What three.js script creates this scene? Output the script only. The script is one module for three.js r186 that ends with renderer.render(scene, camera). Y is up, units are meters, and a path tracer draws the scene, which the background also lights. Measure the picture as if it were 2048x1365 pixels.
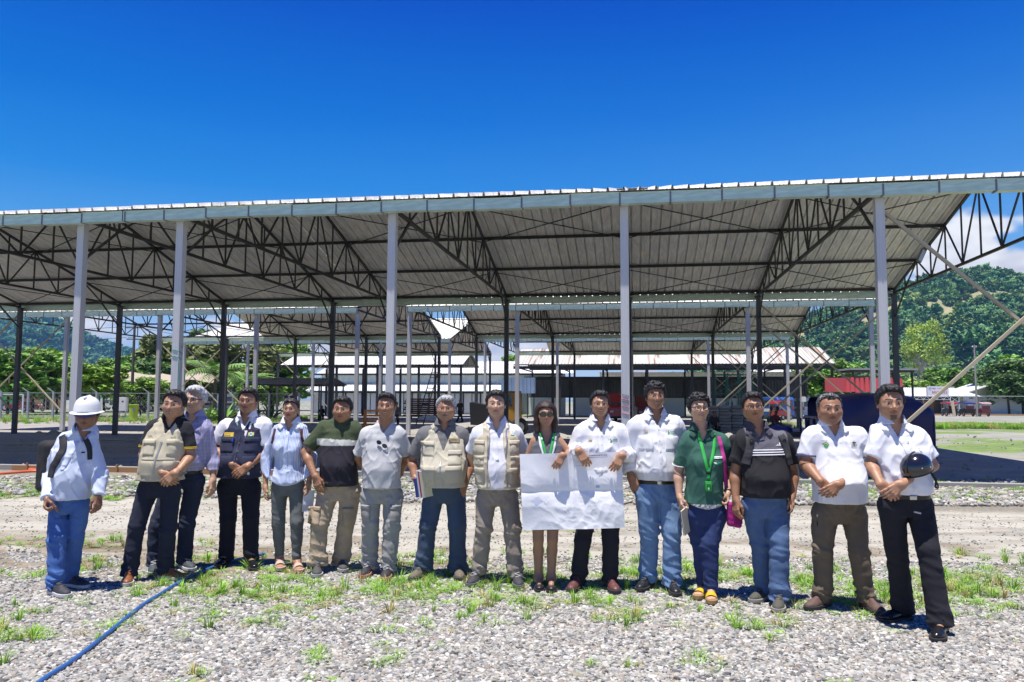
import * as THREE from 'three';
import { mergeGeometries } from 'three/addons/utils/BufferGeometryUtils.js';
import { ImprovedNoise } from 'three/addons/math/ImprovedNoise.js';

// ---------------------------------------------------------------- camera
const scene = new THREE.Scene();
const camera = new THREE.PerspectiveCamera(47.2, 1024 / 682, 0.1, 6000);
camera.position.set(0, 1.6, 0);
camera.rotation.set(0.0766, 0, 0.0042, 'YXZ');

// ---------------------------------------------------------------- helpers needed by the sky
const perlin = new ImprovedNoise();
const noise = (x, y, z) => perlin.noise(x, y, z);
function fbm(x, y, z, o = 4) { let s = 0, a = 0.5; for (let i = 0; i < o; i++) { s += a * noise(x, y, z); x *= 2.03; y *= 2.03; z *= 2.03; a *= 0.5; } return s; }
function rngOf(seed) { let s = seed | 0; return () => { s = (s + 0x6d2b79f5) | 0; let t = Math.imul(s ^ (s >>> 15), 1 | s); t = (t + Math.imul(t ^ (t >>> 7), 61 | t)) ^ t; return ((t ^ (t >>> 14)) >>> 0) / 4294967296; }; }
const clamp = (v, a = 0, b = 1) => (v < a ? a : v > b ? b : v);
const smooth = (a, b, v) => { const t = clamp((v - a) / (b - a)); return t * t * (3 - 2 * t); };
const mix = (a, b, t) => a + (b - a) * t;
const lin = (c) => { c /= 255; return c <= 0.04045 ? c / 12.92 : Math.pow((c + 0.055) / 1.055, 2.4); };
const RAD = Math.PI / 180;

// ---------------------------------------------------------------- sky: clear tropical blue with cumulus low on the horizon
const EXPOSURE = 1.5;
{
  const W = 2048, H = 1024, data = new Float32Array(W * H * 4);
  const stops = [[-90, 150, 160, 165], [-1, 180, 200, 222], [2, 196, 220, 246], [7, 132, 187, 243], [11, 84, 163, 236], [15, 34, 138, 228], [20, 2, 115, 217], [28, 0, 80, 200], [50, 1, 62, 168], [90, 1, 52, 146]].map(([e, r, g, b]) => [e, lin(r), lin(g), lin(b)]);
  const puffs = [];   // [azimuth, elevation, radius] in degrees; azimuth 0 is straight ahead, + to the right
  const rnd = rngOf(41);
  const heap = (az, el, n, sx, sy, r) => { for (let i = 0; i < n; i++) puffs.push([az + (rnd() - 0.5) * 2 * sx, el + (rnd() - 0.3) * sy, r * (0.5 + rnd() * 0.7)]); };
  heap(30.8, 8.6, 12, 2.4, 2.0, 2.5); heap(31.2, 11.0, 5, 0.9, 1.2, 1.6); heap(36, 8.0, 9, 3, 1.6, 2.2); heap(27.5, 7.6, 6, 2.2, 1.5, 2.2);
  heap(-27, 5.2, 12, 6, 2.6, 2.6); heap(-17, 4.2, 10, 5, 2, 2.2); heap(-35, 6, 8, 4, 2.6, 2.6); heap(-4, 3.4, 10, 7, 1.6, 2); heap(11, 3.2, 10, 7, 1.5, 1.9);
  for (let i = 0; i < 16; i++) heap(45 + i * 17.5 + rnd() * 8, 4 + rnd() * 5, 7, 5, 2.6, 2.6);
  const bins = Array.from({ length: 360 }, (_, a) => puffs.filter((p) => { let d = Math.abs(a + 0.5 - p[0]) % 360; if (d > 180) d = 360 - d; return d < p[2] * 1.6 + 1; }));
  for (let j = 0; j < H; j++) {
    const el = ((j + 0.5) / H - 0.5) * 180;
    let k = 0; while (k < stops.length - 2 && stops[k + 1][0] < el) k++;
    const a = stops[k], b = stops[k + 1], t = clamp((el - a[0]) / (b[0] - a[0]));
    for (let i = 0; i < W; i++) {
      // u = 0.5 + atan2(z, x) / 2pi for the equirectangular lookup; ahead is -z
      const th = ((i + 0.5) / W - 0.5) * 2 * Math.PI, dx = Math.cos(th), dz = Math.sin(th);
      const az = Math.atan2(dx, -dz) / RAD;
      const warm = 0.16 * smooth(-35, 60, az) * smooth(26, 8, el);   // the sky pales towards the right of the picture
      let r = mix(a[1], b[1], t), g = mix(a[2], b[2], t), bl = mix(a[3], b[3], t);
      r = mix(r, 0.42, warm); g = mix(g, 0.58, warm); bl = mix(bl, 0.92, warm);
      if (el > 0 && el < 24) {
        const cx = dx * 9, cy = el * 0.16, cz = dz * 9;
        let best = 0, low = 99;
        for (const p of bins[((Math.floor(az) % 360) + 360) % 360]) {
          let da = az - p[0]; if (da > 180) da -= 360; if (da < -180) da += 360;
          const q = Math.hypot(da, (el - p[1]) * 1.1) / p[2];
          if (q < 1.6) { const m = 1.25 - q; if (m > best) best = m; low = Math.min(low, p[1] - p[2] * 0.5); }
        }
        if (best > 0) {
          const n = fbm(cx * 1.3, cy * 3.2, cz * 1.3, 5) + 0.4 * fbm(cx * 5 + 7, cy * 12, cz * 5, 3);
          const d = smooth(0.18, 0.42, best * 0.62 + n * 0.95);
          const bright = clamp(0.74 + 0.07 * (el - low) + 0.5 * fbm(cx * 3 + 3, cy * 9 + 0.35, cz * 3, 4), 0.55, 1.05);
          r = mix(r, 0.93 * bright, d); g = mix(g, 0.95 * bright, d); bl = mix(bl, 1.0 * (0.25 + 0.75 * bright), d);
        }
      }
      const o = (j * W + i) * 4; data[o] = r / EXPOSURE; data[o + 1] = g / EXPOSURE; data[o + 2] = bl / EXPOSURE; data[o + 3] = 1;
    }
  }
  const sky = new THREE.DataTexture(data, W, H, THREE.RGBAFormat, THREE.FloatType);
  sky.mapping = THREE.EquirectangularReflectionMapping; sky.magFilter = sky.minFilter = THREE.LinearFilter; sky.needsUpdate = true;
  scene.background = sky; scene.environment = sky;
}
// ---------------------------------------------------------------- sun: almost overhead, in front of the group and a little to the left
const sun = new THREE.DirectionalLight(new THREE.Color(1, 0.955, 0.88), 4.6);
sun.position.set(-11, 100, 16);
sun.castShadow = true; sun.shadow.mapSize.set(4096, 4096);
Object.assign(sun.shadow.camera, { left: -60, right: 60, top: 70, bottom: -40, near: 1, far: 300 });
scene.add(sun, sun.target);

const renderer = new THREE.WebGLRenderer({ antialias: true });
renderer.setSize(1024, 682);
renderer.toneMapping = THREE.LinearToneMapping;
renderer.toneMappingExposure = EXPOSURE;
renderer.shadowMap.enabled = true;

scene.fog = new THREE.FogExp2(new THREE.Color(0.22, 0.52, 1.0), 0.00013);   // humid air, blue over the far hills

// ---------------------------------------------------------------- naming and building helpers
const taken = {};
function numbered(name) { const n = taken[name] = (taken[name] ?? -1) + 1; return n ? name + '_' + String(n).padStart(3, '0') : name; }
function tag(o, label, category, group, kind) {
  Object.assign(o.userData, { label, category });
  if (group) o.userData.group = group;
  if (kind) o.userData.kind = kind;
  return o;
}
function add(o, parent = scene) { parent.add(o); return o; }
function thing(name, label, category, pos = [0, 0, 0], turn = 0, group) {
  const g = new THREE.Group(); g.name = numbered(name); g.position.set(...pos); g.rotation.y = turn;
  return add(tag(g, label, category, group));
}
function part(name, geo, mat, parent = scene) {
  const m = new THREE.Mesh(geo, mat); m.name = parent === scene ? numbered(name) : name; m.castShadow = m.receiveShadow = true;
  return add(m, parent);
}
function structure(name, geo, mat) { const m = part(name, geo, mat); m.userData.kind = 'structure'; return m; }
function mat(color, roughness = 0.85, extra = {}) { const m = new THREE.MeshStandardMaterial({ roughness, ...extra }); m.color.setRGB(...color); return m; }
const UNIT = new THREE.BoxGeometry(1, 1, 1);
const UNIT_CYL = new THREE.CylinderGeometry(0.5, 0.5, 1, 12);
function box(name, m, parent, [x, y, z], [w, h, d], ry = 0) { const o = part(name, UNIT, m, parent); o.position.set(x, y, z); o.scale.set(w, h, d); o.rotation.y = ry; return o; }
const tmpM = new THREE.Matrix4(), tmpQ = new THREE.Quaternion(), X = new THREE.Vector3(), Y = new THREE.Vector3(), Z = new THREE.Vector3();
function barMatrix(a, b, w, h) {            // a box from a to b, w across (as level as it goes), h the other way
  Y.set(b[0] - a[0], b[1] - a[1], b[2] - a[2]); const l = Y.length(); Y.divideScalar(l);
  X.set(0, 1, 0); if (Math.abs(Y.y) > 0.98) X.set(1, 0, 0);
  Z.crossVectors(X, Y).normalize(); X.crossVectors(Y, Z);
  tmpM.makeBasis(Z, Y, X.negate());
  tmpQ.setFromRotationMatrix(tmpM);
  return [new THREE.Vector3((a[0] + b[0]) / 2, (a[1] + b[1]) / 2, (a[2] + b[2]) / 2), tmpQ.clone(), new THREE.Vector3(w, l, h)];
}
function bar(name, m, parent, a, b, w, h = w, geo = UNIT) { const o = part(name, geo, m, parent), [p, q, s] = barMatrix(a, b, w, h); o.position.copy(p); o.quaternion.copy(q); o.scale.copy(s); return o; }
function barGeo(a, b, w, h = w, geo = UNIT) { const [p, q, s] = barMatrix(a, b, w, h); return geo.clone().applyMatrix4(new THREE.Matrix4().compose(p, q, s)); }
function boxGeo([x, y, z], [w, h, d], ry = 0) { const g = new THREE.BoxGeometry(w, h, d); if (ry) g.rotateY(ry); return g.translate(x, y, z); }
const merge = (list) => mergeGeometries(list.map((g) => { const k = g.index ? g.toNonIndexed() : g.clone(); for (const n of Object.keys(k.attributes)) if (!['position', 'normal', 'uv'].includes(n)) k.deleteAttribute(n); return k; }));
function tube(pts, r, seg = 40, rad = 8) { return new THREE.TubeGeometry(new THREE.CatmullRomCurve3(pts.map((p) => new THREE.Vector3(...p))), seg, r, rad); }
// where a direction seen from the camera's station meets a given depth: px, py as measured on the photograph
const sideOf = (px, depth) => (px - 1024) / 1561 * depth;
const heightOf = (py, depth) => 1.6 + (802 - py) / 1561 * depth;
function canvasTexture(w, h, draw, srgb = true) { const c = document.createElement('canvas'); c.width = w; c.height = h; draw(c.getContext('2d'), w, h); const t = new THREE.CanvasTexture(c); if (srgb) t.colorSpace = THREE.SRGBColorSpace; t.wrapS = t.wrapT = THREE.RepeatWrapping; return t; }
function dataTexture(n, fn, srgb = true, repeat = true) {
  const d = new Uint8Array(n * n * 4);
  for (let j = 0; j < n; j++) for (let i = 0; i < n; i++) { const c = fn(i / n, j / n, i, j), o = (j * n + i) * 4; for (let k = 0; k < 3; k++) d[o + k] = clamp(c[k], 0, 1) * 255; d[o + 3] = 255; }
  const t = new THREE.DataTexture(d, n, n); t.magFilter = THREE.LinearFilter; t.minFilter = THREE.LinearMipmapLinearFilter; t.generateMipmaps = true;
  if (srgb) t.colorSpace = THREE.SRGBColorSpace; if (repeat) t.wrapS = t.wrapT = THREE.RepeatWrapping; t.needsUpdate = true; return t;
}
// tileable noise on the unit square
function tile(u, v, f, seed, o = 4) {
  const a = u * 2 * Math.PI, b = v * 2 * Math.PI, r = f / 6.2832;
  let s = 0, m = 0.5, k = r;
  for (let i = 0; i < o; i++) { s += m * noise(Math.cos(a) * k + seed, Math.sin(a) * k + Math.cos(b) * k * 1.01, Math.sin(b) * k + seed * 1.7); k *= 2; m *= 0.5; }
  return s;
}
// ================================================================ GROUND
const NEAR = { x0: -13, x1: 13, z0: -20, z1: -2 };
// how much track (dust), soil and gravel there is at a place of the yard
function yard(x, z) {
  const w = fbm(x * 0.35, 3, z * 0.5, 3), w2 = fbm(x * 1.7, 9, z * 1.7, 3);
  const d = -z;
  const front = 8.1 + 0.9 * w + 0.35 * w2 + 0.35 * smooth(-2, -5, x) - 0.3 * smooth(1, 6, x);
  const back = 12.4 + 0.5 * w + 0.25 * w2 - 0.10 * x;
  const track = smooth(front - 0.25, front + 0.35, d) * smooth(back + 0.15, back - 0.25, d);
  const soil = clamp(smooth(front - 1.9, front - 0.5, d) * smooth(front + 1.5, front + 0.3, d) * smooth(-0.05, 0.22, w2 + 0.5 * w + 0.35 * smooth(-1, -4.2, x) - 0.06));
  const rut = track * smooth(0.1, 0.3, fbm(x * 0.5, 20, z * 2.6, 4) + 0.12);
  return { track, soil, rut, gravel: clamp(1 - track - soil * 0.7) };
}
{
  const N = 1024;
  const map = dataTexture(N, (u, v) => {
    const x = mix(NEAR.x0, NEAR.x1, u), z = mix(NEAR.z1, NEAR.z0, v), y = yard(x, z);
    const g = noise(x * 46, 1, z * 46), g2 = noise(x * 21, 5, z * 21), g3 = fbm(x * 1.1, 8, z * 1.1, 3), g4 = noise(x * 9, 2, z * 9);
    let c = 0.50 + 0.16 * g + 0.08 * g2 + 0.10 * g3, r = c * 1.03, gg = c * 0.985, b = c * 0.89;
    const tr = 0.665 + 0.035 * g + 0.035 * g4 + 0.10 * g3;
    r = mix(r, tr * 1.01, y.track); gg = mix(gg, tr * 0.985, y.track); b = mix(b, tr * 0.915, y.track);
    const so = 0.50 + 0.08 * g + 0.10 * g4 + 0.08 * g3;
    r = mix(r, so * 1.05, y.soil); gg = mix(gg, so * 0.965, y.soil); b = mix(b, so * 0.82, y.soil);
    const k = y.rut * 0.16 * clamp(0.5 + g4 + g); r -= k * 0.9; gg -= k; b -= k * 1.05;
    return [r, gg, b];
  }, true, false);
  const bump = dataTexture(512, (u, v) => { const c = 0.5 + 0.5 * tile(u, v, 90, 3, 3) + 0.35 * tile(u, v, 20, 8, 3); return [c, c, c]; }, false);
  bump.repeat.set(7, 5);
  const geo = new THREE.PlaneGeometry(NEAR.x1 - NEAR.x0, NEAR.z1 - NEAR.z0, 260, 180).rotateX(-Math.PI / 2).translate((NEAR.x0 + NEAR.x1) / 2, 0, (NEAR.z0 + NEAR.z1) / 2);
  const P = geo.attributes.position;
  for (let i = 0; i < P.count; i++) {
    const x = P.getX(i), z = P.getZ(i), y = yard(x, z);
    const edge = smooth(0, 1.2, Math.min(x - NEAR.x0, NEAR.x1 - x, z - NEAR.z0, NEAR.z1 - z));
    P.setY(i, 0.004 + edge * (y.track * -0.012 + y.rut * 0.018 * fbm(x * 3, 4, z * 5, 3) + 0.010 * fbm(x * 1.3, 6, z * 1.3, 3) + 0.06 * smooth(12.3, 14, -z) * clamp(0.4 + fbm(x * 0.8, 2, z * 0.8, 3)) * smooth(16.5, 15.2, -z)));
  }
  geo.computeVertexNormals();
  structure('gravel_yard', geo, new THREE.MeshStandardMaterial({ map, bumpMap: bump, bumpScale: 0.01, roughness: 0.95 }));
}
{ // the rest of the ground: one sheet out to the hills, a sandy grey earth with worn grass
  const map = dataTexture(1024, (u, v) => {
    const n = tile(u, v, 7, 2, 5), m = tile(u, v, 60, 5, 3), gr = smooth(0.06, 0.17, tile(u, v, 5, 11, 5) + 0.3 * m - 0.03);
    const c = 0.585 + 0.10 * n + 0.09 * m;
    return [mix(c, 0.40 + 0.16 * m, gr * 0.8), mix(c * 0.985, 0.50 + 0.18 * m, gr * 0.8), mix(c * 0.93, 0.22 + 0.1 * m, gr * 0.8)];
  });
  map.repeat.set(130, 130);
  const geo = new THREE.PlaneGeometry(5200, 5200).rotateX(-Math.PI / 2);
  structure('ground', geo, new THREE.MeshStandardMaterial({ map, roughness: 1 })).position.y = -0.012;
}
// ================================================================ STEEL CANOPIES
const PHI = 0.1561, CO = Math.cos(PHI), SI = Math.sin(PHI);
const lay = (u, v, y = 0) => [u * CO + v * SI, y, u * SI - v * CO];      // u along the eaves, v away from the camera
const GRID = (g) => -10.19 + 5 * g;                                     // the column grid, five-metre bays
const SPAN = 15.33, HALF = SPAN / 2, SLOPE = 0.27, EAVE = 5.98, TOP = 5.72, RIDGE = EAVE + SLOPE * HALF;

function galvanised(seed, base, streak) {
  return dataTexture(512, (u, v) => {
    const s = tile(u, v * 0.25, 40, seed, 3) * streak, p = tile(u, v, 6, seed + 4, 5), st = smooth(0.1, 0.32, tile(u, v, 5, seed + 9, 4) + 0.25 * tile(u, v * 0.1, 60, seed, 2));
    const c = base + s * 0.5 + p * 0.14;
    return [c + st * 0.035, c * 0.99 + st * 0.005, c * 0.955 - st * 0.03];
  });
}
const M = {
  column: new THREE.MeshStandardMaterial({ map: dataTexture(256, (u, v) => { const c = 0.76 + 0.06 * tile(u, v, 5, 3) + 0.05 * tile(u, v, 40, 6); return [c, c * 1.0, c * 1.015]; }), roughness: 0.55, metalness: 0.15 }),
  truss: mat([0.045, 0.044, 0.041], 0.6, { metalness: 0.2 }), rearColumnShaded: mat([0.07, 0.072, 0.078], 0.5, { metalness: 0.2 }),  // rear columns: the roof's shade is put into a darker column colour
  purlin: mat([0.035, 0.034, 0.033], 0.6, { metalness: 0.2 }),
  brace: new THREE.MeshStandardMaterial({ map: dataTexture(128, (u, v) => { const r = smooth(0.0, 0.25, tile(u, v, 5, 7)); return [0.70 - 0.1 * r, 0.665 - 0.15 * r, 0.58 - 0.24 * r]; }), roughness: 0.6 }),
  gutter: new THREE.MeshStandardMaterial({ map: dataTexture(256, (u, v) => { const c = 0.74 + 0.10 * tile(u, v, 4, 5) + 0.04 * tile(u, v, 50, 2); return [c * 1.03, c * 1.13, c * 1.04]; }), roughness: 0.4, metalness: 0.35 }),
  strap: mat([0.20, 0.20, 0.21], 0.5, { metalness: 0.5 }),
  sheet: [1, 2, 3].map((k) => { const t = galvanised(k * 3.1, 0.90 + 0.02 * k, 0.3); t.repeat.set(1, 0.25); return new THREE.MeshStandardMaterial({ map: t, roughness: 0.55, metalness: 0.0 }); }),
  concrete: new THREE.MeshStandardMaterial({ map: dataTexture(256, (u, v) => { const c = 0.60 + 0.10 * tile(u, v, 6, 4) + 0.06 * tile(u, v, 60, 8); return [c, c * 0.98, c * 0.94]; }), roughness: 0.95 }),
  darkSteel: mat([0.045, 0.045, 0.05], 0.55, { metalness: 0.3 }),
  white: mat([0.72, 0.73, 0.72], 0.6), black: mat([0.02, 0.02, 0.022], 0.6), rubber: mat([0.025, 0.025, 0.026], 0.85),
};
// one ribbed roofing sheet, 1 m wide, lying along z from 0 to len, with small flutes between the ribs
function sheetGeo(len, w = 1, th = 0.003) {
  const top = []; const ribs = 3, p = w / ribs;
  for (let i = 0; i < ribs; i++) {
    const x = -w / 2 + i * p;
    top.push([x, 0], [x + p * 0.22, 0], [x + p * 0.26, 0.010], [x + p * 0.30, 0], [x + p * 0.44, 0], [x + p * 0.48, 0.010], [x + p * 0.52, 0], [x + p * 0.74, 0], [x + p * 0.79, 0.075], [x + p * 0.87, 0.075], [x + p * 0.92, 0]);
  }
  top.push([w / 2 - 0.004, 0], [w / 2 + 0.004, 0.006], [w / 2 + 0.05, 0.006]);
  const pos = [], uv = [], idx = [];
  for (const [dy, flip] of [[th, 0], [0, 1]]) {
    const b = pos.length / 3;
    for (const [x, y] of top) { pos.push(x, y + dy, 0, x, y + dy, -len); uv.push(x + 0.5, 0, x + 0.5, len); }
    for (let i = 0; i < top.length - 1; i++) { const a = b + i * 2; if (flip) idx.push(a, a + 1, a + 2, a + 1, a + 3, a + 2); else idx.push(a, a + 2, a + 1, a + 1, a + 2, a + 3); }
  }
  const g = new THREE.BufferGeometry(); g.setAttribute('position', new THREE.Float32BufferAttribute(pos, 3)); g.setAttribute('uv', new THREE.Float32BufferAttribute(uv, 2)); g.setIndex(idx);
  const n = g.toNonIndexed(); n.computeVertexNormals(); return n;
}
const OVER = 0.42, SHEET_RUN = (HALF + OVER - 0.03) * Math.hypot(1, SLOPE);
const SHEET = sheetGeo(SHEET_RUN), PITCH = Math.atan(SLOPE);
// U-shaped gutter, 1 m long, open upwards
const GUTTER = merge([boxGeo([0, 0.113, 0.09], [1, 0.226, 0.006]), boxGeo([0, 0.125, -0.09], [1, 0.25, 0.006]), boxGeo([0, 0.003, 0], [1, 0.006, 0.174]), boxGeo([0, 0.228, 0.094], [1, 0.012, 0.016])]);
const STRAP = merge([boxGeo([0, 0.115, 0.0965], [0.035, 0.24, 0.008]), boxGeo([0, -0.006, 0], [0.035, 0.006, 0.19]), boxGeo([0, 0.24, 0], [0.035, 0.006, 0.19])]);

// posts: grid positions of the frames; options: rearFrom/rearTo, frontFrom/frontTo limit the sheeting, braces: bays with crossed wall braces, fine: build every truss bar as its own piece
function canopy(label, posts, v0, o = {}) {
  const us = posts.map(GRID), lo = us[0] - (o.padL ?? 0.06), hi = us[us.length - 1] + (o.padR ?? 0.06), mid = (lo + hi) / 2, vm = v0 + HALF;
  const t = thing('steel_canopy', label, 'canopy', lay(mid, vm), -PHI, 'steel market canopies under construction');
  const L = (u) => u - mid, F = HALF, eave = EAVE + (o.lift ?? 0);
  const roofY = (z) => eave + SLOPE * (HALF - Math.abs(z));
  for (const u of us) {
    for (const s of [1, -1]) {
      const c = box('column', s > 0 ? M.column : M.rearColumnShaded, t, [L(u), TOP / 2, s * F], [0.17, TOP, 0.17]);
      box('base_plate', M.darkSteel, t, [L(u), 0.015, s * F], [0.34, 0.03, 0.34]);
      box('cap_plate', M.truss, t, [L(u), TOP + 0.012, s * F], [0.26, 0.024, 0.26]);
    }
    // truss: level bottom chord, two sloping top chords, upright and slanting web bars
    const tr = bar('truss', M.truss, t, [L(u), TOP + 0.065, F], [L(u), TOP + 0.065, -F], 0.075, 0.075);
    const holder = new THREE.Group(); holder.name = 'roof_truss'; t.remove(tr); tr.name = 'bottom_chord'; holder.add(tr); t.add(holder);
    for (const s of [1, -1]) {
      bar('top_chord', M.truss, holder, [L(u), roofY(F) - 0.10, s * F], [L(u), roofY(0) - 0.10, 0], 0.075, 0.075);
      const N = 6, webs = [];
      for (let k = 1; k <= N; k++) {
        const z = F * (1 - k / N), yt = roofY(z) - 0.10, yb = TOP + 0.065;
        webs.push([[L(u), yb, s * z], [L(u), yt, s * z]]);
        if (k < N) { const z2 = F * (1 - (k + 1) / N); webs.push(k % 2 ? [[L(u), yb, s * z], [L(u), roofY(z2) - 0.10, s * z2]] : [[L(u), yt, s * z], [L(u), yb, s * z2]]); }
      }
      if (s < 0) webs.splice(webs.length - 1, 1);                                    // the king post once only
      const wv = o.fine ? 0.042 : 0.045;
      if (o.fine) for (const [a, b] of webs) bar('web_bar', M.truss, holder, a, b, wv);
      else part('web_bars', merge(webs.map(([a, b]) => barGeo(a, b, wv))), M.truss, holder).userData.kind = 'stuff';
      bar('knee_brace', M.truss, t, [L(u), TOP - 0.85, s * (F - 0.09)], [L(u), TOP + 0.03, s * (F - 1.25)], 0.05);
    }
  }
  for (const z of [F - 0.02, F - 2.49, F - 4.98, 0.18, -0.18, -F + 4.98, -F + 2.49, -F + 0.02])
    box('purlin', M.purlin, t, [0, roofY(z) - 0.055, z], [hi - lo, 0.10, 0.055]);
  // roof sheets
  const nS = Math.ceil(hi - lo);
  for (let i = 0; i < nS; i++) {
    const x = lo + (i + 0.5) * (hi - lo) / nS, g = (x + 10.19) / 5, sx = (hi - lo) / nS;
    for (const s of [1, -1]) {
      const open = s > 0 ? (g < (o.frontFrom ?? -99) || g > (o.frontTo ?? 99)) : (g < (o.rearFrom ?? -99) || g > (o.rearTo ?? 99));
      if (open || (o.skip && o.skip(g, s))) continue;
      const m = part('roof_sheet', SHEET, M.sheet[(i * 7 + (s > 0 ? 1 : 0)) % 3], t);
      m.scale.x = sx; m.rotation.order = 'YXZ';
      m.position.set(L(x), roofY(F + OVER) + 0.012, s * (F + OVER)); m.rotation.set(PITCH, s > 0 ? 0 : Math.PI, 0);
    }
  }
  if (o.ridge !== false) for (let i = 0; i < us.length - 1; i++) {
    const a = i ? us[i] : lo, b = i === us.length - 2 ? hi : us[i + 1] - 0.004;
    if ((o.rearFrom ?? -99) * 5 - 10.19 > a + 1) continue;
    for (const s of [1, -1]) { const r = box('ridge_cap', M.sheet[1], t, [L((a + b) / 2), roofY(0) + 0.085 - 0.10 * SLOPE, s * 0.14], [b - a, 0.006, 0.29]); r.rotation.x = s * PITCH; }
  }
  // gutters with straps
  const nG = Math.round((hi - lo) / 1.0);
  for (const s of [1, -1]) for (let i = 0; i < nG; i++) {
    const w = (hi - lo) / nG, x = lo + (i + 0.5) * w, sag = 0.012 * Math.sin(i * 1.7 + v0) + 0.008 * Math.sin(i * 0.6);
    const q = part('gutter_section', GUTTER, M.gutter, t); q.scale.x = w * 0.995; q.position.set(L(x), 5.63 + sag, s * (F + 0.26)); q.rotation.y = s > 0 ? 0 : Math.PI;
    if (o.straps !== false) { const q2 = part('gutter_strap', STRAP, M.strap, t); q2.position.set(L(x - w / 2 + (i ? 0 : 0.05)), 5.63 + sag, s * (F + 0.26)); q2.rotation.y = s > 0 ? 0 : Math.PI; }
  }
  // crossed sway rods under the roof in every bay
  for (let i = 0; i < us.length - 1; i++) if (o.rods !== false) for (const s of [1, -1]) for (const [za, zb] of [[F - 0.1, F - 2.49], [F - 4.98, 0.3]]) {
    const A = [L(us[i]) + 0.05, roofY(za) - 0.16, s * za], B = [L(us[i + 1]) - 0.05, roofY(zb) - 0.16, s * zb], C = [L(us[i]) + 0.05, roofY(zb) - 0.19, s * zb], D = [L(us[i + 1]) - 0.05, roofY(za) - 0.19, s * za];
    bar('sway_rod', M.truss, t, A, B, 0.028); bar('sway_rod', M.truss, t, C, D, 0.028);
  }
  for (const [i, s] of o.braces ?? []) {
    const a = L(us[i]), b = L(us[i + 1]), z = s * F;
    bar('wall_brace', M.brace, t, [a + 0.09, 0.95, z + 0.03], [b - 0.09, 5.4, z + 0.03], 0.06);
    bar('wall_brace', M.brace, t, [a + 0.09, 5.4, z - 0.055], [b - 0.09, 0.95, z - 0.055], 0.06);
  }
  return t;
}
const ROW = 18.33, V0 = 16.19;
const cA = canopy('nearest steel canopy, right half, with the open gable at its right end', [0, 1, 2, 3, 4], V0, { fine: true, padL: 1.24, braces: [[3, 1], [3, -1]] });
const cB = canopy('nearest steel canopy, left half, its rear posts toned dark for shade, standing before the trees', [-4.5, -3.5, -2.5, -1.5, -0.5], V0, { fine: true, padR: 1.24, lift: -0.012, braces: [[0, 1], [0, -1]] });
canopy('second row steel canopy, right half, seen under the nearest canopy', [0, 1, 2, 3, 4], V0 + ROW, { fine: true, braces: [[3, 1], [3, -1]] });
canopy('second row steel canopy, left half, with its rear roof unfinished at the left', [-4.5, -3.5, -2.5, -1.5, -0.5], V0 + ROW, { fine: true, rearFrom: -3.05, braces: [[0, 1], [0, -1]] });
canopy('third row steel canopy, right half, in front of the old rusty market hall', [0, 1, 2, 3, 4], V0 + 2 * ROW, { rearFrom: 0.55, rods: false, braces: [[3, 1], [3, -1]] });
canopy('third row steel canopy, left half, in front of the white sheds', [-4.5, -3.5, -2.5, -1.5, -0.5], V0 + 2 * ROW, { rearFrom: -3.3, rods: false, braces: [[0, 1], [0, -1]] });

{ // floodlights on the trusses
  for (const [u, v, turn, label] of [[GRID(1) - 0.2, V0 + 12.5, 0.5, 'small grey floodlight under the nearest roof, left of the tall middle post'], [GRID(4) - 0.25, V0 + 11.6, 0.35, 'small grey floodlight at the open gable on the right']]) {
    const t = thing('floodlight', label, 'floodlight', lay(u, v, RIDGE - 0.27 * (v - V0 - HALF) - 0.45), -PHI + turn, 'floodlights under the canopy roof');
    box('housing', M.strap, t, [0, 0, 0], [0.16, 0.5, 0.09]).rotation.z = -0.5;
    box('lens', mat([0.55, 0.56, 0.57], 0.2), t, [-0.01, -0.01, 0.048], [0.12, 0.42, 0.006]).rotation.z = -0.5;
    bar('bracket', M.truss, t, [0.0, 0.1, -0.03], [0.22, 0.36, -0.05], 0.03);
  }
}
{ // earth floor and concrete upstand under and between the canopies
  const soil = dataTexture(512, (u, v) => { const n = tile(u, v, 6, 3, 5), m = tile(u, v, 50, 7, 3), c = 0.60 + 0.12 * n + 0.10 * m; return [c, c * 0.965, c * 0.92]; });
  soil.repeat.set(11, 12);
  const g = new THREE.PlaneGeometry(48.4, 56, 1, 1).rotateX(-Math.PI / 2); const f = structure('earth_floor', g, new THREE.MeshStandardMaterial({ map: soil, roughness: 1 }));
  f.position.set(...lay(-13.8, V0 - 0.1 + 28, 0.03)); f.rotation.y = -PHI;
  const k = structure('concrete_kerb', merge([boxGeo([0, 0.05, 0], [64, 0.12, 0.22])]), M.concrete); k.position.set(...lay(-6, V0 - 0.28)); k.rotation.y = -PHI;
}
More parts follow.
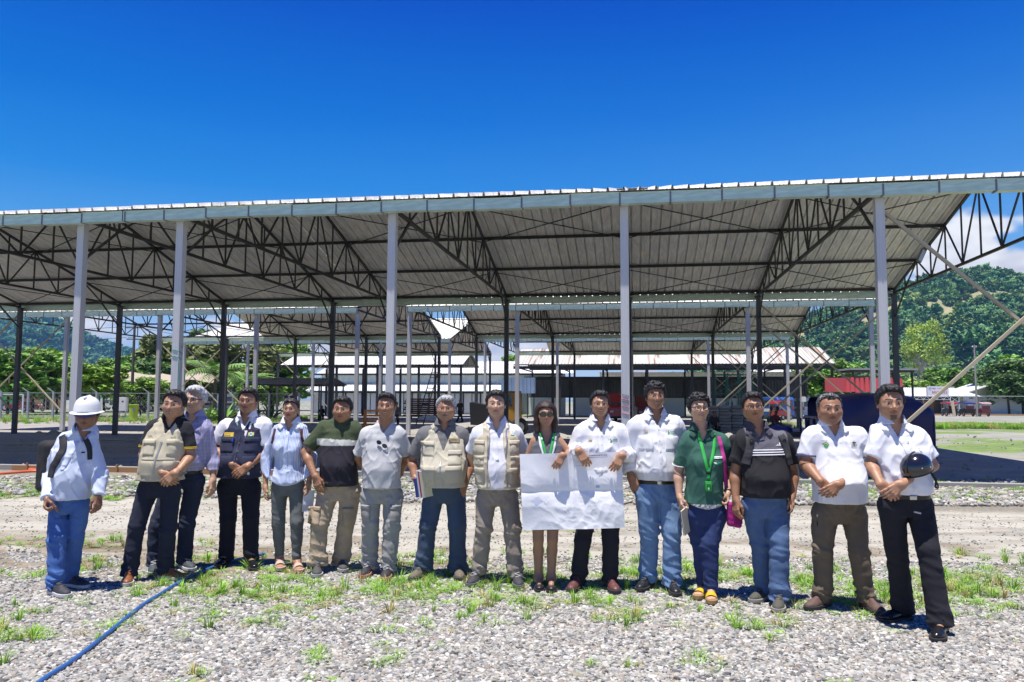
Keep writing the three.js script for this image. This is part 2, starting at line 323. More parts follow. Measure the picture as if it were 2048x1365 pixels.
// ================================================================ HILLS
// a hill: ridge line given as [azimuth in degrees, height in m] at distance R, sloping to the plain in front and falling away behind
function hill(name, R, depth, ridge, seed, forest, label) {
  const a0 = ridge[0][0], a1 = ridge[ridge.length - 1][0], na = forest.na, nr = forest.nr;
  const ridgeAt = (a) => { let k = 0; while (k < ridge.length - 2 && ridge[k + 1][0] < a) k++; const t = clamp((a - ridge[k][0]) / (ridge[k + 1][0] - ridge[k][0])); return mix(ridge[k][1], ridge[k + 1][1], t); };
  const at = (a, s) => {                    // s 0 at the foot, 1 at the ridge, beyond 1 the far side
    const r = R - depth * (1 - s), x = Math.sin(a * RAD) * r, z = -Math.cos(a * RAD) * r;
    const spur = fbm(x / (R * 0.11) + seed, 1, z / (R * 0.11), 5), gully = Math.abs(noise(x / (R * 0.06) + seed, 4, z / (R * 0.06)));
    const prof = s <= 1 ? Math.pow(s, 1.15) : 1 - (s - 1) * 0.8;
    const h = ridgeAt(a) * prof * (r / R) + R * 0.040 * (spur - gully * 1.2) * clamp(4 * s * (1.02 - s)) + R * 0.004 * fbm(x / (R * 0.02), seed, z / (R * 0.02), 3) * clamp(s * 4);
    return [x, Math.max(h, -3 + s), z];
  };
  const pos = [], col = [], idx = [], clumps = [];
  const open = (p) => smooth(0.02, 0.16, fbm(p[0] / (R * 0.09) + 9, seed, p[2] / (R * 0.09), 4) + 0.5 * fbm(p[0] / (R * 0.02), 7, p[2] / (R * 0.02), 3) + forest.bare(p[1]));
  for (let j = 0; j <= nr; j++) for (let i = 0; i <= na; i++) {
    const p = at(mix(a0, a1, i / na), j / nr * 1.25), o = open(p), n = 0.5 + fbm(p[0] / (R * 0.01), 3, p[2] / (R * 0.01), 3);
    pos.push(...p); col.push(mix(0.08, 0.30, o) * (0.7 + 0.6 * n), mix(0.16, 0.28, o) * (0.7 + 0.6 * n), mix(0.06, 0.15, o) * (0.7 + 0.6 * n));
    if (i < na && j < nr) { const b = j * (na + 1) + i; idx.push(b, b + 1, b + na + 1, b + 1, b + na + 2, b + na + 1); }
  }
  const g = new THREE.BufferGeometry(); g.setAttribute('position', new THREE.Float32BufferAttribute(pos, 3)); g.setAttribute('color', new THREE.Float32BufferAttribute(col, 3)); g.setIndex(idx); g.computeVertexNormals();
  structure(name, g, new THREE.MeshStandardMaterial({ vertexColors: true, roughness: 1 }));
  const rnd = rngOf(seed * 77 + 5), list = [];
  for (let i = 0; i < forest.n; i++) { const p = at(mix(a0, a1, rnd()), Math.pow(rnd(), 0.7) * 1.03), o = open(p); if (rnd() < 1.0 - o * 1.0) list.push([p, o]); }
  const im = new THREE.InstancedMesh(CLUMP, new THREE.MeshStandardMaterial({ roughness: 1, vertexColors: true, side: THREE.DoubleSide }), list.length); im.name = numbered('forest');
  const m = new THREE.Matrix4(), q = new THREE.Quaternion(), c = new THREE.Color(), e = new THREE.Euler();
  list.forEach(([p, o], i) => {
    const s = forest.size * (0.4 + 1.5 * Math.pow(rnd(), 2.2)); q.setFromEuler(e.set(rnd() * 0.5, rnd() * 6.3, rnd() * 0.5));
    m.compose(new THREE.Vector3(p[0], p[1] + s * 0.22, p[2]), q, new THREE.Vector3(s, s * (0.8 + rnd() * 0.5), s)); im.setMatrixAt(i, m);
    const k = (0.7 + rnd() * 0.6) * (1 + 0.9 * fbm(p[0] / 60, 2, p[2] / 60, 3)), y = rnd() * rnd(); im.setColorAt(i, c.setRGB((0.085 + 0.14 * y + o * 0.10) * k * forest.tint[0], (0.20 + 0.13 * y + o * 0.05) * k * forest.tint[1], (0.075 + 0.02 * y) * k * forest.tint[2]));  // the tint puts some blue of distant haze into the leaf colour
  });
  add(tag(im, label, 'forest', null, 'stuff'));
}
// a bushy clump of leaf faces, unit size, used for far forest
const CLUMP = crownGeo(31, 22, 12, 0.30, 0.85, 0.3);
const azOf = (px) => Math.atan((px - 1024) / 1561) / RAD, upOf = (py, R) => 1.6 + (802 - py) / 1561 * R;
const R1 = 950, rr = [[1330, 770], [1420, 735], [1500, 700], [1600, 648], [1700, 604], [1790, 572], [1836, 566], [1879, 556], [1923, 548], [1974, 537], [2004, 544], [2042, 553], [2120, 590], [2260, 640], [2420, 700], [2700, 770]];
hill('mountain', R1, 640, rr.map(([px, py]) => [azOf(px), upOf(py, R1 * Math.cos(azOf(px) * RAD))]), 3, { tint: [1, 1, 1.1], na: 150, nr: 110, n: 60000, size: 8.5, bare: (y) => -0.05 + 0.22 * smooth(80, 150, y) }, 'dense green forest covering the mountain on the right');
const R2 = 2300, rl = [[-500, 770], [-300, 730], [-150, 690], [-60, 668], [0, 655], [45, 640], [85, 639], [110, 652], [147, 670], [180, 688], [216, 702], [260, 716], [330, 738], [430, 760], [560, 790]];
hill('mountain', R2, 1200, rl.map(([px, py]) => [azOf(px), upOf(py, R2 * Math.cos(azOf(px) * RAD))]), 8, { tint: [0.8, 0.9, 1.2], na: 110, nr: 70, n: 30000, size: 20, bare: () => -0.22 }, 'green forest tinted blue for haze, covering the far mountain on the left');

// ================================================================ TREES
const leafMat = (r, g, b) => { const m = new THREE.MeshPhysicalMaterial({ vertexColors: true, roughness: 0.75, side: THREE.DoubleSide, transmission: 0.22, thickness: 0 }); m.color.setRGB(r, g, b); return m; };
const bark = new THREE.MeshStandardMaterial({ map: dataTexture(128, (u, v) => { const c = 0.36 + 0.16 * tile(u, v * 0.3, 20, 3); return [c, c * 0.92, c * 0.8]; }), roughness: 0.95 });
const paleBark = mat([0.42, 0.40, 0.36], 0.9);
// crown of many small leaves in clumps: unit crown about 1 wide and 1 high, centred on its middle
function crownGeo(seed, clumps, per, leaf, flat = 1, hollow = 0.35) {
  const rnd = rngOf(seed), pos = [], col = [], v = new THREE.Vector3(), a = new THREE.Vector3(), b = new THREE.Vector3(), n = new THREE.Vector3();
  for (let c = 0; c < clumps; c++) {
    const th = rnd() * 6.283, ph = Math.acos(mix(1, -0.75, rnd())), rr = 0.5 * (hollow + (1 - hollow) * Math.pow(rnd(), 0.45)) * (0.82 + 0.3 * noise(th, ph * 2, seed));
    const cx = Math.sin(ph) * Math.cos(th) * rr, cy = Math.cos(ph) * rr * flat, cz = Math.sin(ph) * Math.sin(th) * rr, cr = 0.085 + 0.075 * rnd(), tone = 0.75 + rnd() * 0.5;
    for (let i = 0; i < per; i++) {
      v.set(rnd() - 0.5, rnd() - 0.5, rnd() - 0.5).normalize().multiplyScalar(cr * Math.cbrt(rnd())); v.y *= 0.75;
      n.set(rnd() - 0.5, rnd() * 0.9 + 0.05, rnd() - 0.5).normalize(); a.set(rnd() - 0.5, rnd() - 0.5, rnd() - 0.5).cross(n).normalize(); b.crossVectors(n, a);
      const s = leaf * (0.6 + rnd() * 0.8), px = cx + v.x, py = cy + v.y, pz = cz + v.z, t = tone * (0.75 + 0.5 * rnd());
      const q = [[-0.5, 0], [0, -0.3], [0.55, 0], [-0.5, 0], [0.55, 0], [0, 0.3]];
      for (const [i1, i2] of q) { pos.push(px + (a.x * i1 + b.x * i2) * s, py + (a.y * i1 + b.y * i2) * s, pz + (a.z * i1 + b.z * i2) * s); col.push(t, t, t * 0.95); }
    }
  }
  const g = new THREE.BufferGeometry(); g.setAttribute('position', new THREE.Float32BufferAttribute(pos, 3)); g.setAttribute('color', new THREE.Float32BufferAttribute(col, 3)); g.computeVertexNormals(); return g;
}
function trunkGeo(seed, h, r, limbs, reach, spread = 0.5) {
  const rnd = rngOf(seed), parts = [];
  const limb = (p, d, len, rad, lvl) => {
    const e = [p[0] + d[0] * len, p[1] + d[1] * len, p[2] + d[2] * len];
    parts.push(new THREE.CylinderGeometry(rad * 0.62, rad, len, 7, 1).translate(0, len / 2, 0).applyQuaternion(new THREE.Quaternion().setFromUnitVectors(new THREE.Vector3(0, 1, 0), new THREE.Vector3(...d).normalize())).translate(...p));
    if (lvl > 0) for (let i = 0; i < limbs; i++) { const q = new THREE.Vector3(d[0] + (rnd() - 0.5) * 2 * spread, d[1] + (rnd() - 0.3) * spread, d[2] + (rnd() - 0.5) * 2 * spread).normalize(); limb(i ? [mix(p[0], e[0], 0.55 + 0.4 * rnd()), mix(p[1], e[1], 0.6 + 0.38 * rnd()), mix(p[2], e[2], 0.6)] : e, [q.x, q.y, q.z], len * (0.6 + rnd() * 0.25), rad * 0.58, lvl - 1); }
  };
  limb([0, 0, 0], [(rnd() - 0.5) * 0.12, 1, (rnd() - 0.5) * 0.12], h, r, reach);
  return merge(parts);
}
const CROWN = [crownGeo(11, 46, 120, 0.075), crownGeo(12, 60, 100, 0.066, 1, 0.3), crownGeo(13, 38, 130, 0.08, 0.85)];
const SPARSE = crownGeo(21, 70, 42, 0.05, 1, 0.62);
const TRUNK = [trunkGeo(5, 1, 0.05, 3, 2), trunkGeo(6, 1, 0.055, 4, 2, 0.6)], FORK = trunkGeo(9, 0.34, 0.02, 4, 4, 0.55);
const LEAF = { bright: leafMat(0.24, 0.40, 0.045), mid: leafMat(0.18, 0.35, 0.05), dark: leafMat(0.11, 0.22, 0.045), olive: leafMat(0.22, 0.26, 0.07), pale: leafMat(0.34, 0.46, 0.08) };
function tree(label, px, depth, topPy, wide, kind, k = 0, low = 0.28, group = 'trees beyond the yard') {
  const h = heightOf(topPy, depth), t = thing('broadleaf_tree', label, 'tree', [sideOf(px, depth), 0, -depth], k * 1.9, group);
  const tr = part('trunk', TRUNK[k % 2], bark, t); tr.scale.setScalar(h * 0.42); tr.scale.y *= 0.95;
  const c = part('crown', CROWN[k % 3], LEAF[kind], t); c.position.y = h * (1 + low) / 2; c.scale.set(wide, h * (1 - low) * 1.06, wide); return t;
}
tree('leafy bright green tree behind the mesh fence at the left edge', 20, 78, 694, 9, 'mid', 0, 0.1);
tree('yellowish green tree behind the leftmost dark post', 70, 92, 690, 11, 'bright', 1, 0.08);
tree('bushy green tree left of the bare tree', 118, 84, 706, 8, 'mid', 2, 0.08);
tree('round green tree in front of the bare tree trunk', 190, 62, 728, 5.6, 'bright', 0, 0.30);
tree('dark green tree just right of the bare tree', 212, 96, 712, 9, 'mid', 1, 0.05);
tree('tree with small leaves behind the wooden utility pole', 262, 105, 700, 10, 'dark', 2, 0.05);
tree('low bright shrub tree beneath the canvas awning', 285, 74, 752, 6, 'bright', 1, 0.12);
tree('tall shady olive tree behind the third canopy, leftmost', 330, 118, 668, 14, 'olive', 0, 0.06);
tree('tall dark tree behind the palm', 392, 122, 650, 15, 'dark', 1, 0.04);
tree('tall olive tree between the palm and the old roof', 470, 112, 664, 15, 'olive', 2, 0.05);
tree('dark tree at the left end of the white shed', 548, 120, 676, 14, 'mid', 0, 0.03);
tree('bright low tree beside the lean-to shelter', 520, 92, 752, 7, 'bright', 1, 0.05);
tree('small bright tree between the two old roofs', 1032, 120, 702, 6, 'mid', 2, 0.45);
tree('leafy tree above the blue and white vans', 1652, 88, 706, 8.2, 'mid', 1, 0.12);
tree('low yellowish tree left of the furniture sign', 1838, 128, 748, 9, 'bright', 2, 0.05);
tree('bright green tree behind the furniture sign', 1885, 140, 728, 11, 'mid', 0, 0.05);
tree('dark leafy tree at the right edge', 2015, 112, 706, 10.5, 'dark', 1, 0.04);
tree('big glossy tree right of the thin lamp pole', 2062, 118, 690, 12, 'mid', 2, 0.03);
tree('green tree low behind the gabled white building', 1975, 138, 752, 10, 'mid', 1, 0.03);
tree('low tree left of the leafy tree over the vans', 1560, 122, 744, 9, 'mid', 0, 0.05);
{ // pale round tree with white branches on the foot of the mountain
  const d = 190, h = heightOf(632, d), t = thing('pale_tree', 'pale round tree with thin white branches below the mountain', 'tree', [sideOf(1852, d), 0, -d]);
  const a = part('trunk', FORK, paleBark, t); a.scale.setScalar(h * 0.62); const c = part('crown', SPARSE, LEAF.pale, t); c.position.y = h * 0.67; c.scale.set(11.5, h * 0.68, 11.5);
  const d2 = 100, h2 = heightOf(645, d2), t2 = thing('bare_tree', 'leafless pale tree rising above the left tree line', 'tree', [sideOf(178, d2), 0, -d2], 1);
  const b = part('trunk', FORK, paleBark, t2); b.scale.setScalar(h2 * 0.62);
  const t3 = thing('bare_shrub', 'dry leafless shrub between the sign and the lamp pole', 'shrub', [sideOf(1922, 126), 0, -126], 2);
  const b3 = part('branches', FORK, paleBark, t3); b3.scale.set(6.5, 4.2, 6.5);
}
{ // palm and banana-like plants
  const frond = (() => { // arching frond with leaflets
    const parts = []; const N = 13;
    for (let i = 1; i <= N; i++) { const t = i / N, x = t * 1.0, y = 0.42 * t - 0.62 * t * t, l = 0.30 * Math.sin(Math.PI * Math.min(1, t * 0.92 + 0.08)); for (const s of [1, -1]) { const g = new THREE.BufferGeometry(); g.setAttribute('position', new THREE.Float32BufferAttribute([x - 0.035, y, 0, x + 0.035, y, 0, x + 0.16, y - 0.16 * l / 0.3, s * l], 3)); g.setAttribute('uv', new THREE.Float32BufferAttribute([0, 0, 1, 0, 0, 1], 2)); g.computeVertexNormals(); parts.push(g); } }
    const rib = tube([[0, 0, 0], [0.3, 0.07, 0], [0.65, 0.01, 0], [1, -0.2, 0]], 0.008, 8, 4); parts.push(rib); return merge(parts);
  })();
  const palmMat = new THREE.MeshStandardMaterial({ roughness: 0.6, side: THREE.DoubleSide }); palmMat.color.setRGB(0.16, 0.30, 0.06);
  const palm = (px, d, top, len, label) => {
    const h = heightOf(top, d), t = thing('palm_tree', label, 'palm', [sideOf(px, d), 0, -d], px);
    part('trunk', new THREE.CylinderGeometry(0.14, 0.2, h, 9).translate(0, h / 2, 0), bark, t);
    for (let i = 0; i < 15; i++) { const f = part('frond', frond, palmMat, t); f.position.y = h; f.scale.setScalar(len * (0.85 + 0.3 * ((i * 37) % 10) / 10)); f.rotation.set(0, i * 2.4, 0.55 - 0.9 * ((i * 53) % 10) / 10, 'YXZ'); }
  };
  palm(432, 72, 748, 3.4, 'green palm behind the grey haired man'); palm(488, 84, 764, 3.0, 'small palm left of the lean-to shelter'); palm(292, 92, 770, 2.8, 'low palm by the wooden utility pole');
  const blade = new THREE.PlaneGeometry(0.16, 1, 1, 5).translate(0, 0.5, 0); { const p = blade.attributes.position; for (let i = 0; i < p.count; i++) { const y = p.getY(i); p.setX(i, p.getX(i) * Math.sin(Math.PI * (0.12 + 0.85 * y))); p.setZ(i, 0.35 * y * y); } blade.computeVertexNormals(); }
  [[398, 56], [418, 54], [440, 57], [452, 55], [470, 58], [545, 60], [508, 62]].forEach(([px, d], k) => {
    const t = thing('leafy_shrub', ['leftmost', 'second', 'third', 'fourth', 'fifth', 'sixth', 'rightmost'][k === 6 ? 5 : k === 5 ? 6 : k] + ' broad leaved shrub along the far fence, counted from the left', 'shrub', [sideOf(px, d), 0, -d], k, 'shrubs along the fence');
    for (let i = 0; i < 22; i++) { const b = part('leaf', blade, palmMat, t); b.scale.setScalar(1.0 + ((i * 29) % 10) / 12); b.rotation.set(0.15 + ((i * 7) % 10) / 12, i * 2.4, 0, 'YXZ'); }
  });
}
// ================================================================ POLES, WIRES, FENCE
const galv = mat([0.42, 0.43, 0.45], 0.5, { metalness: 0.4 }), wood = new THREE.MeshStandardMaterial({ map: dataTexture(128, (u, v) => { const c = 0.36 + 0.2 * tile(u, v * 0.2, 24, 5); return [c, c * 0.84, c * 0.68]; }), roughness: 0.9 });
const paint = (r, g, b, ro = 0.35) => new THREE.MeshPhysicalMaterial({ color: new THREE.Color().setRGB(r, g, b), roughness: ro, clearcoat: 0.4, clearcoatRoughness: 0.2 });
const glass = new THREE.MeshPhysicalMaterial({ color: new THREE.Color(0.05, 0.06, 0.07), roughness: 0.06, metalness: 0, clearcoat: 1 });
function pole(label, px, depth, topPy, r, m, arms) {
  const h = heightOf(topPy, depth), t = thing('utility_pole', label, 'pole', [sideOf(px, depth), 0, -depth]);
  part('shaft', new THREE.CylinderGeometry(r * 0.65, r, h, 10).translate(0, h / 2, 0), m, t);
  for (const [y, w] of arms) { box('crossarm', m, t, [0, h - y, 0], [w, 0.1, 0.1]); for (const s of [-1, 0, 1]) part('insulator', new THREE.CylinderGeometry(0.05, 0.07, 0.16, 8), M.white, t).position.set(s * w * 0.45, h - y + 0.13, 0); }
  return h;
}
const hp1 = pole('dark wooden utility pole with crossarms behind the left canopy', 266, 74, 648, 0.16, bark, [[0.5, 1.8], [1.6, 1.4]]);
const hp2 = pole('tall thin pale concrete pole in the right background', 1951, 92, 686, 0.13, M.concrete, [[0.3, 0.5]]);
pole('pole carrying a bundle of wires and a white meter box', 1601, 66, 738, 0.09, M.concrete, [[0.2, 0.5]]);
{ const t = thing('meter_box', 'white meter box fixed to the wired pole', 'meter box', [sideOf(1606, 65.7), heightOf(800, 65.7), -65.7]); box('casing', M.white, t, [0, 0.15, 0], [0.34, 0.4, 0.24]); box('cover', mat([0.6, 0.25, 0.15]), t, [0, 0.38, 0], [0.2, 0.06, 0.2]); }
{
  const wire = mat([0.05, 0.05, 0.05]), wires = [[[266, 74, hp1 - 0.35], [-420, 90, 9.2]], [[266, 74, hp1 - 1.4], [-420, 90, 8.0]], [[266, 74, hp1 - 0.4], [620, 118, 9.4]], [[1951, 92, hp2 - 0.2], [1500, 150, 9.5]], [[1951, 92, hp2 - 1.9], [1500, 150, 7.6]], [[1951, 92, hp2 - 3.4], [1500, 150, 5.8]], [[1951, 92, hp2 - 0.2], [2400, 70, 8.4]], [[1951, 92, hp2 - 1.9], [2400, 70, 6.9]], [[1951, 92, hp2 - 3.4], [2400, 70, 5.2]]];
  const say = ['top left wire running out of the picture from the wooden pole', 'lower left wire running out of the picture from the wooden pole', 'wire from the wooden pole towards the white sheds', 'top wire from the concrete pole crossing before the mountain', 'middle wire from the concrete pole crossing before the mountain', 'lowest wire from the concrete pole crossing before the mountain', 'top wire from the concrete pole to the right edge', 'middle wire from the concrete pole to the right edge', 'lowest wire from the concrete pole to the right edge'];
  wires.forEach(([a, b], i) => { const A = [sideOf(a[0], a[1]), a[2], -a[1]], B = [sideOf(b[0], b[1]), b[2], -b[1]]; tag(part('overhead_wire', tube([A, [mix(A[0], B[0], 0.3), mix(A[1], B[1], 0.3) - 0.5, mix(A[2], B[2], 0.3)], [mix(A[0], B[0], 0.65), mix(A[1], B[1], 0.65) - 0.55, mix(A[2], B[2], 0.65)], B], 0.022, 30, 5), wire), say[i], 'wire', 'overhead wires'); });
}
{ // mesh fence on the left: posts with slanting arms, rails, wire mesh
  const t = thing('mesh_fence', 'grey wire mesh fence with slanted post tops on the left', 'fence', [sideOf(60, 58), 0, -58]);
  const ox = sideOf(60, 58), xs = [-62, -8, 6, 60, 110, 160, 196, 236, 300, 344, 408, 470, 540, 600].map((px) => sideOf(px, 58) - ox);
  xs.forEach((x, i) => { bar('post', galv, t, [x, 0, 0], [x, 2.1, 0], 0.16, 0.12); bar('post_arm', galv, t, [x, 2.1, 0], [x - 0.42, 2.42, 0.1], 0.06, 0.06); });
  for (const y of [2.05, 0.25]) bar('rail', galv, t, [xs[0], y, 0.02], [xs[xs.length - 1], y, 0.02], 0.045);
  const mesh = []; for (let x = xs[0]; x < xs[xs.length - 1]; x += 0.42) { mesh.push(barGeo([x, 0.1, 0], [x + 1.9, 2.0, 0], 0.008)); mesh.push(barGeo([x + 1.9, 0.1, 0.01], [x, 2.0, 0.01], 0.008)); }
  const wm = part('wire_mesh', merge(mesh), galv, t); wm.userData.kind = 'stuff';
}
{ // white pipe barrier at the left edge, electric cabinet, bin, awning
  const b = thing('pipe_barrier', 'white pipe barrier beside the green trailer', 'barrier', [sideOf(24, 70), 0, -70]);
  bar('upright', M.white, b, [-1.1, 0, 0], [-1.1, 2.0, 0], 0.1); bar('upright', M.white, b, [1.15, 0, 0], [1.15, 2.0, 0], 0.1); bar('rail', M.white, b, [-1.1, 2.0, 0], [1.15, 2.0, 0], 0.1);
  const c = thing('electric_cabinet', 'white electric cabinet on legs beside the dark post', 'cabinet', [sideOf(249, 56), 0, -56]);
  box('casing', M.white, c, [0, 1.25, 0], [0.62, 1.0, 0.3]); box('door', mat([0.62, 0.63, 0.63]), c, [0, 1.25, 0.16], [0.52, 0.9, 0.02]); box('warning_plate', M.black, c, [0.06, 1.45, 0.175], [0.12, 0.1, 0.01]);
  for (const s of [-1, 1]) bar('leg', galv, c, [s * 0.25, 0, 0.1 * s], [s * 0.2, 0.76, 0], 0.05);
  const r = thing('waste_bin', 'yellow green waste bin beside the electric cabinet', 'bin', [sideOf(271, 57), 0, -57]);
  part('bucket', new THREE.CylinderGeometry(0.33, 0.27, 1.2, 16).translate(0, 0.6, 0), mat([0.42, 0.55, 0.05], 0.5), r); part('rim', new THREE.TorusGeometry(0.33, 0.03, 6, 18).rotateX(Math.PI / 2).translate(0, 1.2, 0), mat([0.36, 0.5, 0.05]), r); box('sticker', mat([0.1, 0.25, 0.5]), r, [0.12, 0.85, 0.29], [0.16, 0.2, 0.02]);
  const a = thing('canvas_awning', 'long beige canvas awning strung between trees on the left', 'awning', [sideOf(318, 88), 0, -88]);
  const ag = new THREE.PlaneGeometry(13, 2.2, 24, 4).rotateX(-1.15); { const p = ag.attributes.position; for (let i = 0; i < p.count; i++) p.setY(i, p.getY(i) - 0.18 * Math.sin(Math.abs(p.getX(i)) * 1.2)); ag.computeVertexNormals(); }
  part('canvas', ag.translate(0, 4.1, 0), new THREE.MeshStandardMaterial({ color: new THREE.Color().setRGB(0.42, 0.36, 0.27), side: THREE.DoubleSide, roughness: 0.9 }), a);
  for (const x of [-6.2, -2, 2, 6.2]) bar('pole', M.truss, a, [x, 0, 0.6], [x, 3.5, 0.6], 0.08);
}
// ================================================================ VEHICLES
const WHEEL_T = new THREE.TorusGeometry(0.74, 0.26, 10, 22), WHEEL_R = new THREE.CylinderGeometry(0.56, 0.56, 0.3, 18).rotateX(Math.PI / 2), HUB = new THREE.CylinderGeometry(0.18, 0.22, 0.42, 12).rotateX(Math.PI / 2);
const rimMat = mat([0.5, 0.5, 0.5], 0.35, { metalness: 0.6 });
function wheel(parent, x, z, r, turn = 0) { const t = part('wheel', WHEEL_T, M.rubber, parent); t.position.set(x, r, z); t.scale.setScalar(r); t.rotation.y = turn; part('rim', WHEEL_R, rimMat, t); part('hub', HUB, rimMat, t); return t; }
function shapeGeo(pts, w, bevel = 0.04) { const s = new THREE.Shape(pts.map(([a, b]) => new THREE.Vector2(a, b))); return new THREE.ExtrudeGeometry(s, { depth: w - 2 * bevel, bevelEnabled: true, bevelThickness: bevel, bevelSize: bevel, bevelSegments: 2 }).translate(0, 0, -w / 2 + bevel); }
// a van or bus seen from the side, x forward, body outline as profile points
function van(label, px, depth, turn, len, h, m, o = {}) {
  const t = thing(o.name ?? 'parked_van', label, o.cat ?? 'van', [sideOf(px, depth), 0, -depth], turn, 'vehicles parked in the background'), L = len / 2, w = o.w ?? 1.8;
  part('body', shapeGeo([[-L, 0.42], [-L, h - 0.2], [-L + 0.15, h], [L - 1.25, h], [L - 0.75, h * 0.60], [L - 0.06, h * 0.5], [L, 0.42]], w, 0.06), m, t);
  for (const s of [1, -1]) { for (let x = -L + 0.35; x < L - 1.7; x += 0.95) box('window', glass, t, [x + 0.4, h * 0.74, s * (w / 2 + 0.004)], [0.8, h * 0.28, 0.012]); box('front_window', glass, t, [L - 1.22, h * 0.74, s * (w / 2 + 0.004)], [0.42, h * 0.26, 0.012]); if (o.stripe) box('stripe', o.stripe, t, [0, h * 0.42, s * (w / 2 + 0.005)], [len * 0.9, h * 0.14, 0.012]); }
  const ws = box('windscreen', glass, t, [L - 0.97, h * 0.8, 0], [0.02, h * 0.42, w * 0.86]); ws.rotation.z = 0.62;
  box('rear_window', glass, t, [-L - 0.062, h * 0.74, 0], [0.014, h * 0.28, w * 0.8]);
  for (const s of [1, -1]) { box('headlight', M.white, t, [L + 0.055, h * 0.40, s * w * 0.34], [0.02, 0.14, 0.24]); box('tail_light', mat([0.5, 0.02, 0.02], 0.3), t, [-L - 0.065, h * 0.5, s * w * 0.42], [0.02, 0.3, 0.14]); }
  for (const x of [-L + 0.65, L - 0.75]) for (const s of [1, -1]) wheel(t, x, s * (w / 2 - 0.08), 0.34);
  box('bumper', M.black, t, [L + 0.02, 0.42, 0], [0.12, 0.18, w * 0.94]); return t;
}
const red = paint(0.42, 0.025, 0.03), blueP = paint(0.04, 0.12, 0.42), whiteP = paint(0.75, 0.76, 0.76), maroon = paint(0.2, 0.02, 0.025), greenP = paint(0.02, 0.26, 0.06), orangeP = paint(0.75, 0.28, 0.03), navyP = paint(0.03, 0.03, 0.16);
// three-wheeled taxi: motorcycle front, covered bench behind; x forward
function trike(label, px, depth, turn, hood, body, o = {}) {
  const t = thing('mototaxi', label, 'mototaxi', [sideOf(px, depth), 0, -depth], turn, 'three-wheeled taxis'); t.scale.setScalar(0.88);
  part('cabin_tub', shapeGeo([[-1.2, 0.45], [-1.25, 0.95], [-0.95, 1.0], [0.1, 0.98], [0.35, 0.62], [0.35, 0.42]], 1.25, 0.04), body, t);
  part('roof', shapeGeo([[-1.35, 1.68], [-1.3, 1.8], [-0.6, 1.9], [0.55, 1.84], [0.6, 1.72], [-0.6, 1.76]], 1.36, 0.03), hood, t);
  for (const [x, z] of [[-1.18, 0.6], [-1.18, -0.6], [0.4, 0.6], [0.4, -0.6]]) bar('roof_post', galv, t, [x, 0.6, z], [x, 1.78, z], 0.04);
  box('bench', M.black, t, [-0.85, 1.0, 0], [0.45, 0.18, 1.1]); box('bench_back', o.back ?? maroon, t, [-1.16, 1.18, 0], [0.06, 0.5, 1.1]);
  wheel(t, -0.75, 0.62, 0.29); wheel(t, -0.75, -0.62, 0.29); wheel(t, 1.35, 0, 0.3);
  part('fuel_tank', new THREE.SphereGeometry(0.22, 14, 10).scale(1.4, 0.7, 0.8).translate(0.75, 0.86, 0), body, t); box('saddle', M.black, t, [0.35, 0.82, 0], [0.5, 0.1, 0.26]);
  for (const s of [1, -1]) bar('fork', galv, t, [1.35, 0.3, s * 0.09], [1.08, 1.05, s * 0.08], 0.045);
  bar('handlebar', M.black, t, [1.02, 1.1, 0.36], [1.02, 1.1, -0.36], 0.035); part('headlight', new THREE.SphereGeometry(0.1, 12, 8).translate(1.18, 0.96, 0), M.white, t);
  part('front_mudguard', new THREE.TorusGeometry(0.34, 0.06, 6, 14, 2.2).rotateZ(0.5).translate(1.35, 0.3, 0), body, t); part('engine', new THREE.CylinderGeometry(0.13, 0.16, 0.36, 10).rotateZ(0.4).translate(0.72, 0.5, 0), M.strap, t);
  return t;
}
trike('maroon mototaxi parked beside the gravel yard fence on the left', 70, 100, 0.1, maroon, red);
trike('red hooded mototaxi with a board leaning on it by the furniture shop', 1893, 93, Math.PI / 2, red, M.black);
trike('blue roofed mototaxi between two other mototaxis on the right', 1927, 93, Math.PI / 2, navyP, M.black);
trike('red mototaxi with a white topped roof, rightmost of the three', 1957, 93, Math.PI / 2 + 0.1, paint(0.7, 0.45, 0.42), maroon);
{ const b = part('plank', boxGeo([0, 0.9, 0], [0.35, 1.85, 0.05]), mat([0.62, 0.52, 0.35])); b.position.set(sideOf(1906, 91.6), 0, -91.6); b.rotation.z = 0.12; tag(b, 'pale wooden board leaning on the red hooded mototaxi', 'board'); }
trike('red mototaxi behind the crouching man in a red shirt', 1563, 70, 0.6, red, red);
van('small blue van under the trees right of the market hall', 1546, 74, Math.PI / 2 + 0.3, 3.6, 2.0, blueP, { stripe: whiteP });
van('white van with red tail lights left of the tarp covered cargo trike', 1606, 78, Math.PI / 2, 4.0, 1.95, whiteP, { stripe: red });
van('white van partly hidden by the tarp covered cargo trike', 1632, 86, Math.PI / 2, 4.0, 1.95, whiteP, { stripe: red });
van('white parked car seen past the blue wall panel', 1066, 120, Math.PI / 2 - 0.3, 4.0, 1.6, whiteP);
van('white minibus beyond the fence by the wooden pole', 238, 118, 0.2, 4.2, 1.7, whiteP);
van('red and white minibus behind the palm', 420, 112, 0.05, 6.0, 2.3, whiteP, { stripe: red });
van('white minibus with a red stripe right of the palm', 477, 110, 0.1, 5.2, 2.3, whiteP, { stripe: red });
van('red van in the shade of the market hall, behind the sheet holders', 1222, 60, -Math.PI / 2 + 0.15, 4.6, 2.15, red, { stripe: maroon });
van('dark red van in the shade behind the tall curly haired man', 1288, 62, -Math.PI / 2, 4.2, 1.95, maroon);
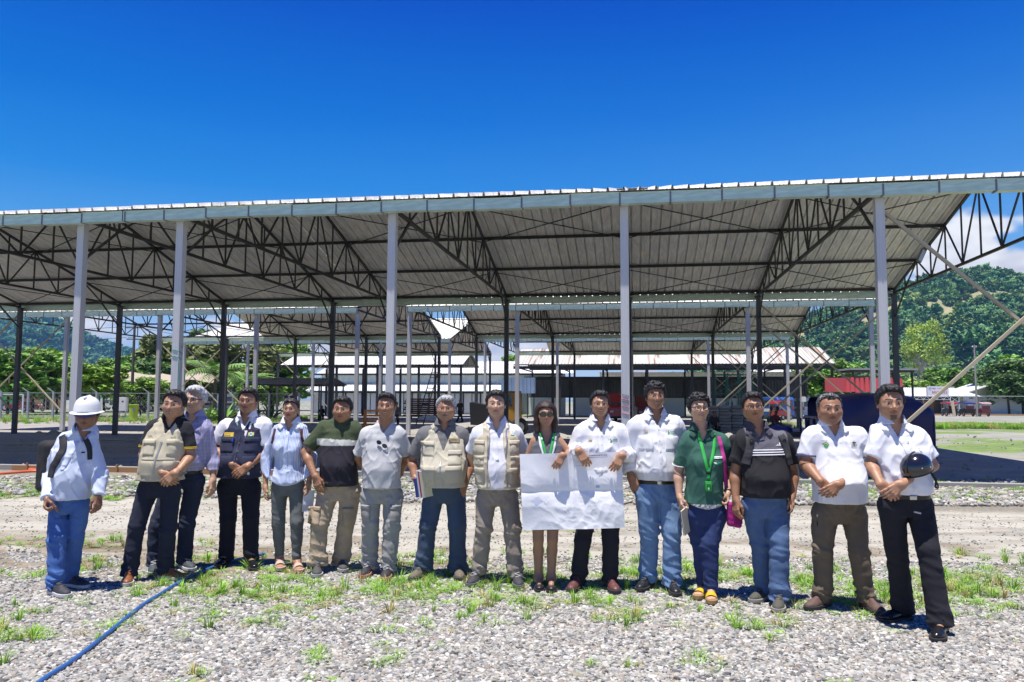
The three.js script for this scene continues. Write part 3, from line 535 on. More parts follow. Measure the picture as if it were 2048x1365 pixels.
{ // truck with a white tank body and an orange loader truck beyond the fence; green trailer
  const truck = (label, px, d, cab, bodyM, tank) => {
    const t = thing('cargo_truck', label, 'truck', [sideOf(px, d), 0, -d], 0.1, 'vehicles parked in the background');
    part('cab', shapeGeo([[1.2, 0.6], [1.2, 2.5], [2.4, 2.5], [2.75, 1.6], [2.8, 0.6]], 2.1, 0.06), cab, t); box('side_window', glass, t, [1.9, 2.0, 1.06], [0.8, 0.6, 0.02]); box('windscreen', glass, t, [2.66, 2.0, 0], [0.06, 0.75, 1.8]).rotation.z = 0.35;
    if (tank) part('cargo_box', shapeGeo([[-2.8, 0.95], [-2.8, 2.7], [1.0, 2.7], [1.0, 0.95]], 2.2, 0.1), bodyM, t); else { box('flat_bed', bodyM, t, [-0.9, 1.15, 0], [3.8, 0.5, 2.1]); for (let i = 0; i < 4; i++) box('rack_bar', M.darkSteel, t, [-0.9, 1.6 + i * 0.32, 1.05], [3.8, 0.08, 0.06]); for (let i = 0; i < 3; i++) box('rack_post', M.darkSteel, t, [-2.75 + i * 1.85, 2.0, 1.05], [0.1, 1.3, 0.08]); }
    box('chassis', M.black, t, [0, 0.75, 0], [5.4, 0.2, 0.9]); for (const x of [-2.1, -1.1, 2.0]) for (const s of [1, -1]) wheel(t, x, s * 0.95, 0.5);
  };
  truck('white box truck beyond the fence on the left', 276, 100, whiteP, whiteP, true); truck('truck with an orange bed and open rack beyond the fence', 304, 108, whiteP, orangeP, false);
  const g = thing('green_trailer', 'green covered trailer with double wheels at the left edge', 'trailer', [sideOf(10, 100), 0, -100], 0.05);
  part('body', shapeGeo([[-3.4, 0.95], [-3.4, 2.7], [1.8, 2.7], [1.8, 0.95]], 2.2, 0.08), greenP, g); box('chassis', M.strap, g, [-0.6, 0.8, 0], [5, 0.25, 1]); for (const x of [-0.2, 0.85]) for (const s of [1, -1]) wheel(g, x, s * 0.95, 0.5);
  const j = thing('parked_jeep', 'maroon open topped jeep behind the green trailer', 'jeep', [sideOf(45, 97), 0, -97], Math.PI + 0.05, 'vehicles parked in the background');
  part('body', shapeGeo([[-1.3, 0.5], [-1.3, 1.15], [0.4, 1.15], [0.5, 1.0], [1.35, 0.95], [1.4, 0.5]], 1.6, 0.05), maroon, j); for (const x of [-1.1, 0.3]) for (const s of [1, -1]) bar('roll_bar', M.white, j, [x, 1.1, s * 0.7], [x, 1.85, s * 0.65], 0.06); box('soft_top', M.black, j, [-0.4, 1.88, 0], [1.7, 0.1, 1.45]); box('windscreen', glass, j, [0.42, 1.45, 0], [0.03, 0.55, 1.3]); box('bumper', M.white, j, [1.45, 0.6, 0], [0.1, 0.15, 1.5]); for (const x of [-0.85, 0.95]) for (const s of [1, -1]) wheel(j, x, s * 0.72, 0.36);
}
{ // tarp-covered cargo trike behind the two men on the right
  const t = thing('cargo_trike', 'cargo trike under a navy tarp behind the two white shirted men', 'cargo trike', [sideOf(1722, 18.1), 0, -18.1], Math.PI - 0.16);
  const navy = new THREE.MeshPhysicalMaterial({ color: new THREE.Color().setRGB(0.014, 0.014, 0.085), roughness: 0.5, sheen: 0.3, side: THREE.DoubleSide });
  const N = 40, K = 26, pos = [], idx = [], uv = [];
  for (let i = 0; i <= N; i++) for (let k = 0; k <= K; k++) {
    const x = mix(-1.32, 1.05, i / N), a = k / K, w = 0.74, H = 1.72 + 0.10 * Math.sin(Math.PI * (i / N)) - 0.22 * Math.pow(Math.max(0, 0.28 - i / N) / 0.28, 2);
    let y, z; if (a < 0.32) { y = mix(0.45, H - 0.3, a / 0.32); z = w; } else if (a > 0.68) { y = mix(H - 0.3, 0.45, (a - 0.68) / 0.32); z = -w; } else { const b = (a - 0.32) / 0.36 * Math.PI; y = H - 0.3 + 0.3 * Math.pow(Math.sin(b), 0.6); z = w * Math.sign(Math.cos(b)) * Math.pow(Math.abs(Math.cos(b)), 0.75); }
    const f = 0.07 * noise(x * 2.2, y * 3, z * 2) - 0.03 * Math.exp(-Math.abs(noise(x * 3 + y, y * 1.5 - x, z)) * 12) + 0.03 * Math.sin(x * 9 + y * 4 + 2 * noise(x, y, 3)) * smooth(1.75, 1.0, y) + 0.025 * Math.sin((x + 0.25) * 7.4);
    pos.push(x - (i === 0 ? 0.0 : 0), y + f * 0.4, z + Math.sign(z) * f); uv.push(i / N, a);
    if (i < N && k < K) { const b = i * (K + 1) + k; idx.push(b, b + K + 1, b + 1, b + 1, b + K + 1, b + K + 2); }
  }
  const g = new THREE.BufferGeometry(); g.setAttribute('position', new THREE.Float32BufferAttribute(pos, 3)); g.setAttribute('uv', new THREE.Float32BufferAttribute(uv, 2)); g.setIndex(idx); g.computeVertexNormals(); part('tarp', g, navy, t);
  part('tarp_back', shapeGeo([[-0.72, 0.45], [-0.72, 1.3], [-0.5, 1.48], [0, 1.54], [0.5, 1.48], [0.72, 1.3], [0.72, 0.45]], 0.03, 0.005).rotateY(Math.PI / 2).translate(-1.3, 0, 0), navy, t);
  box('cargo_bed', navyP, t, [-0.15, 0.5, 0], [2.4, 0.3, 1.4]); for (const s of [1, -1]) { wheel(t, -0.75, s * 0.68, 0.3); bar('frame_post', navyP, t, [1.1, 0.5, s * 0.6], [1.12, 1.25, s * 0.6], 0.06); bar('frame_post', navyP, t, [1.25, 0.5, s * 0.6], [1.25, 1.22, s * 0.6], 0.05); } bar('frame_rail', navyP, t, [1.12, 1.25, 0.6], [1.12, 1.25, -0.6], 0.05);
  box('saddle', M.black, t, [1.35, 0.85, 0], [0.6, 0.12, 0.28]); part('fuel_tank', new THREE.SphereGeometry(0.26, 18, 12).scale(1.25, 0.75, 0.75).translate(1.86, 0.92, 0), navyP, t); part('engine', new THREE.CylinderGeometry(0.15, 0.18, 0.42, 12).rotateZ(0.4).translate(1.75, 0.52, 0), M.strap, t);
  wheel(t, 2.45, 0, 0.31); part('front_mudguard', new THREE.TorusGeometry(0.36, 0.07, 8, 18, 2.3).rotateZ(0.4).translate(2.45, 0.31, 0), navyP, t); for (const s of [1, -1]) { bar('fork', galv, t, [2.45, 0.31, s * 0.09], [2.12, 1.12, s * 0.09], 0.05); bar('mirror_stem', M.black, t, [2.0, 1.16, s * 0.3], [1.95, 1.42, s * 0.4], 0.018); const mi = part('mirror', new THREE.SphereGeometry(0.085, 12, 8).scale(0.4, 0.7, 1.1), M.black, t); mi.position.set(1.95, 1.45, s * 0.42); const gr = bar('grip', M.rubber, t, [1.96, 1.13, s * 0.22], [1.86, 1.1, s * 0.44], 0.045); }
  bar('handlebar', M.black, t, [1.98, 1.14, 0.3], [1.98, 1.14, -0.3], 0.035); part('headlight', new THREE.SphereGeometry(0.11, 14, 10).translate(2.2, 1.02, 0), M.white, t); part('instrument', new THREE.CylinderGeometry(0.06, 0.07, 0.08, 12).translate(2.06, 1.17, 0), M.black, t);
}
{ // red pleated awning behind the trike, dark flat roof behind it
  const t = thing('red_stall_awning', 'red pleated stall awning behind the navy tarp', 'awning', [sideOf(1730, 46), 0, -46], 0.05);
  const rm = new THREE.MeshStandardMaterial({ color: new THREE.Color().setRGB(0.62, 0.09, 0.11), roughness: 0.65, side: THREE.DoubleSide });
  box('flat_panel', rm, t, [-1.8, 2.62, 0], [1.25, 0.82, 0.05]);
  for (let i = 0; i < 12; i++) { const g = part('pleat', new THREE.CylinderGeometry(0.10, 0.17, 0.85, 10, 1, false), rm, t); g.position.set(-1.06 + i * 0.29, 2.62 + 0.03 * Math.sin(i * 2.1), 0.02 * Math.cos(i * 3)); }
  for (const x of [-2.3, -0.6, 1.0, 2.3]) bar('post', M.truss, t, [x, 0, -0.2], [x, 2.6, -0.2], 0.08); box('top_beam', M.truss, t, [0, 3.0, -0.2], [4.9, 0.08, 0.1]);
  const d = thing('flat_roof_shelter', 'flat dark roofed shelter on thin posts above the red awning', 'shelter', [sideOf(1752, 66), 0, -66], 0.03);
  box('roof', mat([0.35, 0.35, 0.36]), d, [0, 4.35, 0], [5.6, 0.14, 3]); box('soffit', M.truss, d, [0, 4.2, 0], [5.2, 0.14, 2.6]); for (const x of [-2.5, -0.8, 0.9, 2.5]) bar('post', M.truss, d, [x, 0, 1.1], [x, 4.15, 1.1], 0.12); box('wall_panel', mat([0.16, 0.15, 0.15]), d, [-0.3, 3.5, -1.1], [4.4, 0.8, 0.06]);
}
// ================================================================ OLDER BUILDINGS BEHIND THE CANOPIES
const corr = (base, seed, tint = [1, 1, 1], rust = 0) => {
  const t = dataTexture(256, (u, v) => { const c = base + 0.10 * tile(u, v, 5, seed, 4) + 0.05 * tile(u, v * 0.2, 40, seed + 2, 3), r = rust * smooth(0.05, 0.3, tile(u, v * 0.35, 9, seed + 5, 4) + 0.05); return [mix(c * tint[0], 0.50, r), mix(c * tint[1], 0.33, r), mix(c * tint[2], 0.22, r)]; });
  t.repeat.set(0.4, 0.25); return new THREE.MeshStandardMaterial({ map: t, roughness: 0.6, metalness: 0.15 });
};
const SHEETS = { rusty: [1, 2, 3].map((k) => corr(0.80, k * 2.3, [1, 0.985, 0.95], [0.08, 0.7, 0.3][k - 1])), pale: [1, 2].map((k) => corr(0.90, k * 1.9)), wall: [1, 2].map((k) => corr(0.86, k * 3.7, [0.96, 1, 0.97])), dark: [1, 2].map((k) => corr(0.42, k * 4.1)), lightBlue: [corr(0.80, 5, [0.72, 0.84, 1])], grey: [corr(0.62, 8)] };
const W1 = sheetGeo(1, 1);           // unit sheet: 1 wide, 1 long, scaled in place
function slopeOfSheets(parent, mats, x0, x1, zLow, yLow, zHigh, yHigh, name = 'roof_sheet') {   // sheets run from the eave (zLow) up to the ridge (zHigh)
  const n = Math.max(1, Math.round(Math.abs(x1 - x0))), w = (x1 - x0) / n, dz = zLow - zHigh, dy = yHigh - yLow, len = Math.hypot(dz, dy), dir = Math.sign(dz);
  for (let i = 0; i < n; i++) { const m = part(name, W1, mats[(i * 5 + (i >> 2)) % mats.length], parent); m.rotation.order = 'YXZ'; m.scale.set(w, 1, len); m.position.set(x0 + (i + 0.5) * w, yLow, zLow); m.rotation.set(Math.atan2(dy, Math.abs(dz)), dir > 0 ? 0 : Math.PI, 0); }
}
function wallOfSheets(parent, mats, x0, x1, z, y0, y1, name = 'wall_sheet') {
  const n = Math.max(1, Math.round(x1 - x0)), w = (x1 - x0) / n;
  for (let i = 0; i < n; i++) { const m = part(name, W1, mats[(i * 3 + (i >> 1)) % mats.length], parent); m.scale.set(w, 1, y1 - y0); m.rotation.x = Math.PI / 2; m.position.set(x0 + (i + 0.5) * w, y0, z); }
}
{ // rusty-roofed market hall
  const d = 82, cx = sideOf(1330, d), t = thing('market_hall', 'old open market hall with a rust streaked sheet roof', 'market hall', [cx, 0, -d], -PHI);
  const x0 = -15.2, x1 = 15.5;
  slopeOfSheets(t, SHEETS.rusty, x0, x1, 6.4, 5.25, 0, 7.2); slopeOfSheets(t, SHEETS.rusty, x0, x1, -6.4, 5.25, 0, 7.2);
  for (const z of [6.1, 3, 0.1, -3, -6.1]) box('purlin', M.darkSteel, t, [0.1, 7.2 - Math.abs(z) * 0.305 - 0.12, z], [x1 - x0 - 0.2, 0.14, 0.1]);
  box('front_beam', M.darkSteel, t, [0.1, 4.95, 5.9], [x1 - x0 - 0.1, 0.3, 0.14]); box('middle_beam', M.darkSteel, t, [0.1, 4.1, -2], [x1 - x0 - 0.1, 0.35, 0.14]);
  for (let i = 0; i < 8; i++) { const x = x0 + 0.4 + i * 4.3; for (const z of [5.9, -5.9]) box('column', M.darkSteel, t, [x, 2.45, z], [0.2, 4.9, 0.2]); bar('tie_beam', M.darkSteel, t, [x, 4.95, 5.9], [x, 4.95, -5.9], 0.12); bar('rafter', M.darkSteel, t, [x, 5.05, 6], [x, 6.95, 0], 0.12); bar('rafter', M.darkSteel, t, [x, 5.05, -6], [x, 6.95, 0], 0.12); }
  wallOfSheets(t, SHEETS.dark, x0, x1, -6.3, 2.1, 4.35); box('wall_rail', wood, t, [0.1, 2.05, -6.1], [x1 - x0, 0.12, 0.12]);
  for (let i = 0; i < 12; i++) box('partition_board', [M.white, mat([0.5, 0.5, 0.5]), M.white][i % 3], t, [x0 + 1.3 + i * 2.5, 1.0, -4.8], [i % 3 === 1 ? 1.0 : 2.3, 2.0, 0.06]);
  slopeOfSheets(t, SHEETS.pale, x0 + 8, x1, -13, 3.9, -9, 5.0); box('rear_rail', M.darkSteel, t, [4, 4.2, -9], [22, 0.1, 0.1]);
}
{ // white sheds on the left: upper wall and roof, lean-to roof, panelled lower wall
  const d = 96, cx = sideOf(838, d), t = thing('white_shed', 'long white sheet metal shed with a lower lean-to roof', 'shed', [cx, 0, -d], -PHI), x0 = -12.6, x1 = 13;
  slopeOfSheets(t, SHEETS.pale, x0 - 0.3, x1 + 6, 0.8, 4.9, -5, 6.6); wallOfSheets(t, SHEETS.wall, x0, x1 + 5, 0, 3.5, 4.85); box('wall_plate', M.darkSteel, t, [2, 4.82, 0.35], [x1 - x0 + 6, 0.22, 0.3]);
  slopeOfSheets(t, SHEETS.pale, x0 - 0.6, x1 - 0.2, 3.4, 2.75, 0.1, 3.6, 'lean_to_sheet'); box('lean_to_beam', M.darkSteel, t, [0, 2.6, 3.1], [x1 - x0 - 0.3, 0.2, 0.12]);
  for (let i = 0; i < 24; i++) box('wall_panel', [M.white, mat([0.58, 0.64, 0.72]), M.white, mat([0.66, 0.70, 0.74])][i % 4], t, [x0 + 0.6 + i * 1.04, 1.25, 2.6], [0.92, 2.4, 0.05]);
  for (let i = 0; i < 13; i++) box('wall_post', M.black, t, [x0 + 0.08 + i * 2.08, 1.3, 2.66], [0.14, 2.6, 0.12]);
  wallOfSheets(t, SHEETS.wall, x0, x1 + 5, -0.4, 0, 2.7);
}
{ // older gabled canopy in front of the sheds
  const d = 79, cx = sideOf(770, d), t = thing('old_gabled_roof', 'older grey gabled roof on dark posts before the white shed', 'canopy', [cx, 0, -d], -PHI), x0 = -10, x1 = 10;
  slopeOfSheets(t, SHEETS.pale, x0, x1 - 1.4, 2.6, 5.1, -1.6, 6.5); slopeOfSheets(t, SHEETS.grey, x0, x1 - 1.4, -5.8, 5.1, -1.6, 6.5);
  for (let i = 0; i < 5; i++) { const x = x0 + 1.6 + i * 4.2; for (const z of [2.3, -5.4]) box('column', M.darkSteel, t, [x, 2.5, z], [0.2, 5, 0.2]); bar('rafter', M.darkSteel, t, [x, 5.05, 2.4], [x, 6.35, -1.6], 0.1); bar('rafter', M.darkSteel, t, [x, 5.05, -5.6], [x, 6.35, -1.6], 0.1); bar('tie', M.darkSteel, t, [x, 4.95, 2.3], [x, 5.4, -5.4], 0.08); const w = []; for (let k = 0; k < 4; k++) w.push(barGeo([x, 4.95, 2.3 - k * 1.0], [x, 5.2 + k * 0.32, 1.8 - k * 1.0], 0.06)); part('web_bars', merge(w), M.darkSteel, t).userData.kind = 'stuff'; }
  box('eave_beam', M.darkSteel, t, [-0.7, 4.95, 2.3], [x1 - x0 - 1.4, 0.18, 0.12]);
}
{ // light blue wall panel, lean-to shelter
  const p = thing('blue_panel_wall', 'light blue sheet panel on dark posts right of the white shed', 'panel', [sideOf(1036, 72), 0, -72], -0.25);
  wallOfSheets(p, SHEETS.lightBlue, -1.6, 1.6, 0, 2.3, 3.75, 'panel_sheet'); for (let i = 0; i < 6; i++) bar('post', M.darkSteel, p, [-1.5 + i * 0.6, 0, -0.1], [-1.5 + i * 0.6, 2.6, -0.1], 0.09);
  const d = 60, s = thing('lean_to_shelter', 'low grey sheet roofed shelter on thin black posts left of the shed', 'shelter', [sideOf(590, d), 0, -d], -PHI);
  slopeOfSheets(s, SHEETS.grey, -3.2, 3.3, 2.2, 2.75, -0.2, 3.25); slopeOfSheets(s, SHEETS.grey, -3.2, 3.3, -2.6, 2.75, -0.2, 3.25); for (const x of [-3, -1, 1, 3]) for (const z of [2, -2.4]) bar('post', M.black, s, [x, 0, z], [x, 2.75, z], 0.09); for (const z of [2, -0.2, -2.4]) box('beam', M.black, s, [0, 2.72 + (z === -0.2 ? 0.42 : 0), z], [6.3, 0.08, 0.08]);
}
{ // furniture shop and gabled white building on the right
  const d = 108, t = thing('furniture_shop', 'low open fronted shop with a sheet roof below the furniture sign', 'shop', [sideOf(1872, d), 0, -d], 0.04);
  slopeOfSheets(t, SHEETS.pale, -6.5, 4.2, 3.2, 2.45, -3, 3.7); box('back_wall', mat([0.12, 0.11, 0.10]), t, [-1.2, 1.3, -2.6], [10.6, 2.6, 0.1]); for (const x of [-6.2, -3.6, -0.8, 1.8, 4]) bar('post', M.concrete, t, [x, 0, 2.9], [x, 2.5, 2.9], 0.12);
  for (let i = 0; i < 5; i++) box('stored_door', [wood, mat([0.25, 0.13, 0.06])][i % 2], t, [-3.2 + i * 0.55, 0.95, 1.6 - i * 0.1], [0.5, 1.9, 0.08]);
  box('wardrobe', mat([0.30, 0.30, 0.31]), t, [1.6, 0.95, 1.5], [3, 1.9, 0.6]);
  const s = thing('shop_sign', 'white shop sign reading MUEBLES in red capital letters', 'sign', [sideOf(1874, 103), 2.55, -103], 0.04);
  const tex = canvasTexture(512, 220, (c, w, h) => { c.fillStyle = '#e9e9ee'; c.fillRect(0, 0, w, h); c.strokeStyle = '#3b4f74'; c.lineWidth = 7; c.beginPath(); c.arc(62, 62, 34, 0, 7); c.stroke(); c.fillStyle = '#5b6d90'; c.beginPath(); c.arc(62, 58, 16, 0, 7); c.fill(); c.fillStyle = '#15161c'; c.font = 'bold 52px sans-serif'; c.fillText('MG', 120, 72); c.fillStyle = '#c9a0a8'; c.fillRect(232, 46, 140, 16); c.fillStyle = '#15161c'; c.fillRect(388, 36, 62, 28); c.fillStyle = '#c4173b'; c.font = 'bold 88px sans-serif'; c.fillText('MUEBLES', 104, 178, 388); });
  box('sign_board', M.white, s, [0, 0.6, 0], [2.85, 1.25, 0.1]); const f = part('sign_face', new THREE.PlaneGeometry(2.75, 1.17), new THREE.MeshStandardMaterial({ map: tex, roughness: 0.5 }), s); f.position.set(0, 0.6, 0.054); for (const x of [-1.44, 1.44]) bar('sign_post', M.truss, s, [x, -2.5, -0.02], [x, 1.3, -0.02], 0.06);
  const g = thing('gabled_building', 'white walled building with a low gabled roof at the right edge', 'building', [sideOf(1982, 112), 0, -112], 0.03);
  box('lower_wall', new THREE.MeshStandardMaterial({ map: dataTexture(256, (u, v) => { const n = tile(u, v, 6, 3, 5), st = smooth(0.08, 0.3, tile(u, v, 14, 6, 4)) * smooth(0.45, 0.1, v); const c = 0.84 + 0.05 * n - 0.16 * st; return [c, c, c * 1.01]; }), roughness: 0.9 }), g, [0, 1.25, 0], [8.4, 2.5, 0.2]);
  const gt = canvasTexture(512, 128, (c, w, h) => { c.fillStyle = '#aab59c'; c.fillRect(0, 0, w, h); c.fillStyle = '#8b9a86'; c.font = '40px sans-serif'; c.fillText('MUNICIPALIDAD P', 20, 84); });
  const gab = new THREE.Shape([[-4.6, 2.5], [-4.6, 2.75], [0, 4.15], [4.6, 2.75], [4.6, 2.5]].map(([a, b]) => new THREE.Vector2(a, b))); part('gable_wall', new THREE.ExtrudeGeometry(gab, { depth: 0.16, bevelEnabled: false }).translate(0, 0, -0.1), mat([0.42, 0.46, 0.36]), g); const lf = part('lettering', new THREE.PlaneGeometry(3.6, 0.55), new THREE.MeshStandardMaterial({ map: gt, roughness: 0.9 }), g); lf.position.set(-1.9, 2.98, 0.075);
  for (const s2 of [1, -1]) { const r = box('roof_slab', SHEETS.pale[0], g, [s2 * 2.7, 3.52, -2], [5.9, 0.14, 6]); r.rotation.z = -s2 * 0.295; } box('gable_opening', M.black, g, [0.9, 3.45, 0.085], [1.5, 0.5, 0.03]); box('doorway', M.black, g, [4.75, 1.2, 0.02], [1.1, 2.4, 0.1]);
  for (const [x, w] of [[-3.1, 0.6], [-2.2, 0.4], [1.8, 0.7], [3.1, 0.5]]) box('vent', M.black, g, [x, 2.28, 0.106], [w, 0.14, 0.02]);
  const k = structure('red_kerb', boxGeo([0, 0.08, 0], [60, 0.18, 0.5]), mat([0.50, 0.24, 0.16])); k.position.set(sideOf(2040, 101), 0, -101);
  const tr = thing('lattice_gate', 'white lattice truss gateway in front of the furniture shop', 'gateway', [sideOf(1868, 99), 0, -99], 0.03);
  for (const y of [2.0, 2.4]) bar('chord', M.white, tr, [-3.2, y, 0], [2.0, y, 0], 0.06); for (let i = 0; i < 12; i++) bar('lattice_bar', M.white, tr, [-3.2 + i * 0.43, i % 2 ? 2.4 : 2.0, 0], [-2.77 + i * 0.43, i % 2 ? 2.0 : 2.4, 0], 0.04);
  for (const x of [2.0, 3.1]) bar('tower_leg', M.white, tr, [x, 0, 0], [x, 2.5, 0], 0.07); for (let i = 0; i < 3; i++) { bar('lattice_bar', M.white, tr, [2.0, i * 0.8, 0], [3.1, 0.8 + i * 0.8, 0], 0.04); bar('lattice_bar', M.white, tr, [3.1, i * 0.8, 0.02], [2.0, 0.8 + i * 0.8, 0.02], 0.04); } bar('post', M.white, tr, [-3.2, 0, 0], [-3.2, 2.4, 0], 0.07); bar('long_rail', M.white, tr, [2.0, 2.46, 0.05], [14, 2.46, 0.05], 0.06);
  const o = thing('ochre_house', 'ochre walled house with a flat roof behind the left trees', 'house', [sideOf(84, 118), 0, -118], 0.1); box('wall', mat([0.55, 0.38, 0.17]), o, [0, 1.5, 0], [6, 3, 3]); box('roof', mat([0.5, 0.5, 0.52]), o, [0, 3.1, 0], [7, 0.18, 4]); box('door', M.black, o, [1.6, 1.0, 1.52], [0.9, 2, 0.05]); box('window', M.black, o, [-1, 1.7, 1.52], [1, 0.9, 0.05]);
  const w = thing('water_tank', 'white water tank on a stand above the ochre house', 'tank', [sideOf(93, 116.5), 0, -116.5]); part('drum', new THREE.LatheGeometry([[0.01, 3.3], [0.5, 3.3], [0.52, 4.1], [0.4, 4.35], [0.12, 4.45], [0.12, 4.55], [0.01, 4.55]].map(([a, b]) => new THREE.Vector2(a, b)), 16), M.white, w); for (const [x, z] of [[-0.4, -0.4], [0.4, -0.4], [-0.4, 0.4], [0.4, 0.4]]) bar('stand_leg', M.concrete, w, [x, 0, z], [x, 3.3, z], 0.1);
  const h = thing('brick_block', 'unfinished brick and concrete house behind the vans', 'house', [sideOf(1560, 120), 0, -120], -0.05); box('wall', mat([0.34, 0.20, 0.16]), h, [0, 4.4, 0], [9, 2.4, 4]); box('lower_wall', mat([0.30, 0.30, 0.29]), h, [0, 1.6, 0], [9, 3.2, 4]); box('slab', M.concrete, h, [0, 5.75, 0], [9.6, 0.25, 4.6]); for (const x of [-3, -0.6, 1.8, 3.6]) box('window', M.black, h, [x, 4.6, 2.02], [1.2, 1.1, 0.06]); slopeOfSheets(h, SHEETS.pale, -5, 5, 3, 6.1, -3, 7.6);
}
// ================================================================ BUILDING SITE THINGS UNDER THE CANOPIES
{
  const t = thing('wooden_ladder', 'tall wooden ladder leaning on a post under the third canopy', 'ladder', [sideOf(851, 50), 0, -50], -0.2);
  for (const s of [-1, 1]) bar('rail', wood, t, [s * 0.24 - 0.35, 0.03, 0], [s * 0.2 + 0.62, 4.1, -0.7], 0.07, 0.05); for (let i = 1; i < 12; i++) { const k = i / 12; bar('rung', wood, t, [mix(-0.35, 0.62, k) - 0.23, 4.1 * k, -0.7 * k], [mix(-0.35, 0.62, k) + 0.23, 4.1 * k, -0.7 * k], 0.04); }
  const b = thing('orange_trestle', 'orange painted wooden trestle stack left of the grey shirted man', 'trestle', [sideOf(748, 40), 0, -40], 0.2), om = mat([0.62, 0.22, 0.05], 0.6);
  for (let i = 0; i < 4; i++) { box('plank', om, b, [0, 0.35 + i * 0.24, 0.02 * i], [1.2 - i * 0.1, 0.09, 0.3]); for (const s of [-1, 1]) box('block', om, b, [s * 0.4, 0.24 + i * 0.24, 0], [0.12, 0.13, 0.26]); }
  const st = thing('timber_stack', 'stack of dark reddish boards under the far canopy', 'timber', [sideOf(845, 66), 0, -66], -PHI), tm = [mat([0.10, 0.035, 0.02], 0.7), mat([0.14, 0.05, 0.03], 0.7)];
  for (let i = 0; i < 9; i++) for (let k = 0; k < 2; k++) box('board', tm[(i + k) % 2], st, [0.06 * ((i * 7) % 3), 0.35 + i * 0.17, -0.35 + k * 0.55], [3.0 - 0.1 * (i % 3), 0.13, 0.5]);
  for (const x of [-1.1, 1.1]) box('bearer', wood, st, [x, 0.14, -0.1], [0.15, 0.26, 1.1]);
  const sc = thing('green_scaffold', 'green steel scaffold frame at the right of the market hall', 'scaffold', [sideOf(1470, 58), 0, -58], -PHI), gm = mat([0.02, 0.16, 0.11], 0.5);
  for (const x of [-1.5, -0.6, 0.3, 1.2]) for (const z of [0.6, -0.6]) bar('standard', gm, sc, [x, 0, z], [x, 3.7, z], 0.09); for (const y of [0.4, 2.2, 3.6]) for (const z of [0.6, -0.6]) bar('ledger', gm, sc, [-1.7, y, z], [1.4, y, z], 0.07); bar('brace', gm, sc, [-1.5, 2.2, 0.6], [1.2, 3.6, 0.6], 0.05);
  // cement sacks: pillow shapes in piles, each one its own thing
  const sack = new THREE.SphereGeometry(0.5, 16, 10); { const p = sack.attributes.position; for (let i = 0; i < p.count; i++) { const s = (v, e) => Math.sign(v) * Math.pow(Math.abs(v) * 2, e) / 2; p.setXYZ(i, s(p.getX(i), 0.45) * 0.62, s(p.getY(i), 0.7) * 0.17 * (1 + 0.15 * noise(p.getX(i) * 6, 1, p.getZ(i) * 6)), s(p.getZ(i), 0.5) * 0.42); } sack.computeVertexNormals(); }
  const sm = [mat([0.30, 0.29, 0.27], 0.9), mat([0.24, 0.235, 0.225], 0.9), mat([0.27, 0.25, 0.22], 0.9)];
  for (let c = 0; c < 5; c++) for (let r = 0; r < 9; r++) { const q = part('cement_sack', sack, sm[(c + r * 2) % 3]), px = 1398 + c * 24.5; q.position.set(sideOf(px, 38) + 0.02 * ((r * 7 + c) % 3), 0.115 + r * 0.152, -38 - 0.03 * ((r * 5) % 3)); q.rotation.y = -PHI + 0.06 * (((r * 3 + c) % 5) - 2); tag(q, 'grey cement sack, ' + ['bottom', 'second', 'third', 'fourth', 'fifth', 'sixth', 'seventh', 'eighth', 'top'][r] + ' of the ' + ['leftmost', 'second', 'middle', 'fourth', 'rightmost'][c] + ' pile', 'sack', 'piled cement sacks'); }
  const lo = thing('compact_loader', 'compact yellow loader with a black bucket behind the open vested man', 'loader', [sideOf(1012, 36), 0, -36], 0), ye = mat([0.42, 0.22, 0.03], 0.5);
  part('body', shapeGeo([[-0.3, 0.45], [-0.35, 1.25], [0.05, 1.95], [0.62, 1.95], [0.72, 0.45]], 1.3, 0.05), ye, lo); part('bucket', shapeGeo([[-1.55, 0.55], [-1.6, 1.5], [-1.5, 1.52], [-0.85, 1.4], [-0.7, 0.75], [-0.95, 0.5]], 1.5, 0.03), M.black, lo); for (const s of [1, -1]) { bar('arm', ye, lo, [0.55, 1.7, s * 0.6], [-0.8, 1.0, s * 0.6], 0.14); wheel(lo, -0.05, s * 0.62, 0.42); wheel(lo, 0.62, s * 0.62, 0.42); } box('cab_roof', M.black, lo, [0.25, 2.0, 0], [0.9, 0.08, 1.2]); box('cab_window', glass, lo, [0.05, 1.6, 0.662], [0.5, 0.5, 0.02]);
  const pk = thing('plastic_bundle', 'white plastic bundle lying under the ladder', 'bundle', [sideOf(858, 62), 0, -62]); const pg = new THREE.IcosahedronGeometry(0.5, 4), pp = pg.attributes.position; for (let i = 0; i < pp.count; i++) { const n = 1 + 0.3 * noise(pp.getX(i) * 5, pp.getY(i) * 5, pp.getZ(i) * 5); pp.setXYZ(i, pp.getX(i) * 1.7 * n, Math.max(-0.02, pp.getY(i) * 0.9 * n) , pp.getZ(i) * n); } pg.computeVertexNormals(); part('wrap', pg, mat([0.6, 0.63, 0.68], 0.4), pk);
  const rnd = rngOf(91); // loose boards and planks on the floor
  const spots = [[150, 34, 1.6, 'near the hard hat man'], [230, 30, 2.4, 'behind the beige vested man'], [80, 27, 1.9, 'left of the backpack'], [1175, 30, 2.2, 'behind the plan holders'], [1330, 27, 1.7, 'behind the tall curly haired man'], [700, 27, 2.6, 'behind the men in t-shirts'], [870, 24, 2.0, 'behind the folder man'], [1130, 22, 1.5, 'left of the middle steel post'], [560, 25, 2.1, 'behind the striped blouse']];
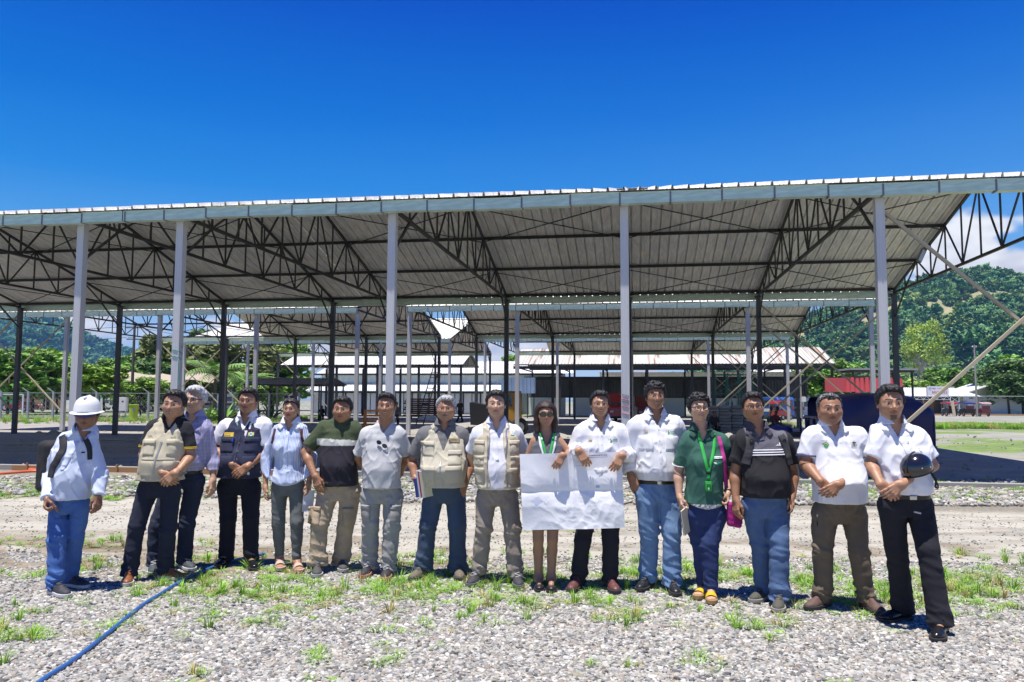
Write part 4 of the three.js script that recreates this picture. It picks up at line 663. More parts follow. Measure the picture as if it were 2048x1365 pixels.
  for (const [px, d, l, w] of spots) { const p = part('loose_board', boxGeo([0, 0.055, 0], [l, 0.045, 0.22]), mat([0.42, 0.38, 0.32])); p.position.set(sideOf(px, d), 0.02, -d); p.rotation.y = rnd() * 0.8 - 0.4; tag(p, 'loose grey board on the shaded floor ' + w, 'board', 'loose boards under the canopy'); }
  const rub = new THREE.InstancedMesh(new THREE.DodecahedronGeometry(0.5, 0), mat([0.32, 0.30, 0.28], 1), 900); rub.name = 'rubble'; const m4 = new THREE.Matrix4(); for (let i = 0; i < 900; i++) { const u = -26 + rnd() * 42, v = V0 + 0.3 + Math.pow(rnd(), 1.6) * 30, s = 0.03 + 0.10 * rnd() * rnd(), L = lay(u, v, 0.03 + s * 0.25); m4.compose(new THREE.Vector3(...L), new THREE.Quaternion().setFromEuler(new THREE.Euler(rnd() * 6, rnd() * 6, 0)), new THREE.Vector3(s * 1.5, s, s)); rub.setMatrixAt(i, m4); } add(tag(rub, 'scattered lumps of rubble on the earth floor', 'rubble', null, 'stuff'));
  // heaps of soil between the canopy rows
  [[120, 33.0, 3.2, 'behind the hard hat'], [940, 36.5, 3.4, 'left of the loader'], [1095, 34.5, 2.6, 'right of the loader'], [1480, 33.4, 3, 'behind the cement sacks']].forEach(([px, d, w, where], k) => { const g = new THREE.PlaneGeometry(w, 1.5, 28, 14).rotateX(-Math.PI / 2), p = g.attributes.position; for (let i = 0; i < p.count; i++) { const a = 1 - Math.hypot(p.getX(i) / (w / 2), p.getZ(i) / 0.75); p.setY(i, a > 0 ? 0.3 * Math.pow(a, 0.7) * (0.8 + 0.8 * noise(p.getX(i) * 3 + k, 2, p.getZ(i) * 3)) : -0.05); } g.computeVertexNormals(); const h = part('soil_heap', g, M.concrete); h.position.set(sideOf(px, d), 0.03, -d); h.rotation.y = -PHI; tag(h, 'low heap of pale earth between the canopies, ' + where, 'heap', 'earth heaps'); });
}
// ================================================================ FIGURE TOOLS
// mesh a signed distance function on a grid (surface nets)
function meshField(f, lo, hi, c, color) {
  const nx = Math.ceil((hi[0] - lo[0]) / c) + 2, ny = Math.ceil((hi[1] - lo[1]) / c) + 2, nz = Math.ceil((hi[2] - lo[2]) / c) + 2, G = new Float32Array(nx * ny * nz), sy = nx, sz = nx * ny, B = 5;
  for (let k = 0; k < nz; k += B) for (let j = 0; j < ny; j += B) for (let i = 0; i < nx; i += B) {
    const far = f(lo[0] + (i + B / 2) * c, lo[1] + (j + B / 2) * c, lo[2] + (k + B / 2) * c), skip = Math.abs(far) > B * c * 1.5;
    for (let z = k; z < Math.min(nz, k + B); z++) for (let y = j; y < Math.min(ny, j + B); y++) for (let x = i; x < Math.min(nx, i + B); x++) G[x + y * sy + z * sz] = skip ? far : f(lo[0] + x * c, lo[1] + y * c, lo[2] + z * c);
  }
  const id = new Int32Array(G.length).fill(-1), pos = [], idx = [];
  for (let z = 0; z < nz - 1; z++) for (let y = 0; y < ny - 1; y++) for (let x = 0; x < nx - 1; x++) {
    const b = x + y * sy + z * sz; let n = 0, px = 0, py = 0, pz = 0, m = 0;
    for (let q = 0; q < 8; q++) if (G[b + (q & 1) + ((q >> 1) & 1) * sy + (q >> 2) * sz] < 0) m |= 1 << q;
    if (m === 0 || m === 255) continue;
    for (let q = 0; q < 8; q++) for (let a = 1; a < 8; a <<= 1) if (!(q & a)) {
      const r = q | a; if (((m >> q) & 1) === ((m >> r) & 1)) continue;
      const u = G[b + (q & 1) + ((q >> 1) & 1) * sy + (q >> 2) * sz], v = G[b + (r & 1) + ((r >> 1) & 1) * sy + (r >> 2) * sz], t = u / (u - v);
      px += (q & 1) + (a === 1 ? t : 0); py += ((q >> 1) & 1) + (a === 2 ? t : 0); pz += (q >> 2) + (a === 4 ? t : 0); n++;
    }
    id[b] = pos.length / 3; pos.push(lo[0] + (x + px / n) * c, lo[1] + (y + py / n) * c, lo[2] + (z + pz / n) * c);
  }
  const quad = (a, b2, c2, d, flip) => { if (a < 0 || b2 < 0 || c2 < 0 || d < 0) return; if (flip) idx.push(a, c2, b2, a, d, c2); else idx.push(a, b2, c2, a, c2, d); };
  for (let z = 1; z < nz - 1; z++) for (let y = 1; y < ny - 1; y++) for (let x = 1; x < nx - 1; x++) {
    const b = x + y * sy + z * sz, s = G[b] < 0;
    if (s !== G[b + 1] < 0) quad(id[b - sy - sz], id[b - sz], id[b], id[b - sy], !s);
    if (s !== G[b + sy] < 0) quad(id[b - 1 - sz], id[b - 1], id[b], id[b - sz], !s);
    if (s !== G[b + sz] < 0) quad(id[b - 1 - sy], id[b - sy], id[b], id[b - 1], !s);
  }
  const g = new THREE.BufferGeometry(); g.setAttribute('position', new THREE.Float32BufferAttribute(pos, 3)); g.setIndex(idx); g.computeVertexNormals();
  const P = g.attributes.position, col = new Float32Array(P.count * 3), uv = new Float32Array(P.count * 2);
  for (let i = 0; i < P.count; i++) { const x = P.getX(i), y = P.getY(i), z = P.getZ(i), k = color ? color(x, y, z) : [1, 1, 1]; col.set(k, i * 3); uv[i * 2] = x; uv[i * 2 + 1] = y; }
  g.setAttribute('color', new THREE.BufferAttribute(col, 3)); g.setAttribute('uv', new THREE.BufferAttribute(uv, 2)); return g;
}
const smin = (a, b, k) => { const h = Math.max(k - Math.abs(a - b), 0) / k; return Math.min(a, b) - h * h * k * 0.25; };
const smax = (a, b, k) => -smin(-a, -b, k);
const ell = (x, y, z, cx, cy, cz, rx, ry, rz) => { const a = (x - cx) / rx, b = (y - cy) / ry, c = (z - cz) / rz, l = Math.sqrt(a * a + b * b + c * c); return (l - 1) * Math.min(rx, ry, rz) * (l > 1 ? 1 : 1); };
const cap = (x, y, z, a, b, ra, rb = ra) => { const dx = b[0] - a[0], dy = b[1] - a[1], dz = b[2] - a[2], px = x - a[0], py = y - a[1], pz = z - a[2], t = clamp((px * dx + py * dy + pz * dz) / (dx * dx + dy * dy + dz * dz + 1e-9)); const ex = px - dx * t, ey = py - dy * t, ez = pz - dz * t; return Math.sqrt(ex * ex + ey * ey + ez * ez) - (ra + (rb - ra) * t); };
const vadd = (a, b, s = 1) => [a[0] + b[0] * s, a[1] + b[1] * s, a[2] + b[2] * s], vsub = (a, b) => [a[0] - b[0], a[1] - b[1], a[2] - b[2]], vmix = (a, b, t) => [mix(a[0], b[0], t), mix(a[1], b[1], t), mix(a[2], b[2], t)], vlen = (a) => Math.hypot(...a), vnorm = (a) => { const l = vlen(a) || 1; return [a[0] / l, a[1] / l, a[2] / l]; }, vcross = (a, b) => [a[1] * b[2] - a[2] * b[1], a[2] * b[0] - a[0] * b[2], a[0] * b[1] - a[1] * b[0]], vdot = (a, b) => a[0] * b[0] + a[1] * b[1] + a[2] * b[2];

// limbs: list of { a, b, ra, rb, ka, kb, cut } and an optional trunk of elliptic sections { y, x, z, a, b }
function bodyField(limbs, rows, yaw, post, pw = 2.3) {
  const cy = Math.cos(yaw), sy = Math.sin(yaw), n = rows ? rows.length : 0;
  const L = limbs.map((l) => { const d = vsub(l.b, l.a); return { ...l, ax: l.a[0], ay: l.a[1], az: l.a[2], dx: d[0], dy: d[1], dz: d[2], inv: 1 / (vdot(d, d) + 1e-9), len: vlen(d), ka: l.ka ?? 0.03, kb: l.kb ?? 0.012 }; });
  return (x, y, z) => {
    let d = 1e3;
    if (n) {
      let i = 0; while (i < n - 2 && rows[i + 1][0] < y) i++;
      const p = rows[i], q = rows[i + 1]; let t = clamp((y - p[0]) / (q[0] - p[0])); t = t * t * (3 - 2 * t) * 0.6 + t * 0.4;
      const rx = x - mix(p[1], q[1], t), rz = z - mix(p[2], q[2], t), a = mix(p[3], q[3], t), b = mix(p[4], q[4], t), u = Math.abs((rx * cy - rz * sy) / a), w = Math.abs((rx * sy + rz * cy) / b);
      d = (Math.pow(Math.pow(u, pw) + Math.pow(w, pw), 1 / pw) - 1) * Math.min(a, b) * 0.95; d = Math.max(d, rows[0][0] - y, y - rows[n - 1][0]);
    }
    for (let i = 0; i < L.length; i++) {
      const l = L[i], px = x - l.ax, py = y - l.ay, pz = z - l.az, tr = (px * l.dx + py * l.dy + pz * l.dz) * l.inv, t = clamp(tr), ex = px - l.dx * t, ey = py - l.dy * t, ez = pz - l.dz * t;
      let e = Math.sqrt(ex * ex + ey * ey + ez * ez) - (l.ra + (l.rb - l.ra) * t);
      if (l.cut && tr > 0.5) e = Math.max(e, (tr - 1) * l.len);
      d = smin(d, e, l.ka + (l.kb - l.ka) * t);
    }
    return post ? post(d, x, y, z) : d;
  };
}
// find the front of a field at (x, y), looking along -z from the wearer's front
function frontOf(f, x, y, z0 = 0.45) { let z = z0; for (let i = 0; i < 80; i++) { const d = f(x, y, z); if (d < 0.0008) break; z -= Math.max(d * 0.7, 0.001); if (z < -0.4) return null; } return z; }
// a piece of cloth or print laid on the front of a garment, th thick: outline is a rectangle, optionally tapered or turned
function patch(f, cx, cy, w, h, th, { nx = 6, ny = 6, turn = 0, taper = 0, round = 0, puff = 0 } = {}) {
  const pos = [], uv = [], idx = [], c = Math.cos(turn), s = Math.sin(turn), zs = [];
  for (let j = 0; j <= ny; j++) for (let i = 0; i <= nx; i++) {
    const u = i / nx - 0.5, v = j / ny - 0.5, k = 1 - taper * (0.5 - v), lx = u * w * k * (1 - round * 4 * v * v * 0.3), ly = v * h, x = cx + lx * c - ly * s, y = cy + lx * s + ly * c;
    let z = frontOf(f, x, y); if (z === null) z = zs.length ? zs[zs.length - 1] : 0; zs.push(z);
    pos.push(x, y, z + th + puff * (1 - 4 * u * u) * (1 - 4 * v * v)); uv.push(i / nx, j / ny);
  }
  for (let j = 0; j < ny; j++) for (let i = 0; i < nx; i++) { const b = j * (nx + 1) + i; idx.push(b, b + 1, b + nx + 1, b + 1, b + nx + 2, b + nx + 1); }
  if (th > 0.003) { // skirt down into the cloth
    const ring = []; for (let i = 0; i <= nx; i++) ring.push(i); for (let j = 1; j <= ny; j++) ring.push(j * (nx + 1) + nx); for (let i = nx - 1; i >= 0; i--) ring.push(ny * (nx + 1) + i); for (let j = ny - 1; j > 0; j--) ring.push(j * (nx + 1));
    const base = pos.length / 3; for (const r of ring) { pos.push(pos[r * 3], pos[r * 3 + 1], zs[r] - 0.006); uv.push(uv[r * 2], uv[r * 2 + 1]); }
    ring.forEach((r, k) => { const k2 = (k + 1) % ring.length; idx.push(r, base + k, ring[k2], ring[k2], base + k, base + k2); });
  }
  const g = new THREE.BufferGeometry(); g.setAttribute('position', new THREE.Float32BufferAttribute(pos, 3)); g.setAttribute('uv', new THREE.Float32BufferAttribute(uv, 2)); g.setIndex(idx); g.computeVertexNormals(); return g;
}
// a band that follows the front of a garment through (x, y) points
function band(f, pts, w, th, seg = 24) {
  const cv = new THREE.CatmullRomCurve3(pts.map((p) => new THREE.Vector3(p[0], p[1], p[2] ?? 0))), pos = [], uv = [], idx = []; let last = 0;
  for (let i = 0; i <= seg; i++) {
    const p = cv.getPoint(i / seg), t = cv.getTangent(i / seg), n = [-t.y, t.x], l = Math.hypot(...n) || 1, row = [];
    for (const s of [-0.5, 0.5]) { const x = p.x + n[0] / l * w * s, y = p.y + n[1] / l * w * s; let z = frontOf(f, x, y); if (z === null) z = last; row.push([x, y, z]); last = z; }
    const zz = Math.max(row[0][2], row[1][2]); for (const [x, y, z] of row) { pos.push(x, y, mix(z, zz, 0.6) + th); uv.push(pos.length % 2, i / seg * 8); } for (const [x, y, z] of row) { pos.push(x, y, z - 0.006); uv.push(0, i / seg * 8); }
    if (i < seg) { const b = i * 4; idx.push(b, b + 4, b + 1, b + 1, b + 4, b + 5, b, b + 2, b + 4, b + 4, b + 2, b + 6, b + 1, b + 5, b + 3, b + 3, b + 5, b + 7); }
  }
  const g = new THREE.BufferGeometry(); g.setAttribute('position', new THREE.Float32BufferAttribute(pos, 3)); g.setAttribute('uv', new THREE.Float32BufferAttribute(uv, 2)); g.setIndex(idx); g.computeVertexNormals(); return g;
}
const plainGeo = (g) => { const n = new THREE.BufferGeometry(); n.setAttribute('position', g.attributes.position); n.setAttribute('normal', g.attributes.normal); n.setAttribute('color', g.attributes.color); n.setAttribute('uv', g.attributes.uv); n.setIndex(g.index); return n; };

// ---------------------------------------------------------------- head: y -0.115 chin .. +0.115 crown, z forward
function headField(o = {}) {
  const fw = o.wide ?? 1, jl = o.jowl ?? 0, no = o.nose ?? 1, bu = o.browUp ?? 1, ch = o.chin ?? 0, lp = o.lips ?? 1, ck = o.cheek ?? 1;
  return (x, y, z) => {
    const ax = Math.abs(x);
    let d = smin(ell(x, y, z, 0, 0.032, -0.014, 0.073, 0.076, 0.091), ell(x, y, z, 0, -0.028, 0.016, 0.060 * fw, 0.080, 0.071), 0.035);
    d = smin(d, cap(ax, y, z, [0.040 * fw, -0.050, 0.0], [0.0, -0.090 + ch * 0.5, 0.058 + ch], 0.024 + jl * 0.012, 0.019), 0.022);
    d = smin(d, ell(ax, y, z, 0.036 * fw, -0.020, 0.052, (0.026 + jl * 0.006) * ck, 0.028 * ck, 0.024 * ck), 0.024);
    d = smin(d, cap(ax, y, z, [0.010, 0.024, 0.081], [0.046, 0.020, 0.060], 0.0095 * bu, 0.008 * bu), 0.014);
    d = smax(d, -ell(ax, y, z, 0.030, 0.005, 0.095, 0.018, 0.0105, 0.017), 0.010);
    d = smin(d, ell(ax, y, z, 0.030, 0.004, 0.071, 0.0125, 0.0115, 0.0125), 0.003);
    d = smin(d, cap(x, y, z, [0, 0.016, 0.079], [0, -0.022, 0.092 + 0.009 * no], 0.0075, 0.0112 * no), 0.011);
    d = smin(d, ell(ax, y, z, 0.0125 * no, -0.026, 0.086, 0.0085 * no, 0.0075, 0.011), 0.006);
    d = smin(d, cap(ax, y, z, [0, -0.0485, 0.0855], [0.022, -0.0525, 0.073], 0.0062 * lp, 0.003), 0.006);
    d = smin(d, cap(ax, y, z, [0, -0.0595, 0.0845], [0.019, -0.0560, 0.073], 0.0072 * lp, 0.003), 0.006);
    d = smax(d, -cap(ax, y, z, [0, -0.0540, 0.0935], [0.022, -0.0540 + (o.smile ?? 0) * 0.004, 0.079], 0.0022), 0.003);
    const e1 = ell(ax - 0.10 * (z + 0.012), y, z, 0.074, -0.004, -0.012, 0.009, 0.031, 0.018); d = smin(d, Math.max(e1, -ell(ax, y, z, 0.084, -0.002, -0.004, 0.008, 0.020, 0.010)), 0.006);
    return d;
  };
}
function headColor(o) {
  const S = o.skin, H = o.brow ?? [0.02, 0.015, 0.012], lip = o.lip ?? [S[0] * 0.72, S[1] * 0.52, S[2] * 0.52];
  return (x, y, z) => {
    const ax = Math.abs(x); let c = S;
    const n = 1 + 0.10 * noise(x * 60, y * 60, z * 60);
    if (z > 0.04) {
      const ex = (ax - 0.030) / 0.0145, ey = (y - 0.004) / 0.0066;
      if (ex * ex + ey * ey < 1) { const r = Math.hypot(ax - 0.030, y - 0.004); c = r < 0.0062 ? [0.02, 0.012, 0.008] : [0.46, 0.42, 0.40]; if (ey > 0.5) c = [0.03, 0.02, 0.015]; return c; }
      const by = 0.026 + 0.006 * (1 - Math.pow((ax - 0.028) / 0.022, 2)); if (ax > 0.010 && ax < 0.050 && Math.abs(y - by) < (o.browThick ?? 0.0042) * (1.2 - ax * 8)) return H;
      const lx = x / 0.0245, ly = (y + 0.0540) / 0.0105; if (lx * lx + ly * ly < 1 && z > 0.06) { if (o.smile && Math.abs(y + 0.0535) < 0.0022 && ax < 0.017) return [0.62, 0.58, 0.55]; return lip; }
      if (o.moustache && Math.abs(y + 0.0405) < 0.006 && ax < 0.026) return o.moustache; if (o.goatee && y < -0.068 && ax < 0.020 && z > 0.05) return vmix(S, o.goatee, 0.7);
    }
    if (o.stubble && y < -0.030 && z > 0 && noise(x * 300, y * 300, z * 300) > -0.1) c = vmix(S, o.stubble, 0.28);
    return [c[0] * n, c[1] * n, c[2] * n];
  };
}
// hair in the head's frame; kinds: short, spiky, curly, bob, tied, thin
function hairField(kind) {
  const skull = (x, y, z, t, s) => ell(x, y, z, 0, 0.034, -0.016, 0.074 + s, 0.076 + t, 0.093 + s);
  const line = (z, pts) => { let k = 0; while (k < pts.length - 2 && pts[k + 1][0] < z) k++; return mix(pts[k][1], pts[k + 1][1], clamp((z - pts[k][0]) / (pts[k + 1][0] - pts[k][0]))); };
  const L0 = [[-0.12, -0.075], [-0.05, -0.06], [-0.022, -0.015], [0.010, -0.012], [0.020, 0.030], [0.040, 0.070], [0.062, 0.084], [0.12, 0.092]];
  const strand = (x, y, z, f, a) => a * noise(x * f, y * f * 0.5, z * f) + a * 0.6 * noise(x * f * 2.3, y * f, z * f * 2.3 + 5);
  return (x, y, z) => {
    const ax = Math.abs(x); let d, n;
    if (kind === 'curly') { d = skull(x, y, z, 0.026, 0.017); d = smin(d, ell(x, y, z, 0, 0.085, 0.035, 0.066, 0.036, 0.050), 0.02); n = 0.016 * noise(x * 48, y * 48, z * 48) + 0.010 * noise(x * 95, y * 95, z * 95); d = Math.max(d - n, (line(z, L0) - 0.016 - y + 0.014 * noise(x * 60, 3, z * 60)) * 0.8); }
    else if (kind === 'spiky') { d = skull(x, y, z, 0.010, 0.009); d = smin(d, ell(x, y, z, 0, 0.090, 0.022, 0.062, 0.036, 0.070), 0.012); n = strand(x, y, z, 80, 0.007); d = Math.max(d - n, (line(z, L0) - y) * 0.8); }
    else if (kind === 'thin') { d = skull(x, y, z, 0.006, 0.009); d = smin(d, ell(x, y, z, -0.008, 0.100, 0.030, 0.030, 0.016, 0.042), 0.012); n = strand(x, y, z, 60, 0.005); d = Math.max(d - n, (line(z, [[-0.12, -0.07], [-0.05, -0.055], [-0.02, -0.01], [0.01, -0.005], [0.018, 0.03], [0.03, 0.075], [0.05, 0.088], [0.12, 0.10]]) - y - 0.012 * (ax < 0.025 ? 1 : 0)) * 0.8); }
    else if (kind === 'bob') { d = skull(x, y, z, 0.020, 0.020); d = Math.max(d, (line(z, [[-0.12, -0.10], [0.0, -0.10], [0.018, -0.02], [0.040, 0.035], [0.07, 0.068], [0.12, 0.07]]) - y) * 0.8); d = smin(d, cap(ax, y, z, [0.062, 0.050, 0.010], [0.082, -0.070, 0.002], 0.028, 0.026), 0.02); d = smin(d, cap(ax, y, z, [0.082, -0.070, 0.002], [0.076, -0.150, 0.014], 0.026, 0.022), 0.02); d = smin(d, cap(ax, y, z, [0.03, -0.02, -0.07], [0.035, -0.145, -0.06], 0.05, 0.04), 0.03); d -= 0.004 * noise(x * 90, y * 12, z * 90); d = Math.max(d, -ell(x, y, z, 0.0, -0.030, 0.085, 0.060, 0.090, 0.085)); }
    else if (kind === 'tied') { d = skull(x, y, z, 0.012, 0.008); d -= 0.003 * noise(x * 90, y * 40, z * 30); d = Math.max(d, (line(z, [[-0.12, -0.08], [-0.03, -0.05], [0.0, 0.0], [0.022, 0.035], [0.05, 0.070], [0.12, 0.080]]) - y) * 0.8); d = smin(d, cap(x, y, z, [0.0, -0.02, -0.105], [0.055, -0.13, -0.055], 0.034, 0.03), 0.02); d = smin(d, cap(x, y, z, [0.055, -0.13, -0.055], [0.082, -0.205, 0.02], 0.03, 0.016), 0.02); }
    else { d = skull(x, y, z, 0.020, 0.015); d = smin(d, ell(x, y, z, 0.010, 0.096, 0.028, 0.056, 0.026, 0.058), 0.015); n = strand(x, y, z, 62, 0.009); d = Math.max(d - n, (line(z, L0) - y + 0.010 * noise(x * 80, 1, z * 80)) * 0.8); }
    return d;
  };
}
// ---------------------------------------------------------------- hand: limbs for palm, four fingers and a thumb. W wrist, D along the fingers, N the way the palm faces, T thumb side
function handLimbs(W, D, N, T, curl = 0.3, s = 1, thumbIn = 0.25) {
  D = vnorm(D); N = vnorm(vadd(N, D, -vdot(N, D))); let Xs = vcross(D, N); if (vdot(Xs, T) < 0) Xs = Xs.map((v) => -v);
  const P = (a, b, c) => [W[0] + (D[0] * a + Xs[0] * b + N[0] * c) * s, W[1] + (D[1] * a + Xs[1] * b + N[1] * c) * s, W[2] + (D[2] * a + Xs[2] * b + N[2] * c) * s], out = [];
  const K = 0.006, len = [0.068, 0.076, 0.070, 0.055], cs = Array.isArray(curl) ? curl : [curl * 0.8, curl, curl * 1.08, curl * 1.2];
  for (let i = 0; i < 4; i++) {
    const x = 0.031 - i * 0.0205, kn = P(0.088 - Math.abs(i - 1.2) * 0.005, x, -0.002); out.push({ a: P(0.0, x * 0.62, 0.004), b: kn, ra: 0.0150 * s, rb: 0.0105 * s, ka: 0.02, kb: 0.012 });
    let ang = cs[i] * 0.7, p = [0.088 - Math.abs(i - 1.2) * 0.005, -0.002]; const seg = [0.46, 0.31, 0.23];
    for (let j = 0; j < 3; j++) { const l = len[i] * seg[j] * 1.08, q = [p[0] + Math.cos(ang) * l, p[1] + Math.sin(ang) * l], fx = x * (1 + 0.05 * j); out.push({ a: P(p[0], fx, p[1]), b: P(q[0], fx, q[1]), ra: (0.0098 - j * 0.0009) * s, rb: (0.0090 - j * 0.0011) * s, ka: K, kb: K }); p = q; ang += cs[i]; }
  }
  const t0 = P(0.022, 0.022, 0.008), t1 = P(0.058, 0.048 - thumbIn * 0.03, 0.016 + thumbIn * 0.03), t2 = P(0.088, 0.052 - thumbIn * 0.06, 0.022 + thumbIn * 0.05), t3 = P(0.112, 0.048 - thumbIn * 0.09, 0.024 + thumbIn * 0.06);
  out.push({ a: t0, b: t1, ra: 0.017 * s, rb: 0.0125 * s, ka: 0.018, kb: 0.01 }, { a: t1, b: t2, ra: 0.0122 * s, rb: 0.0105 * s, ka: K, kb: K }, { a: t2, b: t3, ra: 0.0104 * s, rb: 0.0085 * s, ka: K, kb: K });
  return out;
}
function boundsOf(limbs, pad) { const lo = [9, 9, 9], hi = [-9, -9, -9]; for (const l of limbs) for (const p of [l.a, l.b]) for (let k = 0; k < 3; k++) { const r = Math.max(l.ra, l.rb) + pad; lo[k] = Math.min(lo[k], p[k] - r); hi[k] = Math.max(hi[k], p[k] + r); } return [lo, hi]; }
// ---------------------------------------------------------------- shoes, shared shapes: heel at z = 0, toe at z = 0.285
function soleGeo(th, w = 1) { const s = new THREE.Shape(); s.moveTo(0, 0); s.bezierCurveTo(0.048 * w, 0, 0.036 * w, 0.06, 0.036 * w, 0.10); s.bezierCurveTo(0.038 * w, 0.15, 0.056 * w, 0.17, 0.054 * w, 0.215); s.bezierCurveTo(0.050 * w, 0.265, 0.020 * w, 0.285, 0, 0.285); s.bezierCurveTo(-0.024 * w, 0.283, -0.046 * w, 0.260, -0.048 * w, 0.215); s.bezierCurveTo(-0.05 * w, 0.17, -0.036 * w, 0.15, -0.034 * w, 0.10); s.bezierCurveTo(-0.036 * w, 0.06, -0.048 * w, 0, 0, 0); return new THREE.ExtrudeGeometry(s, { depth: th - 0.008, bevelEnabled: true, bevelSize: 0.003, bevelThickness: 0.004, bevelSegments: 2, curveSegments: 10 }).rotateX(Math.PI / 2).scale(1, 1, 1).translate(0, th - 0.004, 0); }
const shoeCut = (d, x, y, z) => Math.max(d, 0.014 - y);
function upperGeo(kind) {
  const f = (x, y, z) => {
    let d = smin(ell(x, y, z, 0.002, 0.026, 0.212, 0.043, kind === 'dress' ? 0.030 : 0.034, 0.070), cap(x, y, z, [0, 0.042, 0.052], [0, 0.034, 0.185], 0.036, 0.033), 0.028);
    d = smin(d, cap(x, y, z, [0, 0.052, 0.062], [0, kind === 'boot' ? 0.15 : 0.095, 0.070], 0.043, 0.044), 0.03);
    if (kind !== 'dress') d = smin(d, cap(x, y, z, [0, 0.084, 0.110], [0, 0.050, 0.19], 0.022, 0.017), 0.016); if (Math.abs(z - 0.222) < 0.004 && y > 0.03) d += 0.002;
    d -= 0.0015 * noise(x * 70, y * 70, z * 70); return Math.max(d, 0.012 - y, y - (kind === 'boot' ? 0.15 : 0.095));
  };
  return meshField(f, [-0.07, 0.0, -0.005], [0.07, 0.165, 0.3], 0.0075);
}
const SHOE = { sneaker: upperGeo('sneaker'), dress: upperGeo('dress'), boot: upperGeo('boot') }, SOLE = soleGeo(0.026), THIN = soleGeo(0.016), WEDGE = soleGeo(0.034, 0.98);
const LACE = merge([0, 1, 2, 3].map((i) => new THREE.CapsuleGeometry(0.0035, 0.04, 2, 5).rotateZ(Math.PI / 2 + (i % 2 ? 0.25 : -0.25)).translate(0, 0.104 - i * 0.0095, 0.115 + i * 0.022)));
const FLAT = (() => { const f = (x, y, z) => { let d = smin(ell(x, y, z, 0, 0.026, 0.225, 0.046, 0.030, 0.058), cap(x, y, z, [0, 0.026, 0.05], [0, 0.026, 0.2], 0.034, 0.036), 0.02); d = Math.max(d, 0.01 - y, y - 0.045 - 0.02 * smooth(0.06, 0.0, z)); return Math.max(d, -ell(x, y, z, 0, 0.055, 0.11, 0.034, 0.04, 0.105)); }; return meshField(f, [-0.06, 0, -0.005], [0.06, 0.09, 0.3], 0.006); })();
const STRAPBAND = (() => { const g = new THREE.CylinderGeometry(1, 1, 1, 20, 3, true, -Math.PI / 2, Math.PI).rotateX(-Math.PI / 2); const p = g.attributes.position; for (let i = 0; i < p.count; i++) p.setXYZ(i, p.getX(i) * 0.049, 0.02 + Math.max(0, p.getY(i)) * (0.052 - 0.02 * p.getZ(i)), 0.175 + p.getZ(i) * 0.062); g.computeVertexNormals(); const g2 = g.clone(); const q = g2.attributes.position; for (let i = 0; i < q.count; i++) q.setXYZ(i, q.getX(i) * 1.06, q.getY(i) * 1.05, q.getZ(i)); return merge([g, g2]); })();
// ---------------------------------------------------------------- a whole person from joints (metres, relative to the ground point between the feet) and a wardrobe
const SKIN = new THREE.MeshPhysicalMaterial({ vertexColors: true, roughness: 0.52, clearcoat: 0.12, clearcoatRoughness: 0.45 });
const CLOTH = new THREE.MeshPhysicalMaterial({ vertexColors: true, roughness: 0.92, sheen: 0.15, sheenRoughness: 0.6 });
const HAIR = new THREE.MeshStandardMaterial({ vertexColors: true, roughness: 0.6 });
const LEATHER = (c, r = 0.45) => mat(c, r);
const cloth = (c, n = 0.05) => (x, y, z) => { const k = 1 + n * noise(x * 14, y * 14, z * 14) + n * 0.8 * noise(x * 60, y * 60, z * 60); return [c[0] * k, c[1] * k, c[2] * k]; };
const denim = (c, fade) => (x, y, z) => { const k = 1 + 0.10 * noise(x * 20, y * 6, z * 20) + 0.10 * noise(x * 90, y * 30, z * 90), f = clamp(0.5 + 0.5 * fbm(x * 5, y * 3, z * 5, 3)) * fade; return [mix(c[0], 0.30, f) * k, mix(c[1], 0.42, f) * k, mix(c[2], 0.60, f) * k]; };
const PEOPLE = [];
const variety = (k) => { const r = rngOf(k * 131 + 7); return { nose: 0.85 + 0.4 * r(), browUp: 0.7 + 0.7 * r(), chin: (r() - 0.5) * 0.012, lips: 0.8 + 0.5 * r(), cheek: 0.85 + 0.3 * r() }; };
